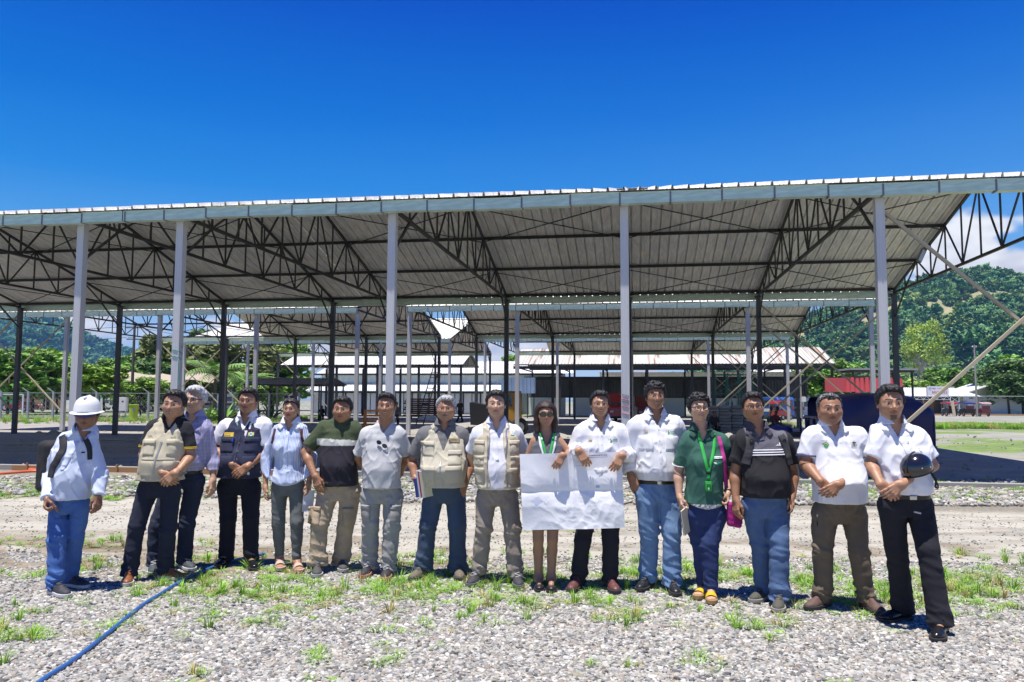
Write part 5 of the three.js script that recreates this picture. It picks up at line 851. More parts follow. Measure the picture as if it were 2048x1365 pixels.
function person(s, J, o = {}) {
  const fine = o.coarse ?? 1, g = thing('person', s.label, 'person', [J.at[0], 0.010, J.at[1]], 0, o.group ?? 'people lined up for the photograph');
  const yS = (J.shL[1] + J.shR[1]) / 2, sx = (J.shL[0] + J.shR[0]) / 2, hx = (J.hiL[0] + J.hiR[0]) / 2, yaw = s.yaw ?? 0, sw = (J.shR[0] - J.shL[0]) / 2 / Math.cos(yaw * 0.9);
  const hipY = (J.hiL[1] + J.hiR[1]) / 2 + (s.hipUp ?? 0.02), T = yS - hipY, w = s.body ?? {}, sz = ((J.shL[2] + J.shR[2]) / 2) - 0.01, lean = J.lean ?? 0;
  const inL = vadd(J.shL, [0.062, -0.035, -0.01]), inR = vadd(J.shR, [-0.062, -0.035, -0.01]);
  const hip = w.hip ?? 0.172, waist = w.waist ?? 0.17, belly = w.belly ?? 0.125, chest = w.chest ?? sw * 0.88, deep = w.deep ?? 0.115;
  const NK = 0.056, yN = yS + NK, slim = 0.026, sn = mix(sx, J.chin[0], 0.6);    // the neck's base lies above the outer shoulder
  const rows = (e, low = 0.13, hang = 0) => [[hipY - low, hx, 0, (hip - slim) * 0.93 + e, 0.102 + e + hang * 0.2], [hipY + 0.01, hx, 0, hip - slim + e, Math.max(0.110, belly * (0.82 + hang)) + e], [hipY + T * 0.36, mix(hx, sx, 0.4), (belly - 0.11) * 0.65, waist - slim + e, belly - 0.008 + e], [hipY + T * 0.70, mix(hx, sx, 0.75), sz * 0.6 + 0.006, chest - 0.014 + e, deep - 0.004 + e], [yS - 0.070, sx, sz, sw - 0.044 + e, 0.094 + e * 0.8], [yS - 0.012, sx, sz - 0.010, sw - 0.070 + e * 0.5, 0.084 + e * 0.6], [yS + 0.036, mix(sx, sn, 0.6), sz - 0.016, 0.116 + e * 0.4, 0.074 + e * 0.5], [yS + 0.080, sn, sz - 0.018, 0.076 + e * 0.3, 0.062 + e * 0.4], [yS + 0.135, sn, sz - 0.015, 0.056, 0.056]];
  const gth = w.arm ?? 1, legk = w.leg ?? 1;
  // head
  const HS = clamp((J.top[1] - J.chin[1]) / 0.232, 0.93, 1.09) * (s.headScale ?? 1), HC = [J.chin[0], J.chin[1] + 0.112 * HS, (J.chin[2] - 0.05) + 0.012 + lean * 0.2];
  const hm = new THREE.Matrix4().compose(new THREE.Vector3(...HC), new THREE.Quaternion().setFromEuler(new THREE.Euler(s.pitch ?? 0, s.turn ?? 0, s.tilt ?? 0, 'YXZ')), new THREE.Vector3(HS * 1.055, HS * 1.02, HS * 1.02));
  const toHead = (p) => { const v = new THREE.Vector3(...p).applyMatrix4(hm); return [v.x, v.y, v.z]; };
  // skin: trunk, neck, arms, legs, feet
  const neckB = [mix(sx, sn, 0.7), yS - 0.03, sz - 0.015], neckT = toHead([0, -0.055, -0.018]);
  const limbs = [{ a: neckB, b: neckT, ra: 0.066 * HS * (w.neck ?? 1), rb: 0.057 * HS * (w.neck ?? 1), ka: 0.04, kb: 0.02 }];
  const lng = (s.top.sleeve?.[0] ?? 0) > 1 ? 0.84 : 1;
  for (const [sh, el, wr] of [[inL, J.elL, J.wrL], [inR, J.elR, J.wrR]]) {
    const m = vadd(vmix(el, wr, 0.3), [0, 0, 0]);
    limbs.push({ a: sh, b: el, ra: 0.052 * gth * lng, rb: 0.040 * gth * lng, ka: 0.04, kb: 0.01 }, { a: el, b: m, ra: 0.040 * gth * lng, rb: 0.042 * gth * lng, ka: 0.012, kb: 0.012 }, { a: m, b: wr, ra: 0.042 * gth * lng, rb: 0.027 * gth, ka: 0.02, kb: 0.02 });
  }
  const legs = [[J.hiL, J.knL, J.anL, J.toL], [J.hiR, J.knR, J.anR, J.toR]].map(([h, k, a, t], i) => { const side = i ? 1 : -1; return { h: [mix(h[0], hx + side * 0.09, 0.35), hipY - 0.04, 0], k, a, t, side }; });
  for (const L of legs) {
    const calf = vadd(vmix(L.k, L.a, 0.3), [0, 0, -0.018]), an = [L.a[0], 0.085, L.a[2]];
    limbs.push({ a: L.h, b: L.k, ra: 0.080 * legk, rb: 0.054 * legk, ka: 0.03, kb: 0.015 }, { a: L.k, b: calf, ra: 0.052 * legk, rb: 0.053 * legk, ka: 0.02, kb: 0.02 }, { a: calf, b: an, ra: 0.053 * legk, rb: 0.035, ka: 0.02, kb: 0.02 });
    const fw = vnorm([L.t[0] - L.a[0], 0, L.t[2] - L.a[2]]), sd = [fw[2], 0, -fw[0]], F = (z, x, y) => [L.a[0] + fw[0] * z + sd[0] * x, y, L.a[2] + fw[2] * z + sd[2] * x]; L.fw = fw; L.F = F;
    limbs.push({ a: an, b: F(-0.03, 0, 0.045), ra: 0.034, rb: 0.026, ka: 0.03, kb: 0.02 }, { a: an, b: F(0.10, 0, 0.045), ra: 0.036, rb: 0.024, ka: 0.03, kb: 0.02 });
    if (s.shoe.bare) for (let q = 0; q < 5; q++) limbs.push({ a: F(0.08, -0.028 + q * 0.014, 0.042), b: F(0.165 - Math.abs(q - 1.2) * 0.008, (-0.032 + q * 0.016), 0.038), ra: 0.014, rb: 0.0085, ka: 0.01, kb: 0.006 });
  }
  const skinF = bodyField(limbs, rows(-0.020, 0.07), yaw), [bl, bh] = boundsOf(limbs, 0.03);
  const sk = s.skin, skinC = cloth(sk, 0.06); for (let k = 0; k < 3; k += 2) { bl[k] = Math.min(bl[k], (k ? 0 : hx) - 0.26); bh[k] = Math.max(bh[k], (k ? 0 : hx) + 0.26); }
  const parts = [plainGeo(meshField(skinF, bl, bh, 0.013 * fine, skinC))];
  const hg = meshField(headField({ ...variety(s.seed), ...s.face }), [-0.1, -0.125, -0.12], [0.1, 0.12, 0.125], 0.0046 * fine, headColor({ skin: sk, ...s.face })).applyMatrix4(hm); parts.push(plainGeo(hg));
  const wom = s.woman ? 0.9 : 1;
  for (const [side, wr, el, kind, ot] of [[-1, J.wrL, J.elL, s.hands[0], J.wrR], [1, J.wrR, J.elR, s.hands[1], J.wrL]]) {
    let D, N, Tm, c = 0.3, th = 0.25; const arm = vnorm(vsub(wr, el)); let W = wr;
    if (kind === 'clasp') { D = vadd(vadd(vnorm(vsub(ot, wr)), [0, -1, 0], 0.75), arm, 0.3); N = [0, -0.15, -1]; Tm = [0, 1, 0]; c = side < 0 ? 0.42 : 0.34; th = 0.5; W = vadd(wr, [0, 0, side > 0 ? 0.022 : -0.004]); }
    else if (kind === 'hang') { D = vadd(vmix(arm, [0, -1, 0], 0.5), [0, 0, 0.1]); N = [-side, 0, -0.35]; Tm = [0, 0, 1]; c = 0.5; }
    else if (kind === 'fist') { D = vmix(arm, [0, -1, 0], 0.4); N = [-side, 0, -0.2]; Tm = [0, 0, 1]; c = 1.15; th = 0.9; }
    else if (kind === 'hold') { D = vadd(vmix(arm, [0, -1, 0], 0.5), [-side * 0.15, 0, 0.3]); N = [-side, 0, -0.1]; Tm = [0, 0.2, 1]; c = [0.7, 0.8, 0.85, 0.9]; th = 0.6; }
    else if (kind === 'carry') { D = [-side * 0.75, -0.5, 0.35]; N = [-side * 0.3, 0.8, -0.6]; Tm = [0, 0.2, 1]; c = 0.5; th = 0.4; }
    else if (kind === 'grip') { D = [-side * 0.55, -0.85, 0.18]; N = [0, -0.25, -1]; Tm = [-side, 0.2, 0]; c = [0.35, 0.42, 0.45, 0.5]; th = 0.9; }
    else if (kind === 'hip') { D = [0.32, -0.9, 0.15]; N = [0.3, 0, -1]; Tm = [1, 0.2, 0.2]; c = 0.28; th = 0.1; }
    else if (kind === 'pocket') { D = [-side * 0.35, -0.9, 0.1]; N = [-side * 0.4, 0, -1]; Tm = [-side * 0.5, 0.3, 0.6]; c = 0.2; th = 0.1; }
    else { D = vadd(arm, [-side * 0.6, -0.1, 0]); N = [0, 0, -1]; Tm = [0, 1, 0]; c = 0.6; }
    const hl = handLimbs(W, D, N, Tm, c, wom * (s.handScale ?? 1.02), th), [a, b] = boundsOf(hl, 0.012); hl.push({ a: vmix(W, el, 0.12), b: W, ra: 0.030 * gth, rb: 0.026 * wom, ka: 0.02, kb: 0.02 });
    parts.push(plainGeo(meshField(bodyField(hl), a, b, 0.0042 * fine, skinC)));
  }
  part('body', mergeGeometries(parts), SKIN, g);
  // trousers or skirt
  const F = { skin: skinF }, beltY = s.belt ? J.hem + 0.015 : hipY + T * 0.2, out = {};
  const fold = (x, y, z, a) => { const c1 = noise(x * 7 + y * 2.6 + s.seed * 3.1, y * 2.6 - x * 1.5, z * 7), c2 = noise(x * 9 - y * 5 + s.seed * 2.3, y * 4.5 + x * 4, z * 9); return a * (0.5 * noise(x * 6 + s.seed, y * 4, z * 6) + 0.10 * noise(x * 26, y * 20 + s.seed, z * 26) - 1.25 * Math.exp(-Math.abs(c1) * 11) - 0.7 * Math.exp(-Math.abs(c2) * 12)); };
  if (s.bottom) {
    const b = s.bottom, ft = b.fit ?? 1, tl = [];
    for (const L of legs) { const an = [L.a[0], b.cuff ?? 0.058, L.a[2] - 0.012 * (b.slim ? 0 : 1)], calf = vmix(L.k, an, 0.45); tl.push({ a: L.h, b: L.k, ra: 0.092 * ft * legk, rb: (b.slim ? 0.062 : 0.074) * ft, ka: 0.03, kb: 0.012 }, { a: L.k, b: calf, ra: (b.slim ? 0.062 : 0.074) * ft, rb: (b.slim ? 0.054 : 0.070) * ft, ka: 0.02, kb: 0.02 }, { a: calf, b: an, ra: (b.slim ? 0.054 : 0.070) * ft, rb: (b.slim ? 0.042 : b.flare ?? 0.072) * ft, ka: 0.015, kb: 0.015, cut: true }); }
    const R = rows(b.ease ?? 0.0, 0.11), wr = b.wrinkle ?? 1;
    F.bottom = bodyField(tl, R, yaw, (d, x, y, z) => { if (Math.abs(d) < 0.05) { const kn = Math.exp(-Math.pow((y - 0.45) / 0.10, 2)), an = smooth(0.30, 0.08, y), cr = smooth(hipY - 0.2, hipY - 0.06, y); const kr = Math.exp(-Math.abs(noise(x * 7 + y * 6 + s.seed, y * 6 - x * 4, z * 8)) * 13); d += wr * (0.005 * noise(x * 9 + s.seed, y * 5, z * 9) - 0.0045 * kr + (0.008 * kn + 0.014 * an) * (noise(x * 6 + s.seed, y * 24 + 7 * x, z * 6) - 0.8 * Math.exp(-Math.abs(noise(x * 5, y * 15 + 6 * x + s.seed, z * 5)) * 9) + 0.2) + 0.008 * cr * noise(x * 14 + y * 16, y * 18 - Math.abs(x - hx) * 26, z * 10)); } d = Math.max(d, y - beltY); if (d < 0.02 && z > 0 && Math.abs(x - hx) < 0.012 && y > hipY - 0.12) d += 0.0025 * (1 - Math.abs(x - hx) / 0.012); return d; });
    const [a, c] = boundsOf(tl, 0.03); a[0] = Math.min(a[0], hx - hip - 0.05); c[0] = Math.max(c[0], hx + hip + 0.05); a[2] = Math.min(a[2], -0.2); c[2] = Math.max(c[2], 0.22); c[1] = beltY + 0.02; a[1] = 0.03;
    out.trousers = part(b.name ?? 'trousers', meshField(F.bottom, a, c, 0.0098 * fine, b.color), CLOTH, g);
  }
  if (s.belt) { const bf = bodyField([], rows(0.015), yaw, (d, x, y, z) => Math.max(d, Math.abs(y - beltY + 0.018) - 0.019)); F.belt = bf; out.belt = part('belt', meshField(bf, [hx - 0.28, beltY - 0.05, -0.25], [hx + 0.28, beltY + 0.03, 0.28], 0.008), LEATHER([0.018, 0.016, 0.016], 0.4), g); const bk = part('buckle', patch(bf, hx - 0.005, beltY - 0.018, 0.045, 0.034, 0.006, { nx: 2, ny: 2 }), mat([0.6, 0.58, 0.52], 0.25, { metalness: 0.9 }), out.belt); }
  // shirt
  const t = s.top; {
    const sl = [], e = t.ease ?? 0.012, R = rows(e, t.low ?? 0.16, t.tuck || s.woman ? 0 : 0.12);
    for (const [sh, el, wr, fr] of [[inL, J.elL, J.wrL, t.sleeve?.[0] ?? t.frac ?? 0.72], [inR, J.elR, J.wrR, t.sleeve?.[1] ?? t.frac ?? 0.72]]) {
      if (fr <= 0) continue; const k = t.loose ?? 1;
      if (fr <= 1) sl.push({ a: sh, b: vmix(sh, el, fr), ra: 0.066 * gth * k, rb: 0.062 * gth * k, ka: 0.06, kb: 0.010, cut: true });
      else { const e2 = vmix(el, wr, Math.min(1, fr - 1)); sl.push({ a: sh, b: el, ra: 0.066 * gth * k, rb: 0.058 * gth * k, ka: 0.06, kb: 0.010 }, { a: el, b: e2, ra: 0.058 * gth * k, rb: (fr > 1.9 ? 0.037 : 0.050) * k, ka: 0.015, kb: 0.008, cut: true }); }
    }
    const amp = t.wrinkle ?? 0.006, hemY = t.tuck ? beltY - 0.006 : J.hem, vD = (t.vDepth ?? 0.115) - 0.022, neck = t.neck ?? 'v';
    F.top = bodyField(sl, R, yaw, (d, x, y, z) => {
      if (Math.abs(d) < 0.05) { d += fold(x, y, z, amp); if (!t.tuck) d -= 0.008 * smooth(hemY + 0.10, hemY, y); else d -= 0.010 * Math.exp(-Math.pow((y - hemY - 0.07) / 0.035, 2)); if (t.bust) d -= t.bust * Math.exp(-(Math.pow((Math.abs(x - sx) - 0.075) / 0.05, 2) + Math.pow((y - (yS - 0.20)) / 0.06, 2))) * (z > 0 ? 1 : 0); }
      const hy = hemY + (t.curved ? 0.055 * Math.pow(Math.abs(x - hx) / hip, 2) - 0.012 : 0) + 0.004 * noise(x * 18, 1, z * 18);
      d = Math.max(d, hy - y, y - (yN + 0.052));
      const nx = x - sn - (t.vShift ?? 0);
      if (neck === 'crew') d = Math.max(d, -ell(x, y, z, sn, yN + 0.045, sz + 0.03, 0.084, 0.062, 0.11));
      else d = Math.max(d, Math.min((y - (yN - vD + (t.vSlope ?? 2.1) * Math.abs(nx))) * 0.4, z - sz + 0.01));
      return d;
    });
    const [a, c] = sl.length ? boundsOf(sl, 0.03) : [[sx, 0, 0], [sx, 0, 0]]; a[0] = Math.min(a[0], sx - sw - 0.06, hx - hip - 0.06, hx - waist - 0.06); c[0] = Math.max(c[0], sx + sw + 0.06, hx + hip + 0.06, hx + waist + 0.06); a[1] = hemY - 0.04; c[1] = yN + 0.09; a[2] = Math.min(a[2], -0.24); c[2] = Math.max(c[2], 0.26);
    if (sl.length) { const [a2] = boundsOf(sl, 0.03); a[1] = Math.min(a[1], a2[1]); }
    out.shirt = part(t.name ?? 'shirt', meshField(F.top, a, c, 0.0092 * fine, t.color), t.mat ?? CLOTH, g);
    if (t.collar) {
      const N = [sn, yN + 0.036, sz - 0.006], cf = (x, y, z) => { const dx = x - N[0], dy = y - N[1], dz = z - N[2], r = Math.hypot(dx, dz * 0.96); let d = Math.abs(r - (0.071 + 0.40 * (0.030 - dy))) - 0.0062; d = Math.max(d, Math.abs(dy) - 0.034); return Math.max(d, Math.min(0.026 + 0.62 * (dy + 0.034) - Math.abs(dx), dz)); };
      const cm = t.collarMat ?? CLOTH, cg = [plainGeo(meshField(cf, [N[0] - 0.14, N[1] - 0.05, N[2] - 0.13], [N[0] + 0.14, N[1] + 0.05, N[2] + 0.13], 0.006 * fine, t.collar))];
      const col = part('collar', cg[0], cm, out.shirt);
      for (const q of [-1, 1]) { const fl = patch(F.top, sn + q * 0.068, yN - 0.016, 0.058, 0.085, 0.011, { nx: 4, ny: 5, turn: q * 0.62, taper: 0.25 }); const P = fl.attributes.position, cc = new Float32Array(P.count * 3); for (let i = 0; i < P.count; i++) cc.set(t.collar(P.getX(i), P.getY(i), P.getZ(i)), i * 3); fl.setAttribute('color', new THREE.BufferAttribute(cc, 3)); part('collar_point', fl, cm, out.shirt); }
    }
    if (t.placket) { const pk = part('placket', band(F.top, [[sn, yN - vD + 0.005], [mix(sx, hx, 0.5), (yS + hemY) / 2], [hx, hemY + 0.02]].slice(0, t.placket === 'short' ? 2 : 3), 0.03, 0.003), t.mat ?? t.placketMat ?? mat(t.flat ?? [0.7, 0.7, 0.72], 0.9), out.shirt); if (t.placket !== 'short') for (let i = 0; i < 5; i++) { const y = mix(yN - vD - 0.03, hemY + 0.06, i / 4), z = frontOf(F.top, mix(sx, hx, (i + 1) / 6), y); if (z !== null) part('button', BUTTON, M.white, out.shirt).position.set(mix(sx, hx, (i + 1) / 6), y, z + 0.005); } }
  }
  // vest over the shirt
  if (s.vest) {
    const v = s.vest, R = rows((v.ease ?? 0.026), 0.16, 0.10), hem = v.hem ?? J.hem;
    F.vest = bodyField([], R, yaw, (d, x, y, z) => {
      if (Math.abs(d) < 0.05) { d += fold(x + 3, y, z, v.wrinkle ?? 0.006); d -= 0.01 * smooth(hem + 0.06, hem, y); }
      d = Math.max(d, hem - y + 0.004 * noise(x * 15, 2, z * 15), y - (yN + 0.03));
      d = smax(d, -cap(x, y, z, vadd(inL, [-0.006, 0.0, 0]), vadd(vmix(inL, J.elL, 0.35), [-0.03, 0, 0]), 0.070, 0.072), 0.012); d = smax(d, -cap(x, y, z, vadd(inR, [0.006, 0.0, 0]), vadd(vmix(inR, J.elR, 0.35), [0.03, 0, 0]), 0.070, 0.072), 0.012);
      return Math.max(d, Math.min(v.open(y - yN, x - mix(hx, sn, clamp((y - hipY) / T))) * 0.8, z - sz - 0.0));
    }, 2.5);
    out.vest = part('vest', meshField(F.vest, [Math.min(sx - sw, hx - waist) - 0.06, hem - 0.03, -0.24], [Math.max(sx + sw, hx + waist) + 0.06, yN + 0.06, 0.28], 0.0088 * fine, v.color), CLOTH, g);
  }
  // shoes
  const sp = s.shoe;
  for (const L of legs) {
    const sh = new THREE.Group(); sh.name = sp.name ?? 'shoe'; g.add(sh); const k = (s.woman ? 0.9 : 1.02); sh.scale.setScalar(k); sh.position.set(L.a[0] - L.fw[0] * 0.068 * k, 0.008, L.a[2] - L.fw[2] * 0.068 * k); sh.rotation.y = Math.atan2(L.fw[0], L.fw[2]);
    if (sp.kind === 'slide') { part('sole', WEDGE, sp.sole, sh); part('strap', STRAPBAND, sp.mat, sh); } else if (sp.kind === 'flat') { part('sole', THIN, sp.sole, sh); part('upper', FLAT, sp.mat, sh); } else { part('sole', sp.kind === 'dress' ? THIN : SOLE, sp.sole, sh); part('upper', SHOE[sp.kind], sp.mat, sh); if (sp.lace) part('laces', LACE, sp.lace, sh); }
  }
  // hair
  if (s.hair) { const c = s.hair.color, hg2 = meshField(hairField(s.hair.kind), [-0.13, s.hair.kind === 'bob' || s.hair.kind === 'tied' ? -0.25 : -0.1, -0.16], [0.13, 0.17, 0.13], 0.0055 * fine, (x, y, z) => { const k = 1 + 0.5 * noise(x * 120, y * 50, z * 60), gr = s.hair.grey && noise(x * 90, y * 90, z * 90) > 0.12 ? s.hair.grey : c; return [gr[0] * k, gr[1] * k, gr[2] * k]; }).applyMatrix4(hm); out.hair = part('hair', hg2, HAIR, g); }
  const P = { g, J, F, out, hm, toHead, sx, hx, yS, yN, hipY, sz, sw, T, HS, beltY }; PEOPLE.push(P); return P;
}
const BUTTON = new THREE.CylinderGeometry(0.005, 0.005, 0.003, 8).rotateX(Math.PI / 2);
// printed or sewn marks
const printMat = (w, h, draw, alpha = true) => new THREE.MeshStandardMaterial({ map: canvasTexture(w, h, draw), roughness: 0.85, transparent: alpha, alphaTest: alpha ? 0.4 : 0 });
function mark(P, f, name, x, y, w, h, material, parent, th = 0.0035, opt = {}) { return part(name, patch(f, x, y, w, h, th, opt), material, parent); }
function pocket(P, x, y, w, h, color, parent, o = {}) { const f = P.F.vest ?? P.F.top, p = part('pocket', patch(f, x, y, w, h, o.th ?? 0.006, { puff: o.puff ?? 0.004, nx: 6, ny: 6 }), color, parent); if (o.flap !== false) part('pocket_flap', patch(f, x, y + h / 2 - 0.005, w * 1.06, h * 0.36, (o.th ?? 0.006) + 0.007, { nx: 6, ny: 3, puff: 0.002 }), color, p); return p; }
function glasses(P, o) {
  const t = new THREE.Group(); t.name = o.name ?? 'glasses'; P.g.add(t); t.applyMatrix4(o.matrix ?? P.hm); const R = o.r ?? 0.021, fr = mat(o.frame ?? [0.02, 0.02, 0.022], 0.3);
  const lens = o.dark ? new THREE.MeshPhysicalMaterial({ color: new THREE.Color(0.01, 0.01, 0.012), roughness: 0.05, clearcoat: 1 }) : new THREE.MeshPhysicalMaterial({ color: new THREE.Color(0.9, 0.92, 0.92), transmission: 1, thickness: 0, roughness: 0.02 });
  for (const s of [-1, 1]) { const rim = part('rim', new THREE.TorusGeometry(R, 0.0026, 6, 22).scale(1.08, o.flat ?? 0.82, 1), fr, t); rim.position.set(s * 0.031, 0.003, 0.1005); rim.rotation.y = s * 0.16; const l = part('lens', new THREE.CircleGeometry(R, 22).scale(1.08, o.flat ?? 0.82, 1), lens, t); l.position.copy(rim.position); l.rotation.copy(rim.rotation); part('temple', barGeo([s * 0.053, 0.008, 0.096], [s * 0.078, 0.010, -0.02], 0.003, 0.005), fr, t); }
  part('bridge', barGeo([-0.011, 0.007, 0.104], [0.011, 0.007, 0.104], 0.003), fr, t); return t;
}
function watch(P, side, m) { const w = side < 0 ? P.J.wrL : P.J.wrR, e = side < 0 ? P.J.elL : P.J.elR, d = new THREE.Vector3(...vsub(e, w)).normalize(), t = part('wristwatch', new THREE.TorusGeometry(0.033, 0.007, 6, 20), m, P.g); t.position.set(...vmix(w, e, 0.1)); t.quaternion.setFromUnitVectors(new THREE.Vector3(0, 0, 1), d); const f = part('dial', new THREE.CylinderGeometry(0.018, 0.018, 0.008, 14).rotateX(Math.PI / 2), m, t); f.position.set(0, 0.03, 0); f.rotation.x = Math.PI / 2; return t; }
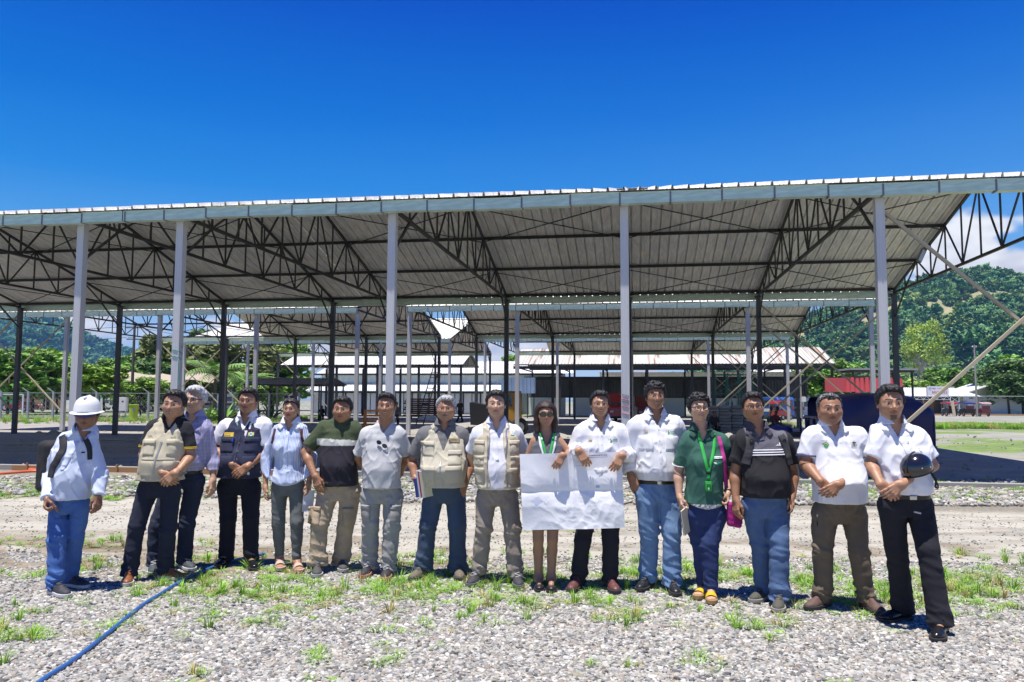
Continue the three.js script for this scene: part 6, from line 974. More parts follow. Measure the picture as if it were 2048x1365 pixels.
const JOINTS = [
  { at: [-3.74, -6.64], hem: 0.757, top: [0.137, 1.632, 0.03], chin: [0.157, 1.34, 0.06], shL: [-0.09, 1.266, 0], shR: [0.223, 1.267, 0], elL: [-0.213, 0.958, -0.12], elR: [0.269, 0.971, 0], wrL: [-0.083, 0.776, 0.02], wrR: [0.314, 0.799, 0.08], hiL: [-0.064, 0.718, 0], hiR: [0.134, 0.733, 0], knL: [-0.007, 0.43, 0.098], knR: [0.065, 0.434, -0.038], anL: [0.018, 0.105, 0.137], anR: [-0.018, 0.064, -0.137], toL: [0.151, 0.02, 0.225], toR: [0.139, 0.02, -0.076] },
  { at: [-3.21, -7.02], hem: 0.877, top: [0.181, 1.668, 0.03], chin: [0.192, 1.417, 0.06], shL: [-0.055, 1.377, 0], shR: [0.345, 1.363, 0], elL: [-0.074, 1.1, 0], elR: [0.355, 1.087, 0], wrL: [0.18, 0.953, 0.17], wrR: [0.306, 0.955, 0.19], hiL: [-0.033, 0.818, 0], hiR: [0.192, 0.819, 0], knL: [-0.081, 0.473, 0.058], knR: [0.17, 0.435, 0.002], anL: [-0.134, 0.123, 0.056], anR: [0.134, 0.116, -0.056], toL: [-0.065, 0.02, 0.233], toR: [0.32, 0.02, 0.005] },
  { at: [-3.21, -7.46], hem: 0.912, top: [0.183, 1.732, 0.03], chin: [0.197, 1.461, 0.06], shL: [-0.017, 1.388, 0], shR: [0.352, 1.357, 0], elL: [-0.045, 1.037, -0.02], elR: [0.36, 1.02, -0.05], wrL: [0.01, 0.823, 0.05], wrR: [0.398, 0.829, 0.02], hiL: [0.003, 0.849, 0], hiR: [0.226, 0.85, 0], knL: [-0.094, 0.404, 0.065], knR: [0.152, 0.425, -0.005], anL: [-0.11, 0.089, 0.07], anR: [0.11, 0.069, -0.07], toL: [-0.038, 0.02, 0.245], toR: [0.242, 0.02, 0.064] },
  { at: [-2.63, -7.66], hem: 0.840, top: [0.056, 1.698, 0.03], chin: [0.058, 1.459, 0.06], shL: [-0.219, 1.36, 0], shR: [0.269, 1.377, 0], elL: [-0.274, 1.121, 0], elR: [0.217, 1.079, 0], wrL: [-0.019, 0.975, 0.19], wrR: [0.128, 0.959, 0.17], hiL: [-0.139, 0.766, 0], hiR: [0.114, 0.768, 0], knL: [-0.105, 0.459, 0.006], knR: [0.126, 0.467, 0.054], anL: [-0.136, 0.098, -0.049], anR: [0.136, 0.089, 0.049], toL: [-0.148, 0.02, 0.141], toR: [0.229, 0.02, 0.214] },
  { at: [-2.11, -7.52], hem: 0.798, top: [-0.018, 1.609, 0.03], chin: [-0.004, 1.398, 0.06], shL: [-0.191, 1.307, 0], shR: [0.155, 1.309, 0], elL: [-0.238, 1.057, -0.03], elR: [0.186, 1.058, -0.03], wrL: [-0.219, 0.766, 0.05], wrR: [0.195, 0.804, 0.05], hiL: [-0.096, 0.783, 0], hiR: [0.065, 0.784, 0], knL: [-0.1, 0.437, 0.005], knR: [0.089, 0.446, 0.055], anL: [-0.096, 0.111, -0.05], anR: [0.096, 0.132, 0.05], toL: [-0.03, 0.02, 0.128], toR: [0.177, 0.02, 0.222] },
  { at: [-1.70, -7.44], hem: 0.793, top: [0.085, 1.619, 0.03], chin: [0.096, 1.38, 0.06], shL: [-0.143, 1.356, 0], shR: [0.266, 1.343, 0], elL: [-0.245, 1.096, 0.02], elR: [0.244, 1.102, -0.14], wrL: [-0.118, 0.886, 0.14], wrR: [0.149, 0.934, -0.22], hiL: [-0.034, 0.751, 0], hiR: [0.198, 0.752, 0], knL: [-0.079, 0.436, 0.085], knR: [0.141, 0.419, -0.025], anL: [-0.086, 0.111, 0.11], anR: [0.086, 0.089, -0.11], toL: [-0.045, 0.02, 0.295], toR: [0.148, 0.02, 0.07] },
  { at: [-1.21, -7.28], hem: 0.788, top: [0.039, 1.656, 0.03], chin: [0.05, 1.419, 0.06], shL: [-0.19, 1.302, 0], shR: [0.224, 1.304, 0], elL: [-0.221, 1.056, -0.08], elR: [0.228, 1.058, -0.08], wrL: [-0.165, 0.903, -0.2], wrR: [0.156, 0.904, -0.2], hiL: [-0.09, 0.739, 0], hiR: [0.123, 0.74, 0], knL: [-0.083, 0.447, 0.009], knR: [0.121, 0.454, 0.051], anL: [-0.093, 0.104, -0.043], anR: [0.093, 0.108, 0.043], toL: [-0.12, 0.02, 0.146], toR: [0.088, 0.02, 0.232] },
  { at: [-0.64, -7.22], hem: 0.811, top: [0.03, 1.63, 0.03], chin: [0.035, 1.401, 0.06], shL: [-0.215, 1.307, 0], shR: [0.229, 1.309, 0], elL: [-0.278, 1.037, -0.05], elR: [0.268, 1.01, -0.06], wrL: [-0.234, 0.879, 0.06], wrR: [0.22, 0.847, 0.06], hiL: [-0.071, 0.749, 0], hiR: [0.133, 0.749, 0], knL: [-0.113, 0.463, 0.035], knR: [0.151, 0.449, 0.025], anL: [-0.155, 0.075, 0.011], anR: [0.155, 0.071, -0.011], toL: [-0.234, 0.02, 0.184], toR: [0.19, 0.02, 0.176] },
  { at: [-0.12, -6.98], hem: 0.820, top: [-0.021, 1.677, 0.03], chin: [-0.019, 1.444, 0.06], shL: [-0.218, 1.333, 0], shR: [0.205, 1.335, 0], elL: [-0.238, 1.095, -0.1], elR: [0.224, 1.097, -0.1], wrL: [-0.155, 0.908, -0.2], wrR: [0.139, 0.909, -0.2], hiL: [-0.105, 0.766, 0], hiR: [0.099, 0.767, 0], knL: [-0.123, 0.475, 0.021], knR: [0.127, 0.479, 0.039], anL: [-0.162, 0.122, -0.018], anR: [0.162, 0.131, 0.018], toL: [-0.233, 0.02, 0.158], toR: [0.19, 0.02, 0.206] },
  { at: [0.29, -6.81], hem: 0.471, top: [0.008, 1.577, 0.03], chin: [0.004, 1.368, 0.06], shL: [-0.151, 1.27, 0], shR: [0.187, 1.272, 0], elL: [-0.183, 1.004, -0.03], elR: [0.219, 1.125, 0.03], wrL: [-0.187, 0.777, 0.05], wrR: [0.143, 1.125, 0.16], hiL: [-0.051, 0.712, 0], hiR: [0.058, 0.712, 0], knL: [-0.058, 0.408, 0.022], knR: [0.063, 0.412, 0.038], anL: [-0.053, 0.083, -0.015], anR: [0.053, 0.09, 0.015], toL: [-0.052, 0.02, 0.175], toR: [0.046, 0.02, 0.205] },
  { at: [0.71, -6.80], hem: 0.488, top: [0.049, 1.675, 0.03], chin: [0.052, 1.458, 0.06], shL: [-0.153, 1.361, 0], shR: [0.277, 1.363, 0], elL: [-0.164, 1.155, -0.04], elR: [0.321, 1.125, -0.02], wrL: [-0.145, 1.176, 0.17], wrR: [0.217, 1.138, 0.17], hiL: [-0.053, 0.715, 0], hiR: [0.137, 0.716, 0], knL: [-0.099, 0.399, 0.023], knR: [0.138, 0.403, 0.037], anL: [-0.132, 0.101, -0.015], anR: [0.132, 0.109, 0.015], toL: [-0.214, 0.02, 0.156], toR: [0.157, 0.02, 0.203] },
  { at: [1.27, -6.78], hem: 0.913, top: [-0.022, 1.749, 0.03], chin: [-0.03, 1.521, 0.06], shL: [-0.245, 1.418, 0], shR: [0.205, 1.419, 0], elL: [-0.245, 1.127, -0.1], elR: [0.23, 1.142, -0.1], wrL: [-0.247, 0.948, 0.02], wrR: [0.172, 0.947, 0], hiL: [-0.107, 0.826, 0], hiR: [0.083, 0.826, 0], knL: [-0.09, 0.479, -0.001], knR: [0.091, 0.49, 0.061], anL: [-0.089, 0.136, -0.062], anR: [0.089, 0.137, 0.062], toL: [-0.194, 0.02, 0.096], toR: [0.081, 0.02, 0.252] },
  { at: [1.60, -6.50], hem: 0.738, top: [-0.042, 1.649, 0.03], chin: [-0.052, 1.428, 0.06], shL: [-0.193, 1.294, 0], shR: [0.193, 1.296, 0], elL: [-0.214, 1.014, -0.05], elR: [0.222, 1.016, -0.04], wrL: [-0.226, 0.809, 0.03], wrR: [0.169, 0.848, 0.06], hiL: [-0.097, 0.69, 0], hiR: [0.063, 0.69, 0], knL: [-0.044, 0.417, -0.003], knR: [0.011, 0.443, 0.063], anL: [-0.014, 0.072, -0.065], anR: [0.014, 0.102, 0.065], toL: [-0.114, 0.02, 0.095], toR: [-0.029, 0.02, 0.251] },
  { at: [2.08, -6.34], hem: 0.835, top: [-0.114, 1.664, 0.03], chin: [-0.135, 1.441, 0.06], shL: [-0.261, 1.317, 0], shR: [0.174, 1.319, 0], elL: [-0.266, 1.03, -0.05], elR: [0.202, 1.033, -0.04], wrL: [-0.286, 0.81, 0.02], wrR: [0.162, 0.847, 0.04], hiL: [-0.15, 0.768, 0], hiR: [0.06, 0.769, 0], knL: [-0.085, 0.484, -0.03], knR: [0.026, 0.506, 0.09], anL: [-0.021, 0.106, -0.119], anR: [0.021, 0.123, 0.119], toL: [-0.16, 0.02, 0.008], toR: [-0.062, 0.02, 0.29] },
  { at: [2.59, -6.18], hem: 0.814, top: [-0.085, 1.67, 0.03], chin: [-0.089, 1.413, 0.06], shL: [-0.28, 1.349, 0], shR: [0.194, 1.351, 0], elL: [-0.286, 1.107, 0], elR: [0.191, 1.093, 0], wrL: [-0.242, 0.991, 0.19], wrR: [-0.118, 0.971, 0.21], hiL: [-0.158, 0.746, 0], hiR: [0.1, 0.747, 0], knL: [-0.17, 0.45, 0.011], knR: [0.095, 0.444, 0.049], anL: [-0.153, 0.084, -0.038], anR: [0.153, 0.075, 0.038], toL: [-0.305, 0.02, 0.06], toR: [0.174, 0.02, 0.227] },
  { at: [2.93, -5.69], hem: 0.927, top: [-0.166, 1.711, 0.03], chin: [-0.189, 1.464, 0.06], shL: [-0.31, 1.385, 0], shR: [0.07, 1.373, 0], elL: [-0.338, 1.148, 0], elR: [0.103, 1.138, 0.02], wrL: [-0.341, 1.02, 0.16], wrR: [-0.215, 1.022, 0.18], hiL: [-0.2, 0.872, 0], hiR: [0.009, 0.873, 0], knL: [-0.139, 0.531, -0.062], knR: [-0.008, 0.566, 0.122], anL: [-0.037, 0.088, -0.185], anR: [0.037, 0.138, 0.185], toL: [-0.239, 0.02, -0.124], toR: [-0.082, 0.02, 0.328] },];
// ================================================================ THE SIXTEEN PEOPLE
const TAN = [0.43, 0.225, 0.130], BROWN = [0.34, 0.165, 0.090], DEEP = [0.24, 0.115, 0.066], FAIR = [0.53, 0.31, 0.205];
const BLACKHAIR = [0.010, 0.009, 0.009], GREYHAIR = [0.42, 0.42, 0.43], WHITE = [0.76, 0.76, 0.79], BEIGE = [0.53, 0.475, 0.345];
const soleW = mat([0.55, 0.55, 0.55], 0.7), soleB = mat([0.03, 0.03, 0.03], 0.8), laceD = mat([0.12, 0.12, 0.13]), laceW = mat([0.5, 0.5, 0.5]);
const beigeM = mat(BEIGE, 0.93), navyM = mat([0.027, 0.031, 0.068], 0.9), whiteM = mat(WHITE, 0.9), blackM = mat([0.015, 0.015, 0.017], 0.85), zipM = mat([0.45, 0.44, 0.40], 0.4, { metalness: 0.5 });
const lines = (c, x, y, w, n, h, gap, col) => { c.fillStyle = col; for (let i = 0; i < n; i++) { let u = x; const e = x + w * (0.75 + 0.25 * ((i * 37) % 3) / 2); while (u < e) { const l = 4 + ((u * 7 + i * 13) % 11); c.fillRect(u, y + i * gap, Math.min(l, e - u), h); u += l + 3; } } };
const crestMat = printMat(128, 128, (c) => { c.clearRect(0, 0, 128, 128); c.fillStyle = '#c8342f'; c.beginPath(); c.moveTo(64, 4); c.lineTo(78, 34); c.lineTo(50, 34); c.fill(); c.fillStyle = '#d9c24a'; c.fillRect(14, 36, 26, 70); c.fillRect(88, 36, 26, 70); c.fillStyle = '#2f7f4f'; c.fillRect(20, 84, 88, 26); c.fillStyle = '#dfeef2'; c.beginPath(); c.arc(64, 66, 32, 0, 7); c.fill(); c.fillStyle = '#2b6fae'; c.fillRect(40, 54, 48, 14); c.fillStyle = '#35985c'; c.fillRect(42, 70, 44, 12); });
const goldMat = printMat(128, 96, (c) => { c.clearRect(0, 0, 128, 96); c.strokeStyle = '#b79a3c'; c.lineWidth = 5; for (let i = -2; i <= 2; i++) { c.beginPath(); c.moveTo(64 + i * 8, 46); c.lineTo(64 + i * 22, 10 + Math.abs(i) * 8); c.stroke(); } c.fillStyle = '#8a7a2c'; c.fillRect(34, 52, 60, 14); c.fillStyle = '#4a4a4a'; lines(c, 8, 78, 110, 1, 6, 8, '#55524a'); });
const greenLogo = printMat(192, 80, (c) => { c.clearRect(0, 0, 192, 80); c.fillStyle = '#e58a2e'; c.fillRect(6, 8, 12, 14); c.fillStyle = '#1f9a6c'; c.beginPath(); c.arc(44, 18, 10, 0, 7); c.fill(); c.beginPath(); c.moveTo(30, 66); c.lineTo(52, 30); c.lineTo(70, 34); c.lineTo(50, 70); c.fill(); lines(c, 76, 22, 108, 1, 12, 14, '#2b8f7d'); lines(c, 76, 40, 108, 2, 8, 14, '#1f9a6c'); });
const greyText = printMat(160, 64, (c) => { c.clearRect(0, 0, 160, 64); lines(c, 8, 12, 120, 1, 8, 12, '#4c4636'); lines(c, 8, 32, 144, 2, 5, 11, '#6a624c'); });
const greenText = printMat(160, 80, (c) => { c.clearRect(0, 0, 160, 80); c.strokeStyle = '#8f8a5c'; c.lineWidth = 5; c.beginPath(); c.arc(90, 22, 14, 0.4, 5); c.stroke(); lines(c, 12, 46, 140, 1, 10, 12, '#3d8f63'); lines(c, 12, 62, 140, 1, 6, 12, '#9c6f53'); });
const hang = ['hang', 'hang'], clasp = ['clasp', 'clasp'], back = ['behind', 'behind'];
const vee = (depth, k) => (dy, dx) => (dy + depth - k * Math.abs(dx)) * 0.4;
function worn(P, name, label, cat) { const t = thing(name, label, cat, [P.g.position.x, 0, P.g.position.z]); const m = new THREE.Matrix4().makeTranslation(P.g.position.x, 0.010, P.g.position.z).multiply(P.hm); m.decompose(t.position, t.quaternion, t.scale); t.scale.set(P.HS * 0.92, P.HS * 0.95, P.HS * 0.92); return t; }
const at3 = (P, v) => [P.g.position.x + v[0], 0.010 + v[1], P.g.position.z + v[2]];

// 1 — hard hat, pale blue long sleeved shirt, backpack
{
  const P = person({ label: 'man in a pale blue long sleeved shirt and blue jeans at the far left', seed: 1, skin: DEEP, yaw: 0.55, turn: 0.22, pitch: 0.10, headScale: 0.94, face: { jowl: 0.5 }, body: { hip: 0.150, waist: 0.158, belly: 0.145, chest: 0.165, arm: 1.0, leg: 0.85 }, hands: ['fist', 'hang'],
    top: { frac: 2, sleeve: [2, 2], color: cloth([0.60, 0.66, 0.80]), wrinkle: 0.009, collar: cloth([0.52, 0.60, 0.80]), neck: 'v', vShift: 0.03, loose: 1.08, placket: 'short', flat: [0.55, 0.6, 0.75] }, bottom: { color: denim([0.035, 0.11, 0.36], 0.22), wrinkle: 1.5, fit: 0.92 }, shoe: { kind: 'sneaker', mat: mat([0.035, 0.035, 0.045], 0.7), sole: soleW, lace: laceD }, hair: { kind: 'short', color: BLACKHAIR } }, { ...JOINTS[0], elL: vadd(JOINTS[0].elL, [0.035, 0, 0.05]), wrL: vadd(JOINTS[0].wrL, [0.01, 0, 0.13]) });
  mark(P, P.F.top, 'chest_logo', P.sx + 0.10, P.yS - 0.12, 0.022, 0.012, blackM, P.out.shirt);
  const h = worn(P, 'hard_hat', 'white hard hat over a blue cap on the man at the far left', 'hard hat'), shell = mat([0.80, 0.80, 0.78], 0.35);
  part('shell', new THREE.LatheGeometry([[0.001, 0.166], [0.03, 0.164], [0.062, 0.152], [0.088, 0.128], [0.104, 0.092], [0.111, 0.050], [0.114, 0.030], [0.108, 0.030]].map(([a, b]) => new THREE.Vector2(a, b)), 36).scale(1, 1, 1.16), shell, h);
  part('ridge', new THREE.CapsuleGeometry(0.014, 0.15, 4, 10).rotateX(Math.PI / 2).translate(0, 0.157, 0), shell, h); const br = new THREE.RingGeometry(0.104, 0.138, 40, 2).rotateX(-Math.PI / 2).scale(1, 1, 1.18); { const p = br.attributes.position; for (let i = 0; i < p.count; i++) { const z = p.getZ(i); p.setY(i, 0.034 - 0.010 * smooth(0.11, 0.17, Math.hypot(p.getX(i), z)) ); if (z > 0.1) p.setZ(i, z + 0.018); } br.computeVertexNormals(); } part('brim', merge([br, br.clone().translate(0, -0.005, 0)]), shell, h);
  part('cap_visor', new THREE.SphereGeometry(0.1, 24, 6, Math.PI * 1.15, Math.PI * 0.7, 1.15, 0.4).rotateY(Math.PI).scale(0.95, 0.7, 1.45).translate(0, 0.0, 0.012), new THREE.MeshStandardMaterial({ color: new THREE.Color(0.02, 0.06, 0.28), roughness: 0.8, side: THREE.DoubleSide }), h); part('cap_band', new THREE.CylinderGeometry(0.083, 0.080, 0.03, 24, 1, true).scale(1, 1, 1.24).translate(0, 0.03, -0.012), new THREE.MeshStandardMaterial({ color: new THREE.Color(0.015, 0.03, 0.14), roughness: 0.8, side: THREE.DoubleSide }), h);
  mark(P, P.F.top, 'button', P.sx + 0.04, P.yS - 0.15, 0.008, 0.008, whiteM, P.out.shirt);
  const bk = [-Math.sin(0.62), 0, -Math.cos(0.62)], c = [P.sx - 0.235, P.yS - 0.25, -0.16], b = thing('backpack', 'black backpack on the back of the hard hat man', 'backpack', at3(P, c), 0.95);
  const bf = (x, y, z) => { const q = Math.hypot(Math.max(Math.abs(x) - 0.10, 0), Math.max(Math.abs(y) - 0.165, 0), Math.max(Math.abs(z) - 0.045, 0)) - 0.055; return smin(q, Math.hypot(Math.max(Math.abs(x) - 0.085, 0), Math.max(Math.abs(y + 0.075) - 0.06, 0), Math.max(Math.abs(z + 0.085) - 0.02, 0)) - 0.035, 0.03) + 0.005 * noise(x * 14, y * 14, z * 14); };
  part('bag', meshField(bf, [-0.19, -0.26, -0.18], [0.19, 0.26, 0.15], 0.011), mat([0.018, 0.018, 0.02], 0.8), b); part('zip', tube([[-0.10, -0.12, -0.112], [-0.09, 0.12, -0.112], [0, 0.175, -0.108], [0.09, 0.12, -0.112], [0.10, -0.12, -0.112]], 0.004, 30, 5), zipM, b); part('grab_loop', new THREE.TorusGeometry(0.03, 0.007, 6, 14, Math.PI).translate(0, 0.215, 0.02), blackM, b);
  const st = [band(P.F.top, [[P.sx - 0.085, P.yS + 0.02], [P.sx - 0.045, P.yS - 0.07], [P.sx - 0.06, P.yS - 0.16], [P.sx - 0.105, P.yS - 0.25], [P.sx - 0.11, P.yS - 0.32]], 0.055, 0.014), band(P.F.top, [[P.sx + 0.105, P.yS + 0.0], [P.sx + 0.145, P.yS - 0.09], [P.sx + 0.155, P.yS - 0.18]], 0.035, 0.012)];
  for (const q of st) { const m = part('shoulder_strap', q, mat([0.025, 0.025, 0.03], 0.8), b); m.geometry.applyMatrix4(new THREE.Matrix4().copy(b.matrix.compose(b.position, b.quaternion, b.scale)).invert().multiply(new THREE.Matrix4().makeTranslation(...at3(P, [0, 0, 0])))); }
}
// 2 — beige vest over a black polo with yellow trims
{
  const P = person({ label: 'young man in a beige utility vest over a black polo, hands clasped, brown shoes', seed: 2, skin: TAN, turn: 0.05, tilt: -0.04, face: { jowl: 1, wide: 1.06, smile: 0.6 }, body: { hip: 0.182, waist: 0.19, belly: 0.142, chest: 0.178 }, hands: clasp,
    top: { frac: 0.70, color: (x, y, z) => cloth([0.022, 0.022, 0.026])(x, y, z), collar: cloth([0.016, 0.016, 0.018]), wrinkle: 0.005, neck: 'v' }, vest: { color: cloth(BEIGE, 0.06), open: vee(0.145, 2.0), wrinkle: 0.007 }, bottom: { color: denim([0.012, 0.014, 0.032], 0.03), fit: 0.95, wrinkle: 1.1 }, shoe: { kind: 'sneaker', mat: mat([0.24, 0.085, 0.035], 0.45), sole: mat([0.45, 0.42, 0.38]), lace: mat([0.35, 0.12, 0.05]) }, hair: { kind: 'short', color: BLACKHAIR } }, JOINTS[1]);
  const v = P.out.vest, f = P.F.vest; for (const q of [-1, 1]) { pocket(P, P.sx + q * 0.105, P.yS - 0.205, 0.105, 0.12, beigeM, v); pocket(P, P.sx + q * 0.10, P.yS - 0.385, 0.125, 0.14, beigeM, v, { flap: false }); }
  part('zip', band(f, [[P.sx, P.yS - 0.15], [mix(P.sx, P.hx, 0.5), P.yS - 0.32], [P.hx, P.J.hem + 0.01]], 0.016, 0.004), zipM, v); mark(P, f, 'seam', P.sx, P.yS - 0.30, 0.32, 0.008, beigeM, v, 0.004, { nx: 14, ny: 1 });
  mark(P, f, 'chest_print', P.sx - 0.105, P.yS - 0.105, 0.075, 0.03, greyText, v); mark(P, f, 'chest_emblem', P.sx + 0.10, P.yS - 0.105, 0.07, 0.035, greenText, v);
  for (const [a, b] of [[P.J.shL, P.J.elL], [P.J.shR, P.J.elR]]) for (const k of [0.665, 0.71]) { const c = vmix(vadd(a, [a === P.J.shL ? 0.062 : -0.062, -0.035, -0.01]), b, k), t = part('sleeve_trim', new THREE.TorusGeometry(0.0635, 0.004, 6, 26), mat([0.55, 0.40, 0.03], 0.8), P.out.shirt); t.position.set(...c); t.quaternion.setFromUnitVectors(new THREE.Vector3(0, 0, 1), new THREE.Vector3(...vnorm(vsub(b, a)))); }
}
// 3 — grey hair and glasses, lavender checked shirt, behind
{
  const P = person({ label: 'grey haired man in glasses and a lavender checked shirt, standing behind', seed: 3, skin: FAIR, turn: -0.05, tilt: -0.05, face: { brow: [0.25, 0.24, 0.23], smile: 1 }, body: { hip: 0.17, waist: 0.172, belly: 0.125, chest: 0.17 }, hands: hang, belt: true,
    top: { frac: 2, sleeve: [2, 2], tuck: true, color: (x, y, z) => { const k = (Math.abs(((x * 38) % 1 + 1) % 1 - 0.5) < 0.16 ? 0.86 : 1) * (Math.abs(((y * 30) % 1 + 1) % 1 - 0.5) < 0.16 ? 0.88 : 1); return cloth([0.42 * k, 0.40 * k, 0.60 * k])(x, y, z); }, collar: cloth([0.34, 0.33, 0.52]), placket: true, flat: [0.42, 0.40, 0.6], wrinkle: 0.007 }, bottom: { color: denim([0.014, 0.018, 0.045], 0.05), wrinkle: 1.2 }, shoe: { kind: 'sneaker', mat: mat([0.05, 0.06, 0.07], 0.7), sole: soleW, lace: laceW }, hair: { kind: 'short', color: GREYHAIR, grey: [0.55, 0.55, 0.56] } }, JOINTS[2]);
  glasses(P, { r: 0.0205 });
}
// 4 — navy vest over a white shirt
{
  const P = person({ label: 'man in a navy utility vest with a yellow name strip over white short sleeves', seed: 4, skin: BROWN, turn: 0.02, tilt: 0.03, face: { jowl: 1, wide: 1.06 }, body: { hip: 0.19, waist: 0.205, belly: 0.15, chest: 0.2, arm: 1.08, leg: 1.05 }, hands: clasp,
    top: { frac: 0.74, color: cloth(WHITE), collar: cloth(WHITE), loose: 1.06, wrinkle: 0.007 }, vest: { color: cloth([0.028, 0.032, 0.070], 0.1), open: vee(0.125, 1.9), wrinkle: 0.006, ease: 0.022 }, bottom: { color: cloth([0.010, 0.011, 0.022], 0.1), fit: 1.02, wrinkle: 0.8 }, shoe: { kind: 'dress', mat: mat([0.012, 0.012, 0.013], 0.22), sole: soleB }, hair: { kind: 'short', color: BLACKHAIR } }, JOINTS[3]);
  const v = P.out.vest, f = P.F.vest; for (const q of [-1, 1]) { pocket(P, P.sx + q * 0.115, P.yS - 0.215, 0.125, 0.12, navyM, v); pocket(P, P.sx + q * 0.11, P.yS - 0.375, 0.13, 0.12, navyM, v, { flap: false }); }
  part('zip', band(f, [[P.sx, P.yS - 0.13], [mix(P.sx, P.hx, 0.5), P.yS - 0.3], [P.hx, P.J.hem + 0.01]], 0.014, 0.004), mat([0.05, 0.05, 0.08], 0.5), v); for (let i = 0; i < 4; i++) { const y = P.yS - 0.19 - i * 0.075; part('snap', BUTTON, zipM, v).position.set(P.sx, y, frontOf(f, P.sx, y) + 0.008); }
  mark(P, f, 'name_strip', P.sx - 0.115, P.yS - 0.115, 0.10, 0.042, printMat(160, 64, (c) => { c.fillStyle = '#d8b93c'; c.fillRect(0, 0, 160, 64); lines(c, 12, 10, 136, 1, 12, 18, '#8a5f1c'); lines(c, 12, 36, 136, 1, 14, 18, '#2c4a6a'); }, false), v); mark(P, f, 'chest_crest', P.sx + 0.10, P.yS - 0.105, 0.07, 0.07, crestMat, v); part('pen', barGeo([P.sx - 0.062, P.yS - 0.18, frontOf(f, P.sx - 0.062, P.yS - 0.18) + 0.022], [P.sx - 0.056, P.yS - 0.14, frontOf(f, P.sx - 0.056, P.yS - 0.14) + 0.02], 0.010), mat([0.02, 0.08, 0.5], 0.4), v);
  watch(P, 1, mat([0.5, 0.5, 0.5], 0.25, { metalness: 0.9 })); part('lanyard', band(P.F.top, [[P.sx - 0.055, P.yS + 0.01], [P.sx - 0.03, P.yS - 0.06], [P.sx - 0.008, P.yS - 0.115]], 0.016, 0.006, 10), mat([0.25, 0.5, 0.36]), P.g);
}
// 5 — woman in a blue striped blouse
{
  const stripe = new THREE.MeshPhysicalMaterial({ vertexColors: true, roughness: 0.9, map: dataTexture(64, (u) => (Math.abs(u - 0.5) < 0.24 ? [0.62, 0.70, 0.90] : [0.92, 0.94, 0.98])) }); stripe.map.repeat.set(78, 1);
  const P = person({ label: 'woman in a blue and white striped blouse and slim grey jeans', seed: 5, woman: true, skin: TAN, face: { wide: 0.93, lip: [0.30, 0.05, 0.06], browThick: 0.003 }, headScale: 0.97, body: { hip: 0.165, waist: 0.132, belly: 0.105, chest: 0.150, deep: 0.105, arm: 0.84, leg: 0.86, neck: 0.84 }, hands: hang, handScale: 0.95,
    top: { name: 'blouse', frac: 2, sleeve: [1.98, 1.98], color: cloth([0.86, 0.87, 0.9]), mat: stripe, collar: cloth([0.80, 0.82, 0.88]), curved: true, bust: 0.022, ease: 0.014, wrinkle: 0.009, loose: 1.02, vDepth: 0.10, placket: true }, bottom: { color: cloth([0.135, 0.145, 0.145], 0.1), slim: true, fit: 0.98, cuff: 0.115, wrinkle: 0.9 }, shoe: { name: 'sandal', kind: 'slide', bare: true, mat: mat([0.50, 0.38, 0.31], 0.8), sole: mat([0.45, 0.33, 0.25]) }, hair: { kind: 'tied', color: [0.022, 0.012, 0.008] } }, JOINTS[4]);
  glasses(P, { dark: true, name: 'sunglasses', r: 0.024, matrix: P.hm.clone().multiply(new THREE.Matrix4().makeTranslation(0, 0.080, -0.012)).multiply(new THREE.Matrix4().makeRotationX(-0.5)) });
  for (const q of [-1, 1]) part('shoulder_strap', band(P.F.top, [[P.sx + q * 0.125, P.yS + 0.01], [P.sx + q * 0.135, P.yS - 0.06], [P.sx + q * 0.15, P.yS - 0.13]], 0.02, 0.006, 10), mat([0.12, 0.04, 0.04]), P.g);
  for (const q of [-1, 1]) { const e = part('earring', new THREE.TorusGeometry(0.008, 0.0022, 6, 12), mat([0.6, 0.5, 0.3], 0.2, { metalness: 0.9 }), P.g); e.position.set(...P.toHead([q * 0.082, -0.045, -0.008])); }
  const c = at3(P, vadd(P.J.wrR, [0.005, -0.16, 0.03])), s = part('paper_sheet', new THREE.PlaneGeometry(0.10, 0.20, 6, 12), new THREE.MeshStandardMaterial({ color: new THREE.Color(0.72, 0.73, 0.77), side: THREE.DoubleSide, roughness: 0.9 })); { const p = s.geometry.attributes.position; for (let i = 0; i < p.count; i++) p.setZ(i, 0.018 * Math.sin(p.getX(i) * 26) + 0.01 * noise(p.getX(i) * 20, p.getY(i) * 20, 1)); s.geometry.computeVertexNormals(); } s.position.set(...c); s.rotation.set(0.05, 0.9, -0.1); tag(s, 'white sheet of paper hanging from the hand of the striped blouse woman', 'paper');
}
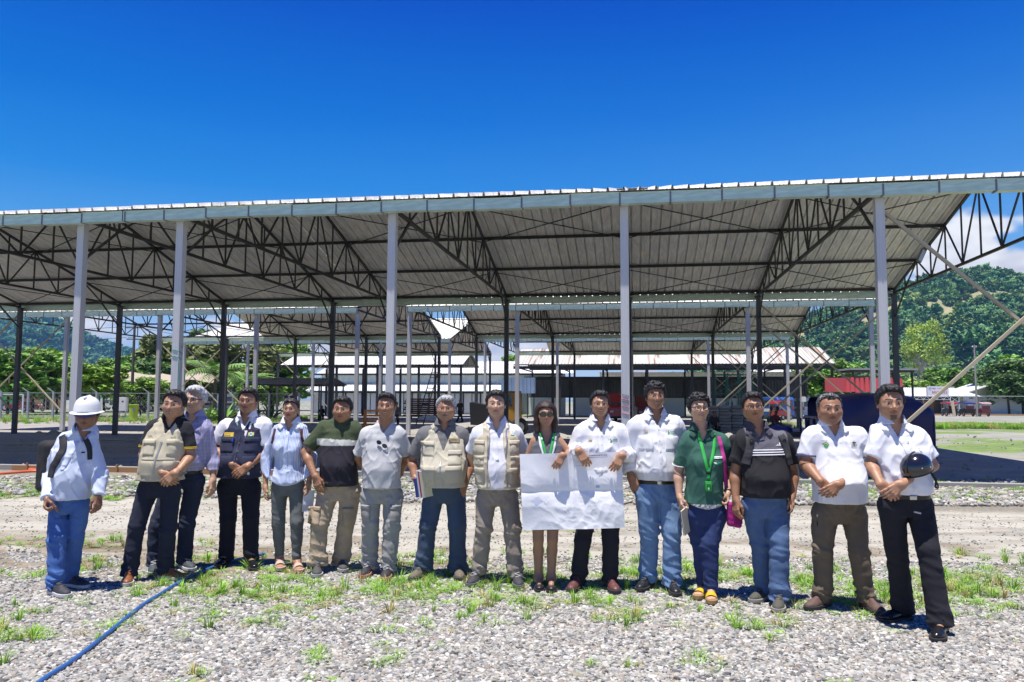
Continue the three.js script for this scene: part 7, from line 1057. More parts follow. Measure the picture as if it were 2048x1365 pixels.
// 6 — green, white and navy t-shirt
{
  const g6 = cloth([0.055, 0.075, 0.035], 0.08), w6 = cloth([0.55, 0.55, 0.52], 0.05), n6 = cloth([0.020, 0.018, 0.028], 0.1);
  const J = JOINTS[5], yS = (J.shL[1] + J.shR[1]) / 2, sx = (J.shL[0] + J.shR[0]) / 2;
  const P = person({ label: 'man in a green, white and navy block t-shirt, one hand on his hip', seed: 6, skin: BROWN, turn: -0.02, face: { jowl: 0.8, wide: 1.04 }, body: { hip: 0.178, waist: 0.182, belly: 0.15, chest: 0.178, arm: 1.02 }, hands: ['hip', 'behind'],
    top: { name: 't_shirt', frac: 0.78, neck: 'crew', loose: 1.07, color: (x, y, z) => (Math.abs(x - sx) > 0.186 ? g6 : y > yS - 0.125 - 0.05 * (x - sx) ? g6 : y > yS - 0.178 ? w6 : n6)(x, y, z), wrinkle: 0.007 }, bottom: { color: cloth([0.42, 0.33, 0.23], 0.08), fit: 1.06, wrinkle: 1.6, flare: 0.082 }, shoe: { kind: 'sneaker', mat: mat([0.07, 0.07, 0.068], 0.8), sole: mat([0.34, 0.34, 0.33]), lace: laceD }, hair: { kind: 'short', color: BLACKHAIR } }, J);
  const k = part('phone_pouch', patch(P.F.bottom, P.hx - 0.08, P.beltY - 0.075, 0.07, 0.045, 0.03, { puff: 0.01 }), blackM, P.out.trousers); for (const [q, y] of [[-1, 0.52], [1, 0.50]]) { const kn = q < 0 ? P.J.knL : P.J.knR, pz = part('cargo_pocket', patch(P.F.bottom, kn[0] + q * 0.035, y, 0.10, 0.15, 0.010, { puff: 0.012 }), mat([0.40, 0.31, 0.215], 0.93), P.out.trousers); part('pocket_flap', patch(P.F.bottom, kn[0] + q * 0.035, y + 0.07, 0.108, 0.04, 0.022, { ny: 3 }), mat([0.40, 0.31, 0.215], 0.93), pz); }
}
// 7 — light grey t-shirt and cargo trousers
{
  const P = person({ label: 'man in a light grey t-shirt and grey cargo trousers, hands behind his back', seed: 7, skin: BROWN, turn: -0.02, face: { wide: 1.02, smile: 0.5 }, body: { hip: 0.176, waist: 0.182, belly: 0.145, chest: 0.18 }, hands: back,
    top: { name: 't_shirt', frac: 0.82, color: cloth([0.50, 0.50, 0.51], 0.05), neck: 'v', vDepth: 0.085, vSlope: 1.5, loose: 1.07, wrinkle: 0.008 }, bottom: { color: cloth([0.33, 0.32, 0.31], 0.09), fit: 1.02, wrinkle: 1.5 }, shoe: { kind: 'sneaker', mat: mat([0.03, 0.03, 0.035], 0.7), sole: mat([0.40, 0.16, 0.15]), lace: laceW }, hair: { kind: 'spiky', color: BLACKHAIR } }, JOINTS[6]);
  for (const [q, y] of [[-1, 0.56], [1, 0.56]]) { const kn = q < 0 ? P.J.knL : P.J.knR, pz = part('cargo_pocket', patch(P.F.bottom, kn[0] + q * 0.035, y, 0.09, 0.14, 0.009, { puff: 0.011 }), mat([0.32, 0.31, 0.30], 0.93), P.out.trousers); part('pocket_flap', patch(P.F.bottom, kn[0] + q * 0.035, y + 0.062, 0.098, 0.038, 0.020, { ny: 3 }), mat([0.32, 0.31, 0.30], 0.93), pz); }
  const z = frontOf(P.F.top, P.sx, P.yS - 0.13); glasses(P, { name: 'hanging_sunglasses', dark: true, matrix: new THREE.Matrix4().compose(new THREE.Vector3(P.sx + 0.012, P.yS - 0.125, z - 0.085), new THREE.Quaternion().setFromEuler(new THREE.Euler(-0.12, 0.0, -0.55)), new THREE.Vector3(1, 1, 1)) });
}
// 8 — older man with folders
{
  const P = person({ label: 'white haired man in a beige vest and grey shirt carrying folders', seed: 8, skin: BROWN, turn: 0.0, face: { jowl: 1, wide: 1.05, brow: [0.12, 0.11, 0.1], moustache: [0.28, 0.27, 0.26], stubble: [0.3, 0.3, 0.3] }, body: { hip: 0.185, waist: 0.205, belly: 0.175, chest: 0.19, arm: 1.05 }, hands: ['carry', 'pocket'],
    top: { frac: 0.80, color: cloth([0.15, 0.15, 0.155], 0.06), collar: cloth([0.14, 0.14, 0.145]), loose: 1.08, vDepth: 0.09, placket: 'short', flat: [0.15, 0.15, 0.155] }, vest: { color: cloth([0.50, 0.46, 0.36], 0.07), open: (dy, dx) => Math.min((dy + 0.235 - 2.6 * Math.abs(dx)) * 0.4, 0.4), wrinkle: 0.010, ease: 0.030, hem: JOINTS[7].hem }, bottom: { color: denim([0.038, 0.058, 0.105], 0.14), fit: 1.05, flare: 0.088, wrinkle: 1.0 }, shoe: { kind: 'sneaker', mat: mat([0.15, 0.125, 0.09], 0.8), sole: mat([0.05, 0.05, 0.05]), lace: laceD }, hair: { kind: 'short', color: GREYHAIR, grey: [0.2, 0.2, 0.2] } }, JOINTS[7]);
  const v = P.out.vest, f = P.F.vest, bm = mat([0.50, 0.46, 0.36], 0.93); for (const q of [-1, 1]) { pocket(P, P.sx + q * 0.125, P.yS - 0.175 + (q < 0 ? 0.02 : -0.06), 0.115, 0.115, bm, v); pocket(P, P.sx + q * 0.115, P.yS - 0.38, 0.13, 0.13, bm, v); }
  part('zip', band(f, [[P.sx, P.yS - 0.245], [P.sx, P.yS - 0.36], [P.hx, P.J.hem + 0.02]], 0.014, 0.005), zipM, v); mark(P, f, 'name_patch', P.sx + 0.115, P.yS - 0.075, 0.095, 0.042, printMat(160, 72, (c) => { c.fillStyle = '#9a8b6c'; c.fillRect(0, 0, 160, 72); c.strokeStyle = '#6c5f45'; c.lineWidth = 4; c.strokeRect(3, 3, 154, 66); lines(c, 16, 18, 128, 2, 10, 22, '#5c4f38'); }, false), v, 0.005);
  const w = P.J.wrL, t = thing('document_folder', 'bundle of white and blue folders held by the white haired vested man', 'folder', at3(P, vadd(w, [0.105, -0.025, 0.045])), 0.55); t.rotation.z = 0.16;
  [[mat([0.03, 0.05, 0.28], 0.4), 0.17, 0.02, [-0.02, -0.03, -0.012]], [mat([0.74, 0.74, 0.76], 0.7), 0.25, 0.012, [0, 0, 0.006]], [mat([0.42, 0.04, 0.06], 0.6), 0.225, 0.008, [0.012, 0, 0.017]], [mat([0.74, 0.73, 0.70], 0.8), 0.24, 0.014, [0.02, -0.004, 0.03]], [mat([0.66, 0.60, 0.42], 0.8), 0.235, 0.004, [0.026, -0.006, 0.041]]].forEach(([m, h, d, p], i) => box(['binder', 'clear_folder', 'red_folder', 'paper_stack', 'card_folder'][i], m, t, p, [0.175, h, d]));
  const wm = part('wristband', new THREE.TorusGeometry(0.031, 0.005, 6, 18), zipM, P.g); wm.position.set(...vmix(P.J.wrL, P.J.elL, 0.06)); wm.rotation.x = Math.PI / 2;
}
// 9 — open beige vest over a white polo
{
  const P = person({ label: 'man in an open beige utility vest over a white polo and taupe trousers', seed: 9, skin: FAIR, face: { wide: 1.0 }, body: { hip: 0.182, waist: 0.185, belly: 0.14, chest: 0.185, arm: 1.04 }, hands: back,
    top: { frac: 0.80, color: cloth([0.74, 0.74, 0.80]), collar: cloth([0.70, 0.70, 0.80]), wrinkle: 0.006, placket: 'short', flat: [0.72, 0.72, 0.78], vDepth: 0.10, loose: 1.1 }, vest: { color: cloth([0.52, 0.46, 0.345], 0.06), open: (dy, dx) => 0.068 + 0.012 * Math.sin(dy * 14) - Math.abs(dx) + 0.03 * smooth(-0.05, 0.03, dy), ease: 0.036, wrinkle: 0.009, hem: JOINTS[8].hem + 0.015 }, bottom: { color: cloth([0.30, 0.25, 0.21], 0.09), fit: 0.98, wrinkle: 1.7 }, shoe: { kind: 'boot', mat: mat([0.045, 0.045, 0.052], 0.75), sole: mat([0.14, 0.14, 0.15]), lace: laceW }, hair: { kind: 'short', color: BLACKHAIR } }, JOINTS[8]);
  const v = P.out.vest, bm = mat([0.52, 0.46, 0.345], 0.93); for (const q of [-1, 1]) { pocket(P, P.sx + q * 0.155, P.yS - 0.15, 0.085, 0.10, bm, v); pocket(P, P.sx + q * 0.16, P.yS - 0.265, 0.08, 0.07, bm, v, { flap: true }); pocket(P, P.sx + q * 0.155, P.yS - 0.40, 0.085, 0.12, bm, v); part('edge_zip', band(P.F.vest, [[P.sx + q * 0.083, P.yS - 0.05], [P.sx + q * 0.078, P.yS - 0.25], [P.sx + q * 0.085, P.J.hem + 0.03]], 0.012, 0.004), zipM, v); }
  mark(P, P.F.vest, 'chest_crest', P.sx + 0.135, P.yS - 0.03, 0.04, 0.045, crestMat, v); mark(P, P.F.vest, 'chest_print', P.sx + 0.14, P.yS - 0.075, 0.06, 0.022, greenText, v); part('pen', barGeo([P.sx + 0.078, P.yS - 0.06, 0.155], [P.sx + 0.08, P.yS - 0.0, 0.13], 0.008), mat([0.02, 0.08, 0.45], 0.4), v);
}
// 10 — woman in sunglasses and a grey dress, holding the sheet
const J10 = { ...JOINTS[9], hem: 0.50, wrR: vadd(JOINTS[9].wrR, [0, 0.012, 0.035]) };
const P10 = (() => {
  const J = J10, sx = (J.shL[0] + J.shR[0]) / 2;
  const P = person({ label: 'woman in dark sunglasses and a sleeveless grey dress holding the plan sheet', seed: 10, woman: true, skin: [0.38, 0.20, 0.12], turn: 0.05, face: { wide: 0.93, smile: 1, lip: [0.40, 0.05, 0.07], browThick: 0.003 }, headScale: 1.0, body: { hip: 0.165, waist: 0.135, belly: 0.105, chest: 0.150, deep: 0.105, arm: 0.82, leg: 0.84, neck: 0.84 }, hands: ['hold', 'grip'], handScale: 0.98,
    top: { name: 'dress', sleeve: [0, 0], low: 0.36, color: (x, y, z) => { const k = Math.sin(y * 62) > 0.2 ? 0.78 : 1; return cloth([0.125 * k, 0.125 * k, 0.145 * k], 0.1)(x, y, z); }, neck: 'v', vDepth: 0.16, vSlope: 2.6, bust: 0.024, wrinkle: 0.004 }, shoe: { kind: 'flat', mat: mat([0.02, 0.02, 0.022], 0.35), sole: soleB }, hair: { kind: 'bob', color: [0.030, 0.014, 0.010] } }, J);
  glasses(P, { dark: true, name: 'sunglasses', r: 0.026, flat: 0.86 });
  for (const q of [-1, 1]) { part('white_lapel', band(P.F.top, [[sx + q * 0.062, P.yS + 0.02], [sx + q * 0.052, P.yS - 0.06], [sx + q * 0.022, P.yS - 0.15], [sx + q * 0.006, P.yS - 0.20]], 0.032, 0.007, 14), whiteM, P.out.shirt); part('lanyard', band((x, y, z) => Math.min(P.F.top(x, y, z), P.F.skin(x, y, z)), [[sx + q * 0.060, P.yS + 0.045], [sx + q * 0.040, P.yS - 0.05], [sx + q * 0.008, P.yS - 0.19], [sx, P.yS - 0.24]], 0.022, 0.010, 14), mat([0.03, 0.36, 0.08], 0.7), P.g); const e = part('earring', new THREE.SphereGeometry(0.0065, 8, 6), mat([0.6, 0.6, 0.62], 0.2, { metalness: 0.8 }), P.g); e.position.set(...P.toHead([q * 0.078, -0.042, 0.0])); }
  const w = part('bracelet', new THREE.TorusGeometry(0.028, 0.006, 6, 18), mat([0.12, 0.05, 0.02], 0.5), P.g); w.position.set(...vmix(J.wrL, J.elL, 0.1)); w.rotation.x = Math.PI / 2;
  const ph = thing('mobile_phone', 'mobile phone in a tan case in the hand of the woman with sunglasses', 'phone', at3(P, vadd(J.wrL, [0.03, -0.125, 0.05])), 0.4); ph.rotation.z = 0.5; box('case', mat([0.35, 0.24, 0.10], 0.6), ph, [0, 0, 0], [0.012, 0.15, 0.074]); box('screen', blackM, ph, [-0.0075, 0, 0], [0.004, 0.142, 0.068]);
  return P;
})();
// 11 — man in an embroidered white shirt holding the sheet
const P11 = (() => {
  const P = person({ label: 'man in an embroidered white shirt and dark trousers holding up the plan sheet', seed: 11, skin: TAN, turn: 0.02, face: { smile: 1, wide: 0.98 }, body: { hip: 0.172, waist: 0.172, belly: 0.125, chest: 0.175 }, hands: ['grip', 'grip'], belt: true,
    top: { frac: 2, sleeve: [1.85, 1.85], tuck: true, color: cloth(WHITE, 0.03), collar: cloth(WHITE), placket: true, flat: WHITE, wrinkle: 0.009, loose: 1.08 }, bottom: { color: cloth([0.018, 0.016, 0.024], 0.1), fit: 0.95, wrinkle: 1.1 }, shoe: { kind: 'boot', mat: mat([0.13, 0.045, 0.042], 0.5), sole: soleB }, hair: { kind: 'short', color: BLACKHAIR } }, { ...JOINTS[10], hem: 0.93, wrL: vadd(JOINTS[10].wrL, [0, 0, 0.02]), wrR: vadd(JOINTS[10].wrR, [0, 0, 0.02]) });
  mark(P, P.F.top, 'chest_emblem', P.sx - 0.10, P.yS - 0.10, 0.06, 0.045, goldMat, P.out.shirt); mark(P, P.F.top, 'chest_logo', P.sx + 0.10, P.yS - 0.105, 0.10, 0.042, greenLogo, P.out.shirt); return P;
})();
{ // the plan sheet
  const t = thing('plan_sheet', 'large creased white plan sheet held up by two people', 'plan', [0.50, 0, -6.645]);
  const NX = 130, NY = 96, C = [[-0.432, 1.152], [0.428, 1.176], [0.452, 0.545], [-0.402, 0.520]], pos = [], uv = [], idx = [];
  const rid = (x, y, f, s) => 1 - 2 * Math.abs(noise(x * f + s, y * f, s)), z0 = (x, y) => { const a = clamp(0.5 + 1.4 * fbm(x * 2.2 + 4, y * 2.2, 7, 2)); return 0.013 * a * rid(x + 0.12 * noise(x * 4, y * 4, 1), y, 4.2, 3) + 0.0045 * a * a * rid(x + y * 0.4, y - x * 0.3, 11, 8) + 0.0012 * a * rid(x, y, 30, 5) + 0.016 * noise(x * 2.4, y * 1.8, 2) - 0.016 * Math.exp(-Math.abs(y - 0.845 - 0.02 * x) * 26) + 0.006 * Math.exp(-Math.abs(x - 0.02) * 40) + 0.05 * (y - 0.85) * (x < 0 ? 0.4 : 1) * -0.4; };
  for (const s of [1, -1]) { const b = pos.length / 3; for (let j = 0; j <= NY; j++) for (let i = 0; i <= NX; i++) { const u = i / NX, v = j / NY, x = mix(mix(C[3][0], C[2][0], u), mix(C[0][0], C[1][0], u), v), y = mix(mix(C[3][1], C[2][1], u), mix(C[0][1], C[1][1], u), v); pos.push(x, y, z0(x, y) + s * 0.0006); uv.push(u, v); if (i < NX && j < NY) { const k = b + j * (NX + 1) + i; if (s > 0) idx.push(k, k + 1, k + NX + 1, k + 1, k + NX + 2, k + NX + 1); else idx.push(k, k + NX + 1, k + 1, k + 1, k + NX + 1, k + NX + 2); } } }
  const g = new THREE.BufferGeometry(); g.setAttribute('position', new THREE.Float32BufferAttribute(pos, 3)); g.setAttribute('uv', new THREE.Float32BufferAttribute(uv, 2)); g.setIndex(idx); g.computeVertexNormals();
  const map = canvasTexture(1024, 760, (c, w, h) => { c.fillStyle = '#f1f1f4'; c.fillRect(0, 0, w, h); lines(c, 700, 26, 240, 1, 9, 14, '#55556a'); lines(c, 690, 46, 260, 1, 6, 14, '#8686a0'); c.save(); c.translate(90, 470); c.rotate(-0.5); for (let i = 0; i < 7; i++) { c.fillStyle = i > 3 ? '#8fa6d6' : '#b8c0dc'; c.fillRect(0 + i * 3, i * 11, 90, 5); } c.restore(); c.strokeStyle = '#b0b4c6'; c.lineWidth = 2; c.beginPath(); c.arc(250, 490, 22, 0, 7); c.moveTo(228, 516); c.lineTo(290, 470); c.stroke(); c.fillStyle = '#a7c4e2'; c.fillRect(752, 330, 38, 28); c.fillRect(560, 130, 60, 4); for (let i = 0; i < 9; i++) { c.fillStyle = '#444'; c.fillRect((i * 173) % 1000, 60 + (i * 217) % 680, 3, 3); } });
  part('sheet', g, new THREE.MeshStandardMaterial({ map, roughness: 0.75 }), t);
}
// 12 — tall curly haired man
{
  const P = person({ label: 'tall curly haired man in an embroidered white shirt and pale blue jeans', seed: 12, skin: BROWN, face: { smile: 1, wide: 1.02 }, body: { hip: 0.185, waist: 0.18, belly: 0.135, chest: 0.185, leg: 1.08, arm: 1.05 }, hands: ['pocket', 'behind'], belt: true,
    top: { frac: 2, sleeve: [1.8, 1.8], tuck: true, color: cloth(WHITE, 0.03), collar: cloth(WHITE), placket: true, flat: WHITE, wrinkle: 0.009, loose: 1.08, ease: 0.018 }, bottom: { color: denim([0.12, 0.22, 0.40], 0.38), fit: 1.06, wrinkle: 1.4 }, shoe: { kind: 'sneaker', mat: mat([0.018, 0.018, 0.02], 0.4), sole: soleB, lace: laceD }, hair: { kind: 'curly', color: BLACKHAIR } }, { ...JOINTS[11], wrR: vadd(JOINTS[11].wrR, [0.05, 0, -0.16]), elR: vadd(JOINTS[11].elR, [0, 0, -0.02]) });
  mark(P, P.F.top, 'chest_emblem', P.sx - 0.105, P.yS - 0.085, 0.06, 0.045, goldMat, P.out.shirt); mark(P, P.F.top, 'chest_logo', P.sx + 0.11, P.yS - 0.09, 0.10, 0.042, greenLogo, P.out.shirt); for (const q of [-1, 1]) part('shirt_pocket', patch(P.F.top, P.sx + q * 0.11, P.yS - 0.18, 0.115, 0.12, 0.004, { nx: 6, ny: 6 }), whiteM, P.out.shirt);
}
// 13 — woman in a dark green polo
{
  const J = JOINTS[12], P = person({ label: 'woman in glasses and a dark green polo with a green lanyard', seed: 13, woman: true, skin: FAIR, turn: 0.03, face: { wide: 1.0, smile: 0.8, lip: [0.36, 0.10, 0.10], browThick: 0.003 }, body: { hip: 0.172, waist: 0.162, belly: 0.125, chest: 0.165, deep: 0.115, arm: 0.94, leg: 0.94, neck: 0.88 }, hands: ['hold', 'fist'], handScale: 0.98,
    top: { frac: 0.80, color: (x, y, z) => (y < J.hem + 0.022 ? (noise(x * 130, y * 200, z * 130) > 0.12 ? [0.12, 0.14, 0.14] : [0.66, 0.67, 0.66]) : cloth([0.035, 0.115, 0.085], 0.07)(x, y, z)), collar: cloth([0.022, 0.075, 0.055]), bust: 0.026, wrinkle: 0.006, loose: 1.07, placket: 'short', flat: [0.03, 0.10, 0.075], curved: true }, bottom: { color: denim([0.012, 0.026, 0.11], 0.06), slim: true, fit: 1.16, wrinkle: 1.1 }, shoe: { name: 'sandal', kind: 'slide', bare: true, mat: mat([0.72, 0.44, 0.02], 0.5), sole: mat([0.30, 0.19, 0.08]) }, hair: { kind: 'curly', color: BLACKHAIR } }, J);
  glasses(P, { r: 0.0225, flat: 0.9 }); const lan = mat([0.03, 0.42, 0.07], 0.7), sx = P.sx, both = (x, y, z) => Math.min(P.F.top(x, y, z), P.F.skin(x, y, z));
  for (const q of [-1, 1]) part('lanyard', band(both, [[sx + q * 0.064, P.yS + 0.04], [sx + q * 0.05, P.yS - 0.07], [sx + q * 0.012 - 0.012, P.yS - 0.235], [sx - 0.012, P.yS - 0.27]], 0.024, 0.008, 16), lan, P.g);
  part('lanyard_tail', patch(P.F.top, sx - 0.012, P.yS - 0.305, 0.024, 0.045, 0.008, { nx: 2, ny: 3 }), lan, P.g); part('lanyard_clip', patch(P.F.top, sx - 0.012, P.yS - 0.275, 0.026, 0.022, 0.012, { nx: 2, ny: 2 }), blackM, P.g); part('id_badge', patch(P.F.top, sx - 0.014, P.yS - 0.385, 0.052, 0.085, 0.012, { nx: 3, ny: 4 }), printMat(104, 170, (c) => { c.fillStyle = '#0e8a2c'; c.fillRect(0, 0, 104, 170); c.fillStyle = '#e6f3e6'; c.beginPath(); c.ellipse(52, 118, 14, 20, 0, 0, 7); c.fill(); c.strokeStyle = '#7ed08a'; c.lineWidth = 5; c.strokeRect(12, 34, 80, 112); }, false), P.g);
  mark(P, P.F.top, 'name_tag', sx + 0.075, P.yS - 0.155, 0.075, 0.018, printMat(150, 36, (c) => { c.fillStyle = '#e8e8e8'; c.fillRect(0, 0, 150, 36); lines(c, 10, 10, 130, 1, 12, 14, '#333'); }, false), P.out.shirt, 0.005); mark(P, P.F.top, 'chest_logo', sx + 0.075, P.yS - 0.20, 0.085, 0.036, printMat(160, 68, (c) => { c.clearRect(0, 0, 160, 68); c.fillStyle = '#dce9e2'; c.fillRect(4, 18, 34, 14); c.fillRect(14, 32, 34, 14); lines(c, 56, 16, 100, 1, 14, 16, '#35b08a'); lines(c, 56, 38, 96, 1, 10, 16, '#35b08a'); }), P.out.shirt);
  for (const [a, b, s] of [[J.shL, J.elL, 1], [J.shR, J.elR, -1]]) { const c = vmix(vadd(a, [s * 0.062, -0.035, -0.01]), b, 0.79), t = part('sleeve_trim', new THREE.TorusGeometry(0.0665, 0.0035, 6, 26), whiteM, P.out.shirt); t.position.set(...c); t.quaternion.setFromUnitVectors(new THREE.Vector3(0, 0, 1), new THREE.Vector3(...vnorm(vsub(b, a)))); }
  watch(P, 1, mat([0.25, 0.22, 0.18], 0.4, { metalness: 0.4 }));
  const c = at3(P, vadd(J.wrR, [0.035, -0.17, 0.035])), bg = thing('shoulder_bag', 'small magenta shoulder bag hanging beside the woman in green', 'bag', c, 0.15), pm = mat([0.34, 0.012, 0.17], 0.8);
  const bfz = (x, y, z) => Math.hypot(Math.max(Math.abs(x) - 0.035, 0), Math.max(Math.abs(y + 0.006 * Math.sin(x * 40)) - 0.075, 0), Math.max(Math.abs(z) - 0.012, 0)) - 0.022 + 0.003 * noise(x * 40, y * 40, z * 40); part('pouch', meshField(bfz, [-0.08, -0.12, -0.05], [0.08, 0.12, 0.05], 0.006), pm, bg); part('woven_panel', new THREE.PlaneGeometry(0.052, 0.11), printMat(64, 128, (k) => { k.fillStyle = '#8a1550'; k.fillRect(0, 0, 64, 128); for (let i = 0; i < 26; i++) { k.fillStyle = ['#d98b2e', '#e0c8b0', '#c23a3a', '#7a2f8f'][i % 4]; k.fillRect((i * 23) % 58, (i * 31) % 120, 9, 11); } }, false), bg).position.set(0.028, -0.012, 0.0365);
  const sb = part('strap', band(P.F.top, [[sx + 0.098, P.yS + 0.012], [sx + 0.112, P.yS - 0.07], [sx + 0.135, P.yS - 0.22], [sx + 0.155, P.yS - 0.38], [sx + 0.165, P.yS - 0.52]], 0.028, 0.008, 26), mat([0.50, 0.04, 0.27], 0.8), bg); sb.geometry.applyMatrix4(new THREE.Matrix4().compose(bg.position, bg.quaternion, bg.scale).invert().multiply(new THREE.Matrix4().makeTranslation(...at3(P, [0, 0, 0]))));
  const nb = thing('notebook', 'thin cream notebook held low by the woman in green', 'notebook', at3(P, vadd(J.wrL, [0.045, -0.175, 0.055])), 0.9); nb.rotation.z = 0.28; box('cover', mat([0.52, 0.47, 0.36], 0.8), nb, [0, 0, 0.006], [0.145, 0.21, 0.003]); box('pages', mat([0.74, 0.72, 0.66], 0.9), nb, [0, 0, 0], [0.140, 0.205, 0.008]); box('back_cover', mat([0.30, 0.12, 0.05], 0.8), nb, [0, 0, -0.006], [0.145, 0.21, 0.003]);
}
// 14 — black sports polo with three white stripes and a backpack
{
  const J = JOINTS[13], yS0 = (J.shL[1] + J.shR[1]) / 2, sx0 = (J.shL[0] + J.shR[0]) / 2, gr = cloth([0.115, 0.110, 0.135], 0.06), bl = cloth([0.016, 0.015, 0.019], 0.1);
  const P = person({ label: 'man in glasses and a black sports polo with three white stripes', seed: 14, skin: BROWN, turn: -0.12, tilt: 0.05, face: { jowl: 1, wide: 1.06 }, body: { hip: 0.188, waist: 0.195, belly: 0.155, chest: 0.19, arm: 1.06 }, hands: hang,
    top: { frac: 0.74, color: (x, y, z) => (y > yS0 - 0.135 && Math.abs(x - sx0) < 0.165 && z > -0.02 ? gr : bl)(x, y, z), collar: cloth([0.07, 0.065, 0.085]), wrinkle: 0.006, vDepth: 0.10, loose: 1.07 }, bottom: { color: denim([0.05, 0.10, 0.22], 0.25), fit: 1.04, wrinkle: 1.3 }, shoe: { kind: 'sneaker', mat: mat([0.085, 0.082, 0.062], 0.8), sole: mat([0.28, 0.27, 0.25]), lace: laceD }, hair: { kind: 'short', color: BLACKHAIR } }, J);
  glasses(P, { r: 0.019, flat: 0.72 }); for (let i = 0; i < 3; i++) part('white_stripe', band(P.F.top, [[P.sx - 0.15, P.yS - 0.112 - i * 0.019], [P.sx, P.yS - 0.108 - i * 0.019], [P.sx + 0.15, P.yS - 0.104 - i * 0.019]], 0.009, 0.003, 26), whiteM, P.out.shirt);
  mark(P, P.F.top, 'chest_logo', P.sx + 0.085, P.yS - 0.062, 0.052, 0.034, printMat(128, 84, (c) => { c.clearRect(0, 0, 128, 84); c.fillStyle = '#f0f0f4'; for (const [x, h] of [[8, 22], [44, 46], [82, 72]]) { c.beginPath(); c.moveTo(x, 78); c.lineTo(x + 30, 78); c.lineTo(x + 12, 78 - h); c.lineTo(x - 6 + 4, 78 - h + 14); c.fill(); } }), P.out.shirt);
  const b = thing('backpack', 'black backpack worn by the man in the three striped polo', 'backpack', at3(P, [P.sx, P.yS - 0.25, -0.245])); const bf = (x, y, z) => Math.hypot(Math.max(Math.abs(x) - 0.155, 0), Math.max(Math.abs(y) - 0.20, 0), Math.max(Math.abs(z) - 0.05, 0)) - 0.05 + 0.005 * noise(x * 14, y * 14, z * 14); part('bag', meshField(bf, [-0.24, -0.28, -0.13], [0.24, 0.28, 0.13], 0.012), mat([0.018, 0.018, 0.02], 0.8), b); part('grab_loop', new THREE.TorusGeometry(0.03, 0.007, 6, 14, Math.PI).translate(0, 0.25, 0.02), blackM, b);
  for (const q of [-1, 1]) { const s = part('shoulder_strap', band(P.F.top, [[P.sx + q * 0.115, P.yS + 0.01], [P.sx + q * 0.138, P.yS - 0.05], [P.sx + q * 0.155, P.yS - 0.13], [P.sx + q * 0.175, P.yS - 0.22]], 0.05, 0.015, 18), mat([0.035, 0.035, 0.04], 0.8), b); s.geometry.translate(-P.sx, -(P.yS - 0.25), 0.245); const r = part('strap_buckle', new THREE.TorusGeometry(0.013, 0.004, 6, 12), blackM, b); r.position.set(q * 0.132, 0.215, frontOf(P.F.top, P.sx + q * 0.132, P.yS - 0.035) + 0.245 + 0.018); }
}
// 15 — white polo, khaki trousers
{
  const P = person({ label: 'broad man in a white polo with navy trim and khaki brown trousers, hands clasped', seed: 15, skin: BROWN, turn: -0.16, pitch: 0.06, headScale: 1.0, face: { jowl: 1, wide: 1.08 }, body: { hip: 0.190, waist: 0.208, belly: 0.17, chest: 0.2, arm: 1.12, leg: 1.04, neck: 1.1 }, hands: clasp,
    top: { frac: 0.72, color: cloth([0.78, 0.78, 0.82], 0.03), collar: cloth([0.78, 0.78, 0.82]), wrinkle: 0.006, vDepth: 0.11, loose: 1.07, ease: 0.016 }, bottom: { color: cloth([0.155, 0.120, 0.080], 0.12), fit: 1.0, wrinkle: 1.5 }, shoe: { kind: 'boot', mat: mat([0.12, 0.070, 0.055], 0.7), sole: soleB }, hair: { kind: 'thin', color: [0.02, 0.018, 0.018], grey: [0.22, 0.22, 0.22] } }, JOINTS[14]);
  const J = P.J; for (const [a, b, s] of [[J.shL, J.elL, 1], [J.shR, J.elR, -1]]) for (const k of [0.665, 0.70]) { const c = vmix(vadd(a, [s * 0.062, -0.035, -0.01]), b, k), t = part('sleeve_trim', new THREE.TorusGeometry(0.0845, 0.0032, 6, 28), mat([0.05, 0.06, 0.16]), P.out.shirt); t.scale.setScalar(1.0); t.position.set(...c); t.quaternion.setFromUnitVectors(new THREE.Vector3(0, 0, 1), new THREE.Vector3(...vnorm(vsub(b, a)))); }
  mark(P, P.F.top, 'chest_emblem', P.sx - 0.115, P.yS - 0.085, 0.075, 0.062, printMat(128, 104, (c) => { c.clearRect(0, 0, 128, 104); lines(c, 14, 4, 100, 1, 8, 12, '#5a5f62'); c.strokeStyle = '#6f8f4a'; c.lineWidth = 11; c.beginPath(); c.arc(64, 72, 40, Math.PI * 1.08, Math.PI * 1.92); c.stroke(); c.fillStyle = '#4f9a3f'; for (let i = 0; i < 7; i++) { c.beginPath(); c.arc(64 + 18 * Math.cos(i * 0.9), 68 + 16 * Math.sin(i * 0.9), 10, 0, 7); c.fill(); } }), P.out.shirt);
  mark(P, P.F.top, 'chest_crest', P.sx + 0.105, P.yS - 0.085, 0.075, 0.068, printMat(128, 116, (c) => { c.clearRect(0, 0, 128, 116); c.fillStyle = '#3b4246'; c.beginPath(); c.moveTo(34, 26); c.lineTo(94, 26); c.lineTo(84, 42); c.lineTo(44, 42); c.fill(); c.fillRect(61, 8, 6, 20); c.fillStyle = '#77806a'; c.fillRect(46, 46, 36, 26); c.fillStyle = '#4a4f52'; c.fillRect(24, 60, 14, 12); c.fillRect(90, 60, 14, 12); lines(c, 14, 84, 100, 2, 6, 13, '#5a5f62'); }), P.out.shirt);
  const kc = part('key_clip', new THREE.CylinderGeometry(0.013, 0.013, 0.012, 14).rotateX(Math.PI / 2), zipM, P.g); kc.position.set(P.hx - 0.19, P.hipY - 0.05, 0.06); part('key_strap', boxGeo([0, -0.05, -0.004], [0.016, 0.085, 0.006]), blackM, kc);
}
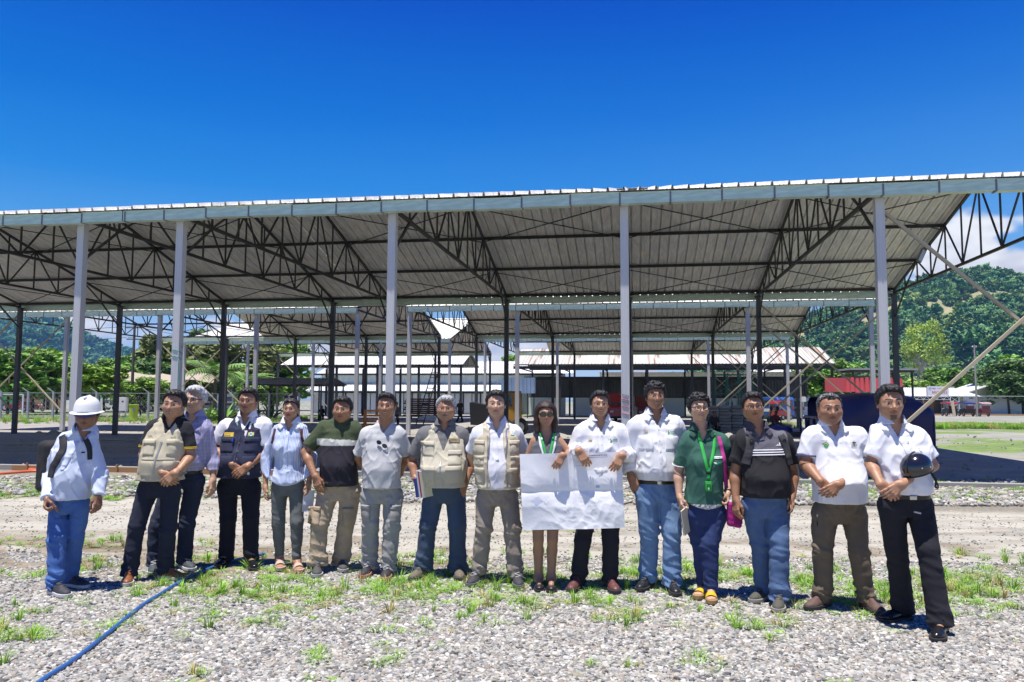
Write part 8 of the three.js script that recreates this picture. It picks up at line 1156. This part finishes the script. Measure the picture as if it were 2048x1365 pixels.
// 16 — white short sleeved shirt, black trousers, helmet under the arm
{
  const P = person({ label: 'man in a white short sleeved shirt and black trousers at the far right', seed: 16, skin: TAN, turn: -0.20, pitch: 0.05, yaw: -0.15, face: { goatee: [0.02, 0.015, 0.012] }, body: { hip: 0.175, waist: 0.178, belly: 0.13, chest: 0.182 }, hands: clasp, belt: true,
    top: { frac: 0.76, tuck: true, color: cloth([0.79, 0.79, 0.83], 0.03), collar: cloth([0.78, 0.78, 0.83]), placket: true, flat: [0.78, 0.78, 0.82], wrinkle: 0.008, loose: 1.12, ease: 0.018 }, bottom: { color: cloth([0.014, 0.014, 0.020], 0.12), fit: 1.02, wrinkle: 0.9, flare: 0.08 }, shoe: { kind: 'dress', mat: mat([0.014, 0.014, 0.016], 0.2), sole: soleB, lace: null }, hair: { kind: 'short', color: BLACKHAIR } }, JOINTS[15]);
  mark(P, P.F.top, 'chest_crest', P.sx + 0.075, P.yS - 0.135, 0.065, 0.06, printMat(128, 118, (c) => { c.clearRect(0, 0, 128, 118); c.fillStyle = '#c93a55'; c.beginPath(); c.moveTo(64, 4); c.lineTo(98, 44); c.lineTo(34, 44); c.fill(); c.fillStyle = '#222'; c.fillRect(10, 22, 20, 16); c.fillRect(100, 40, 20, 14); c.fillRect(4, 94, 20, 14); c.fillStyle = '#3aa0c0'; c.fillRect(36, 48, 60, 18); c.fillStyle = '#d8c860'; c.fillRect(30, 68, 36, 36); c.fillStyle = '#8ab84a'; c.fillRect(70, 68, 34, 30); }), P.out.shirt); part('shirt_pocket', patch(P.F.top, P.sx + 0.09, P.yS - 0.18, 0.12, 0.13, 0.004), whiteM, P.out.shirt);
  const e = P.J.elR, h = thing('motorcycle_helmet', 'black open face motorcycle helmet under the arm of the rightmost man', 'helmet', at3(P, [e[0] - 0.185, e[1] + 0.0, 0.145]), 0.4), gl = new THREE.MeshPhysicalMaterial({ color: new THREE.Color(0.012, 0.012, 0.02), roughness: 0.16, clearcoat: 1, side: THREE.DoubleSide }); h.rotation.z = 0.35; h.scale.setScalar(0.84);
  part('shell', new THREE.SphereGeometry(0.125, 32, 20, 0, Math.PI * 2, 0, 1.95).scale(1.08, 0.98, 1), gl, h); part('edge_band', new THREE.TorusGeometry(0.117, 0.006, 8, 40).rotateX(Math.PI / 2).scale(1.08, 1, 1).translate(0, -0.042, 0), blackM, h); part('visor_strap', new THREE.TorusGeometry(0.129, 0.004, 6, 40, Math.PI).rotateY(0.2).scale(1.08, 0.98, 1), blackM, h); for (const [x, y] of [[-0.06, 0.02], [0.02, 0.0], [0.08, 0.03]]) part('rivet', new THREE.SphereGeometry(0.006, 8, 6), zipM, h).position.set(x, y, Math.sqrt(Math.max(0, 0.0156 - x * x * 0.86 - y * y)) + 0.001); part('liner', new THREE.SphereGeometry(0.116, 24, 14, 0, Math.PI * 2, 0, 1.9).scale(1.08, 0.98, 1), new THREE.MeshStandardMaterial({ color: new THREE.Color(0.03, 0.03, 0.03), side: THREE.DoubleSide, roughness: 1 }), h);
  part('chin_strap', tube([[0.06, -0.05, 0.06], [0.085, -0.13, 0.08], [0.07, -0.20, 0.07], [0.11, -0.22, 0.06], [0.12, -0.12, 0.03], [0.10, -0.06, 0.0]], 0.008, 30, 6), blackM, h);
  part('pocket_tag', patch(P.F.bottom, P.hx + 0.03, P.beltY - 0.125, 0.045, 0.012, 0.004, { turn: -0.2, nx: 3, ny: 1 }), mat([0.5, 0.5, 0.52]), P.out.trousers);
}
// ---------------------------------------------------------------- workers in the background
{
  const stand = (x, z, k = 1, d = {}) => ({ at: [x, z], hem: 0.82 * k, top: [0, 1.66 * k, 0.03], chin: [0, 1.43 * k, 0.06], shL: [-0.21 * k, 1.36 * k, 0], shR: [0.21 * k, 1.36 * k, 0], elL: [-0.27 * k, 1.08 * k, -0.05], elR: [0.27 * k, 1.08 * k, -0.05], wrL: [-0.28 * k, 0.84 * k, 0.06], wrR: [0.28 * k, 0.84 * k, 0.06], hiL: [-0.1 * k, 0.84 * k, 0], hiR: [0.1 * k, 0.84 * k, 0], knL: [-0.12 * k, 0.46 * k, 0.03], knR: [0.12 * k, 0.46 * k, 0.03], anL: [-0.13, 0.09, -0.03], anR: [0.13, 0.09, -0.03], toL: [-0.16, 0.02, 0.16], toR: [0.16, 0.02, 0.16], ...d });
  const base = (label, skin, top, bottom) => ({ label, seed: 30, skin, hands: hang, face: {}, top: { name: 't_shirt', frac: 0.78, neck: 'crew', color: cloth(top), wrinkle: 0.006 }, bottom: { color: cloth(bottom) }, shoe: { kind: 'sneaker', mat: blackM, sole: soleB }, hair: { kind: 'short', color: BLACKHAIR } });
  const opt = { coarse: 2.2, group: 'workers in the background' }, bow = (s) => ({ shL: [-0.05, 1.08, 0.16], shR: [0.16 * s, 1.05, -0.12], top: [0.38 * s, 1.30, 0.03], chin: [0.40 * s, 1.08, 0.06], elL: [0.22 * s, 0.86, 0.2], elR: [0.28 * s, 0.84, -0.1], wrL: [0.36 * s, 0.62, 0.2], wrR: [0.40 * s, 0.62, -0.05], hiL: [-0.2 * s, 0.86, 0.09], hiR: [-0.2 * s, 0.86, -0.09] });
  person(base('worker in dark clothes walking past the white shed', DEEP, [0.03, 0.03, 0.035], [0.02, 0.02, 0.025]), stand(sideOf(921, 58), -58, 1.0, { knL: [-0.05, 0.48, 0.12], anL: [-0.22, 0.09, 0.1], toL: [-0.36, 0.02, 0.16], knR: [0.1, 0.46, 0], anR: [0.2, 0.09, -0.1], toR: [0.05, 0.02, -0.05] }), opt);
  const sit = { top: [0.02, 1.14, 0.1], chin: [0.02, 0.92, 0.14], shL: [-0.2, 0.86, 0.02], shR: [0.2, 0.86, 0.02], elL: [-0.25, 0.62, 0.12], elR: [0.25, 0.62, 0.12], wrL: [-0.12, 0.46, 0.3], wrR: [0.12, 0.46, 0.3], hiL: [-0.1, 0.36, -0.05], hiR: [0.1, 0.36, -0.05], knL: [-0.17, 0.48, 0.32], knR: [0.17, 0.48, 0.32], anL: [-0.16, 0.09, 0.22], anR: [0.16, 0.09, 0.22], toL: [-0.18, 0.02, 0.4], toR: [0.18, 0.02, 0.4], hem: 0.36 };
  person(base('worker in a grey shirt bending over behind the man in the light grey t-shirt', DEEP, [0.13, 0.13, 0.14], [0.02, 0.02, 0.03]), stand(sideOf(793, 44), -44, 1, { ...sit, top: [0.06, 1.5, 0.12], chin: [0.06, 1.28, 0.16], shL: [-0.2, 1.18, 0.02], shR: [0.2, 1.16, 0.02], elL: [-0.26, 0.92, 0.14], elR: [0.26, 0.92, 0.14], wrL: [-0.14, 0.7, 0.3], wrR: [0.2, 0.7, 0.3], hiL: [-0.1, 0.8, -0.08], hiR: [0.1, 0.8, -0.08], knL: [-0.14, 0.46, 0.1], knR: [0.14, 0.46, 0.1], anL: [-0.15, 0.09, 0], anR: [0.15, 0.09, 0], toL: [-0.18, 0.02, 0.18], toR: [0.18, 0.02, 0.18], hem: 0.76 }), opt);
  person(base('worker in dark clothes crouching beside the cement sacks', DEEP, [0.025, 0.025, 0.03], [0.02, 0.02, 0.025]), stand(sideOf(1426, 36.5), -36.5, 1, sit), opt);
  person(base('worker in dark clothes crouching far behind the striped blouse woman', DEEP, [0.03, 0.03, 0.03], [0.02, 0.02, 0.025]), stand(sideOf(646, 62), -62, 1, sit), opt);
  person(base('man in a dark red shirt squatting behind the striped polo man', DEEP, [0.13, 0.015, 0.02], [0.02, 0.02, 0.03]), stand(sideOf(1549, 40), -40, 1, { ...sit }), opt);
}
// ================================================================ PEBBLES, GRASS, HOSES
{
  const rnd = rngOf(7), shapes = [0, 1, 2].map((k) => { const g = new THREE.IcosahedronGeometry(0.5, 1), p = g.attributes.position; for (let i = 0; i < p.count; i++) { const x = p.getX(i), y = p.getY(i), z = p.getZ(i), n = 1 + 0.32 * noise(x * 2.2 + k * 5, y * 2.2, z * 2.2); p.setXYZ(i, x * n * (1.15 - 0.1 * k), y * n * 0.62, z * n * (0.85 + 0.1 * k)); } g.computeVertexNormals(); return g; });
  const lists = [[], [], []];
  const put = (x, z, s, y0 = 0) => lists[Math.floor(rnd() * 3)].push([x, y0 + s * 0.16, z, s]);
  for (let i = 0; i < 300000; i++) { const d = 3.4 + Math.pow(rnd(), 1.05) * 5.6, x = (rnd() - 0.5) * 2 * (d * 0.70 + 0.8), z = -d, y = yard(x, z); if (rnd() < y.gravel * 1.05 - 0.04 - 0.25 * y.soil) put(x, z, 0.012 + 0.012 * rnd() + 0.020 * Math.pow(rnd(), 5)); }
  for (let i = 0; i < 26000; i++) { const d = 12.2 + rnd() * 3.9, x = (rnd() - 0.5) * 2 * (d * 0.68 + 0.6), z = -d, y = yard(x, z); if (rnd() < y.gravel - 0.1) put(x, z, 0.025 + 0.035 * rnd() + 0.07 * Math.pow(rnd(), 8), 0.02); }
  for (let i = 0; i < 5000; i++) { const d = 8 + rnd() * 4.4, x = (rnd() - 0.5) * 2 * (d * 0.68), z = -d; put(x, z, 0.012 + 0.02 * rnd() * rnd(), -0.006); }
  const m = new THREE.Matrix4(), q = new THREE.Quaternion(), e = new THREE.Euler(), c = new THREE.Color();
  const tones = [[0.46, 0.46, 0.45], [0.56, 0.555, 0.54], [0.34, 0.345, 0.35], [0.22, 0.225, 0.235], [0.13, 0.135, 0.145], [0.46, 0.43, 0.38], [0.66, 0.65, 0.64], [0.40, 0.41, 0.42], [0.28, 0.28, 0.29], [0.36, 0.31, 0.27], [0.50, 0.495, 0.48]];
  lists.forEach((l, k) => {
    const im = new THREE.InstancedMesh(shapes[k], new THREE.MeshStandardMaterial({ roughness: 0.8 }), l.length); im.name = numbered('gravel');
    l.forEach(([x, y, z, s], i) => { m.compose(new THREE.Vector3(x, y, z), q.setFromEuler(e.set((rnd() - 0.5) * 0.9, rnd() * 6.28, (rnd() - 0.5) * 0.9)), new THREE.Vector3(s * (0.9 + 0.5 * rnd()), s * (0.8 + 0.5 * rnd()), s)); im.setMatrixAt(i, m); const t = tones[Math.floor(rnd() * tones.length)], v = 0.62 + 0.36 * rnd(); im.setColorAt(i, c.setRGB(t[0] * v * 1.03, t[1] * v, t[2] * v * 0.93)); });
    add(tag(im, ['rounded grey and white pebbles covering the foreground', 'flatter pale pebbles mixed into the foreground gravel', 'longish pebbles mixed into the foreground gravel'][k], 'gravel', null, 'stuff'));
  });
}
{
  const rnd = rngOf(23);
  const tuft = (n, h, spread, broad) => { const pos = [], nor = []; const r = rngOf(n * 7 + Math.round(h * 1000)); for (let i = 0; i < n; i++) { const a = r() * 6.283, l = h * (0.45 + 0.65 * r()), o = spread * r() * 0.35, ln = spread * (0.3 + r()), w = broad * (0.7 + 0.6 * r()), bx = Math.cos(a) * o, bz = Math.sin(a) * o, px = -Math.sin(a) * w, pz = Math.cos(a) * w; const P = [0, 0.55, 1].map((t) => [bx + Math.cos(a) * ln * t * t, l * (t - 0.28 * t * t * (ln / h)), bz + Math.sin(a) * ln * t * t]); const k = [1, 0.8, 0.05]; for (let s = 0; s < 2; s++) { const A = P[s], B = P[s + 1], u = k[s], v = k[s + 1]; pos.push(A[0] - px * u, A[1], A[2] - pz * u, A[0] + px * u, A[1], A[2] + pz * u, B[0] + px * v, B[1], B[2] + pz * v, A[0] - px * u, A[1], A[2] - pz * u, B[0] + px * v, B[1], B[2] + pz * v, B[0] - px * v, B[1], B[2] - pz * v); } } const g = new THREE.BufferGeometry(); g.setAttribute('position', new THREE.Float32BufferAttribute(pos, 3)); g.computeVertexNormals(); return g; };
  const kinds = [tuft(20, 0.060, 0.075, 0.0024), tuft(14, 0.040, 0.085, 0.003), tuft(26, 0.105, 0.075, 0.0026), tuft(18, 0.022, 0.065, 0.005)], lists = [[], [], [], []];
  const dens = (x, d) => { const n = fbm(x * 0.9, 40, d * 1.3, 4), n2 = fbm(x * 3.1, 44, d * 3.1, 3); let b = 0;
    b += 0.85 * Math.exp(-Math.pow((d - 6.75 - 0.1 * Math.sin(x)) / 0.62, 2)) * smooth(-0.25, 0.25, n + n2 * 0.8 + 0.12) * smooth(-3.6, -2.2, x);      // along the feet
    b += 0.5 * Math.exp(-Math.pow((d - 7.7) / 0.45, 2)) * smooth(-0.05, 0.25, n + n2) ;
    b += 0.42 * smooth(0.10, 0.34, n + 0.75 * n2) * smooth(8.4, 7.2, d);
    b += 0.9 * smooth(-2.2, -3.6, x) * smooth(6.9, 5.2, d) * smooth(-0.1, 0.25, n + n2) * smooth(4.1, 4.9, d);                                        // lower left corner
    b += 0.85 * smooth(12.3, 12.8, d) * smooth(16.2, 15.6, d) * smooth(0.02, 0.25, n + 0.7 * n2 + 0.16 * smooth(2, 5, x) + 0.10 * smooth(-1, -3, x)) ;  // strip before the kerb
    b += 0.5 * smooth(8.4, 8.9, d) * smooth(9.6, 9.0, d) * smooth(-3, -4.4, x) * smooth(0, 0.3, n + n2);
    return clamp(b); };
  for (let i = 0; i < 70000; i++) { const far = rnd() < 0.34, d = far ? 12.3 + rnd() * 3.8 : 3.7 + Math.pow(rnd(), 0.8) * 5.9, x = (rnd() - 0.5) * 2 * (d * 0.69 + 0.5); if (rnd() < dens(x, d) * (far ? 1.0 : 0.34)) { const k = rnd() < 0.12 ? 2 : rnd() < 0.45 ? 0 : rnd() < 0.6 ? 1 : 3; lists[k].push([x, d, 0.6 + rnd() * 0.75]); } }
  // meadow strips farther back
  for (let i = 0; i < 5000; i++) { const L = rnd() < 0.5; const d = L ? 50 + rnd() * 18 : 47 + rnd() * 6, x = L ? -16 - rnd() * 36 : 16 + rnd() * 22; if (fbm(x * 0.12, 3, d * 0.4, 3) > -0.02) lists[2].push([x, d, 2.2 + rnd() * 2.4]); }
  const m = new THREE.Matrix4(), q = new THREE.Quaternion(), e = new THREE.Euler(), c = new THREE.Color();
  lists.forEach((l, k) => { const im = new THREE.InstancedMesh(kinds[k], new THREE.MeshPhysicalMaterial({ roughness: 0.7, side: THREE.DoubleSide, transmission: 0.2, thickness: 0 }), l.length); im.name = numbered('grass'); l.forEach(([x, d, s], i) => { m.compose(new THREE.Vector3(x, 0.004, -d), q.setFromEuler(e.set(0, rnd() * 6.28, 0)), new THREE.Vector3(s, s, s)); im.setMatrixAt(i, m); const dry = rnd() < 0.16, v = 0.8 + rnd() * 0.5; im.setColorAt(i, dry ? c.setRGB(0.42 * v, 0.36 * v, 0.13 * v) : c.setRGB(0.24 * v, 0.44 * v, 0.04 * v)); }); add(tag(im, ['short green grass tufts among the pebbles', 'low spreading grass blades among the pebbles', 'taller green grass clumps at the feet and by the kerb', 'tiny broad leaved weeds among the pebbles'][k], 'grass', null, 'stuff')); });
}
{
  const px = (x, y) => { const d = 1.6 * 1561 / (y - 802); return [sideOf(x, d), 0.024, -d]; };
  tag(part('water_hose', tube([[60, 1420], [105, 1362], [170, 1318], [240, 1262], [300, 1212], [340, 1186], [385, 1158], [425, 1140], [470, 1124], [540, 1108]].map(([x, y]) => px(x, y)), 0.014, 160, 10), mat([0.03, 0.12, 0.36], 0.4)), 'blue water hose lying across the gravel in the lower left', 'hose');
  const oh = mat([0.62, 0.13, 0.06], 0.5); [[[-80, 930], [10, 938], [40, 942], [90, 945], [130, 946]], [[-80, 952], [0, 953], [40, 950], [80, 947], [130, 948]]].forEach((l, i) => tag(part('orange_conduit', tube(l.map(([x, y]) => px(x, y)), 0.035, 60, 10), oh), ['upper', 'lower'][i] + ' of two orange plastic conduits lying at the left edge', 'conduit', 'orange conduits'));
  const f = thing('timber_form', 'thin brown timber edging board in front of the kerb on the left', 'timber', lay(-10.2, V0 - 0.48), -PHI); box('board', mat([0.36, 0.19, 0.09], 0.9), f, [0, 0.06, 0], [7.2, 0.12, 0.03]); for (const x of [-3.2, -1, 1.2, 3.3]) box('stake', mat([0.36, 0.19, 0.09], 0.9), f, [x, 0.08, 0.035], [0.04, 0.2, 0.035]);
}
{ // twine and rope round the posts
  const coil = (u, y0, n, r) => { const p = []; for (let i = 0; i <= n * 12; i++) { const a = i / 12 * 2 * Math.PI, q = 1 / Math.max(Math.abs(Math.cos(a)), Math.abs(Math.sin(a))), L = lay(u + Math.cos(a) * 0.093 * q, V0 - Math.sin(a) * 0.093 * q, y0 + i * 0.012 + 0.03 * Math.sin(a)); p.push(L); } return tube(p, r, n * 40, 5); };
  tag(part('rope', coil(GRID(2), 1.28, 3, 0.008), mat([0.45, 0.06, 0.05])), 'red rope wound round the middle front post', 'rope'); tag(part('twine', coil(GRID(2), 1.52, 2, 0.006), mat([0.12, 0.12, 0.13])), 'grey wire wound round the middle front post above the red rope', 'wire');
  tag(part('twine', coil(GRID(0), 2.5, 2, 0.009), mat([0.05, 0.35, 0.25])), 'green twine tied round the second front post from the left', 'twine');
  const t = GRID(0), tail = [[t + 0.1, 2.52], [t + 0.14, 2.35], [t + 0.12, 2.1], [t + 0.13, 1.9]].map(([u, y]) => lay(u, V0 - 0.1, y)); tag(part('twine', tube(tail, 0.008, 30, 5), mat([0.08, 0.42, 0.3])), 'loose green twine end hanging from the second front post', 'twine');
}
scene.traverse((o) => { if (o.isMesh) { o.castShadow = true; o.receiveShadow = true; } });
renderer.render(scene, camera);
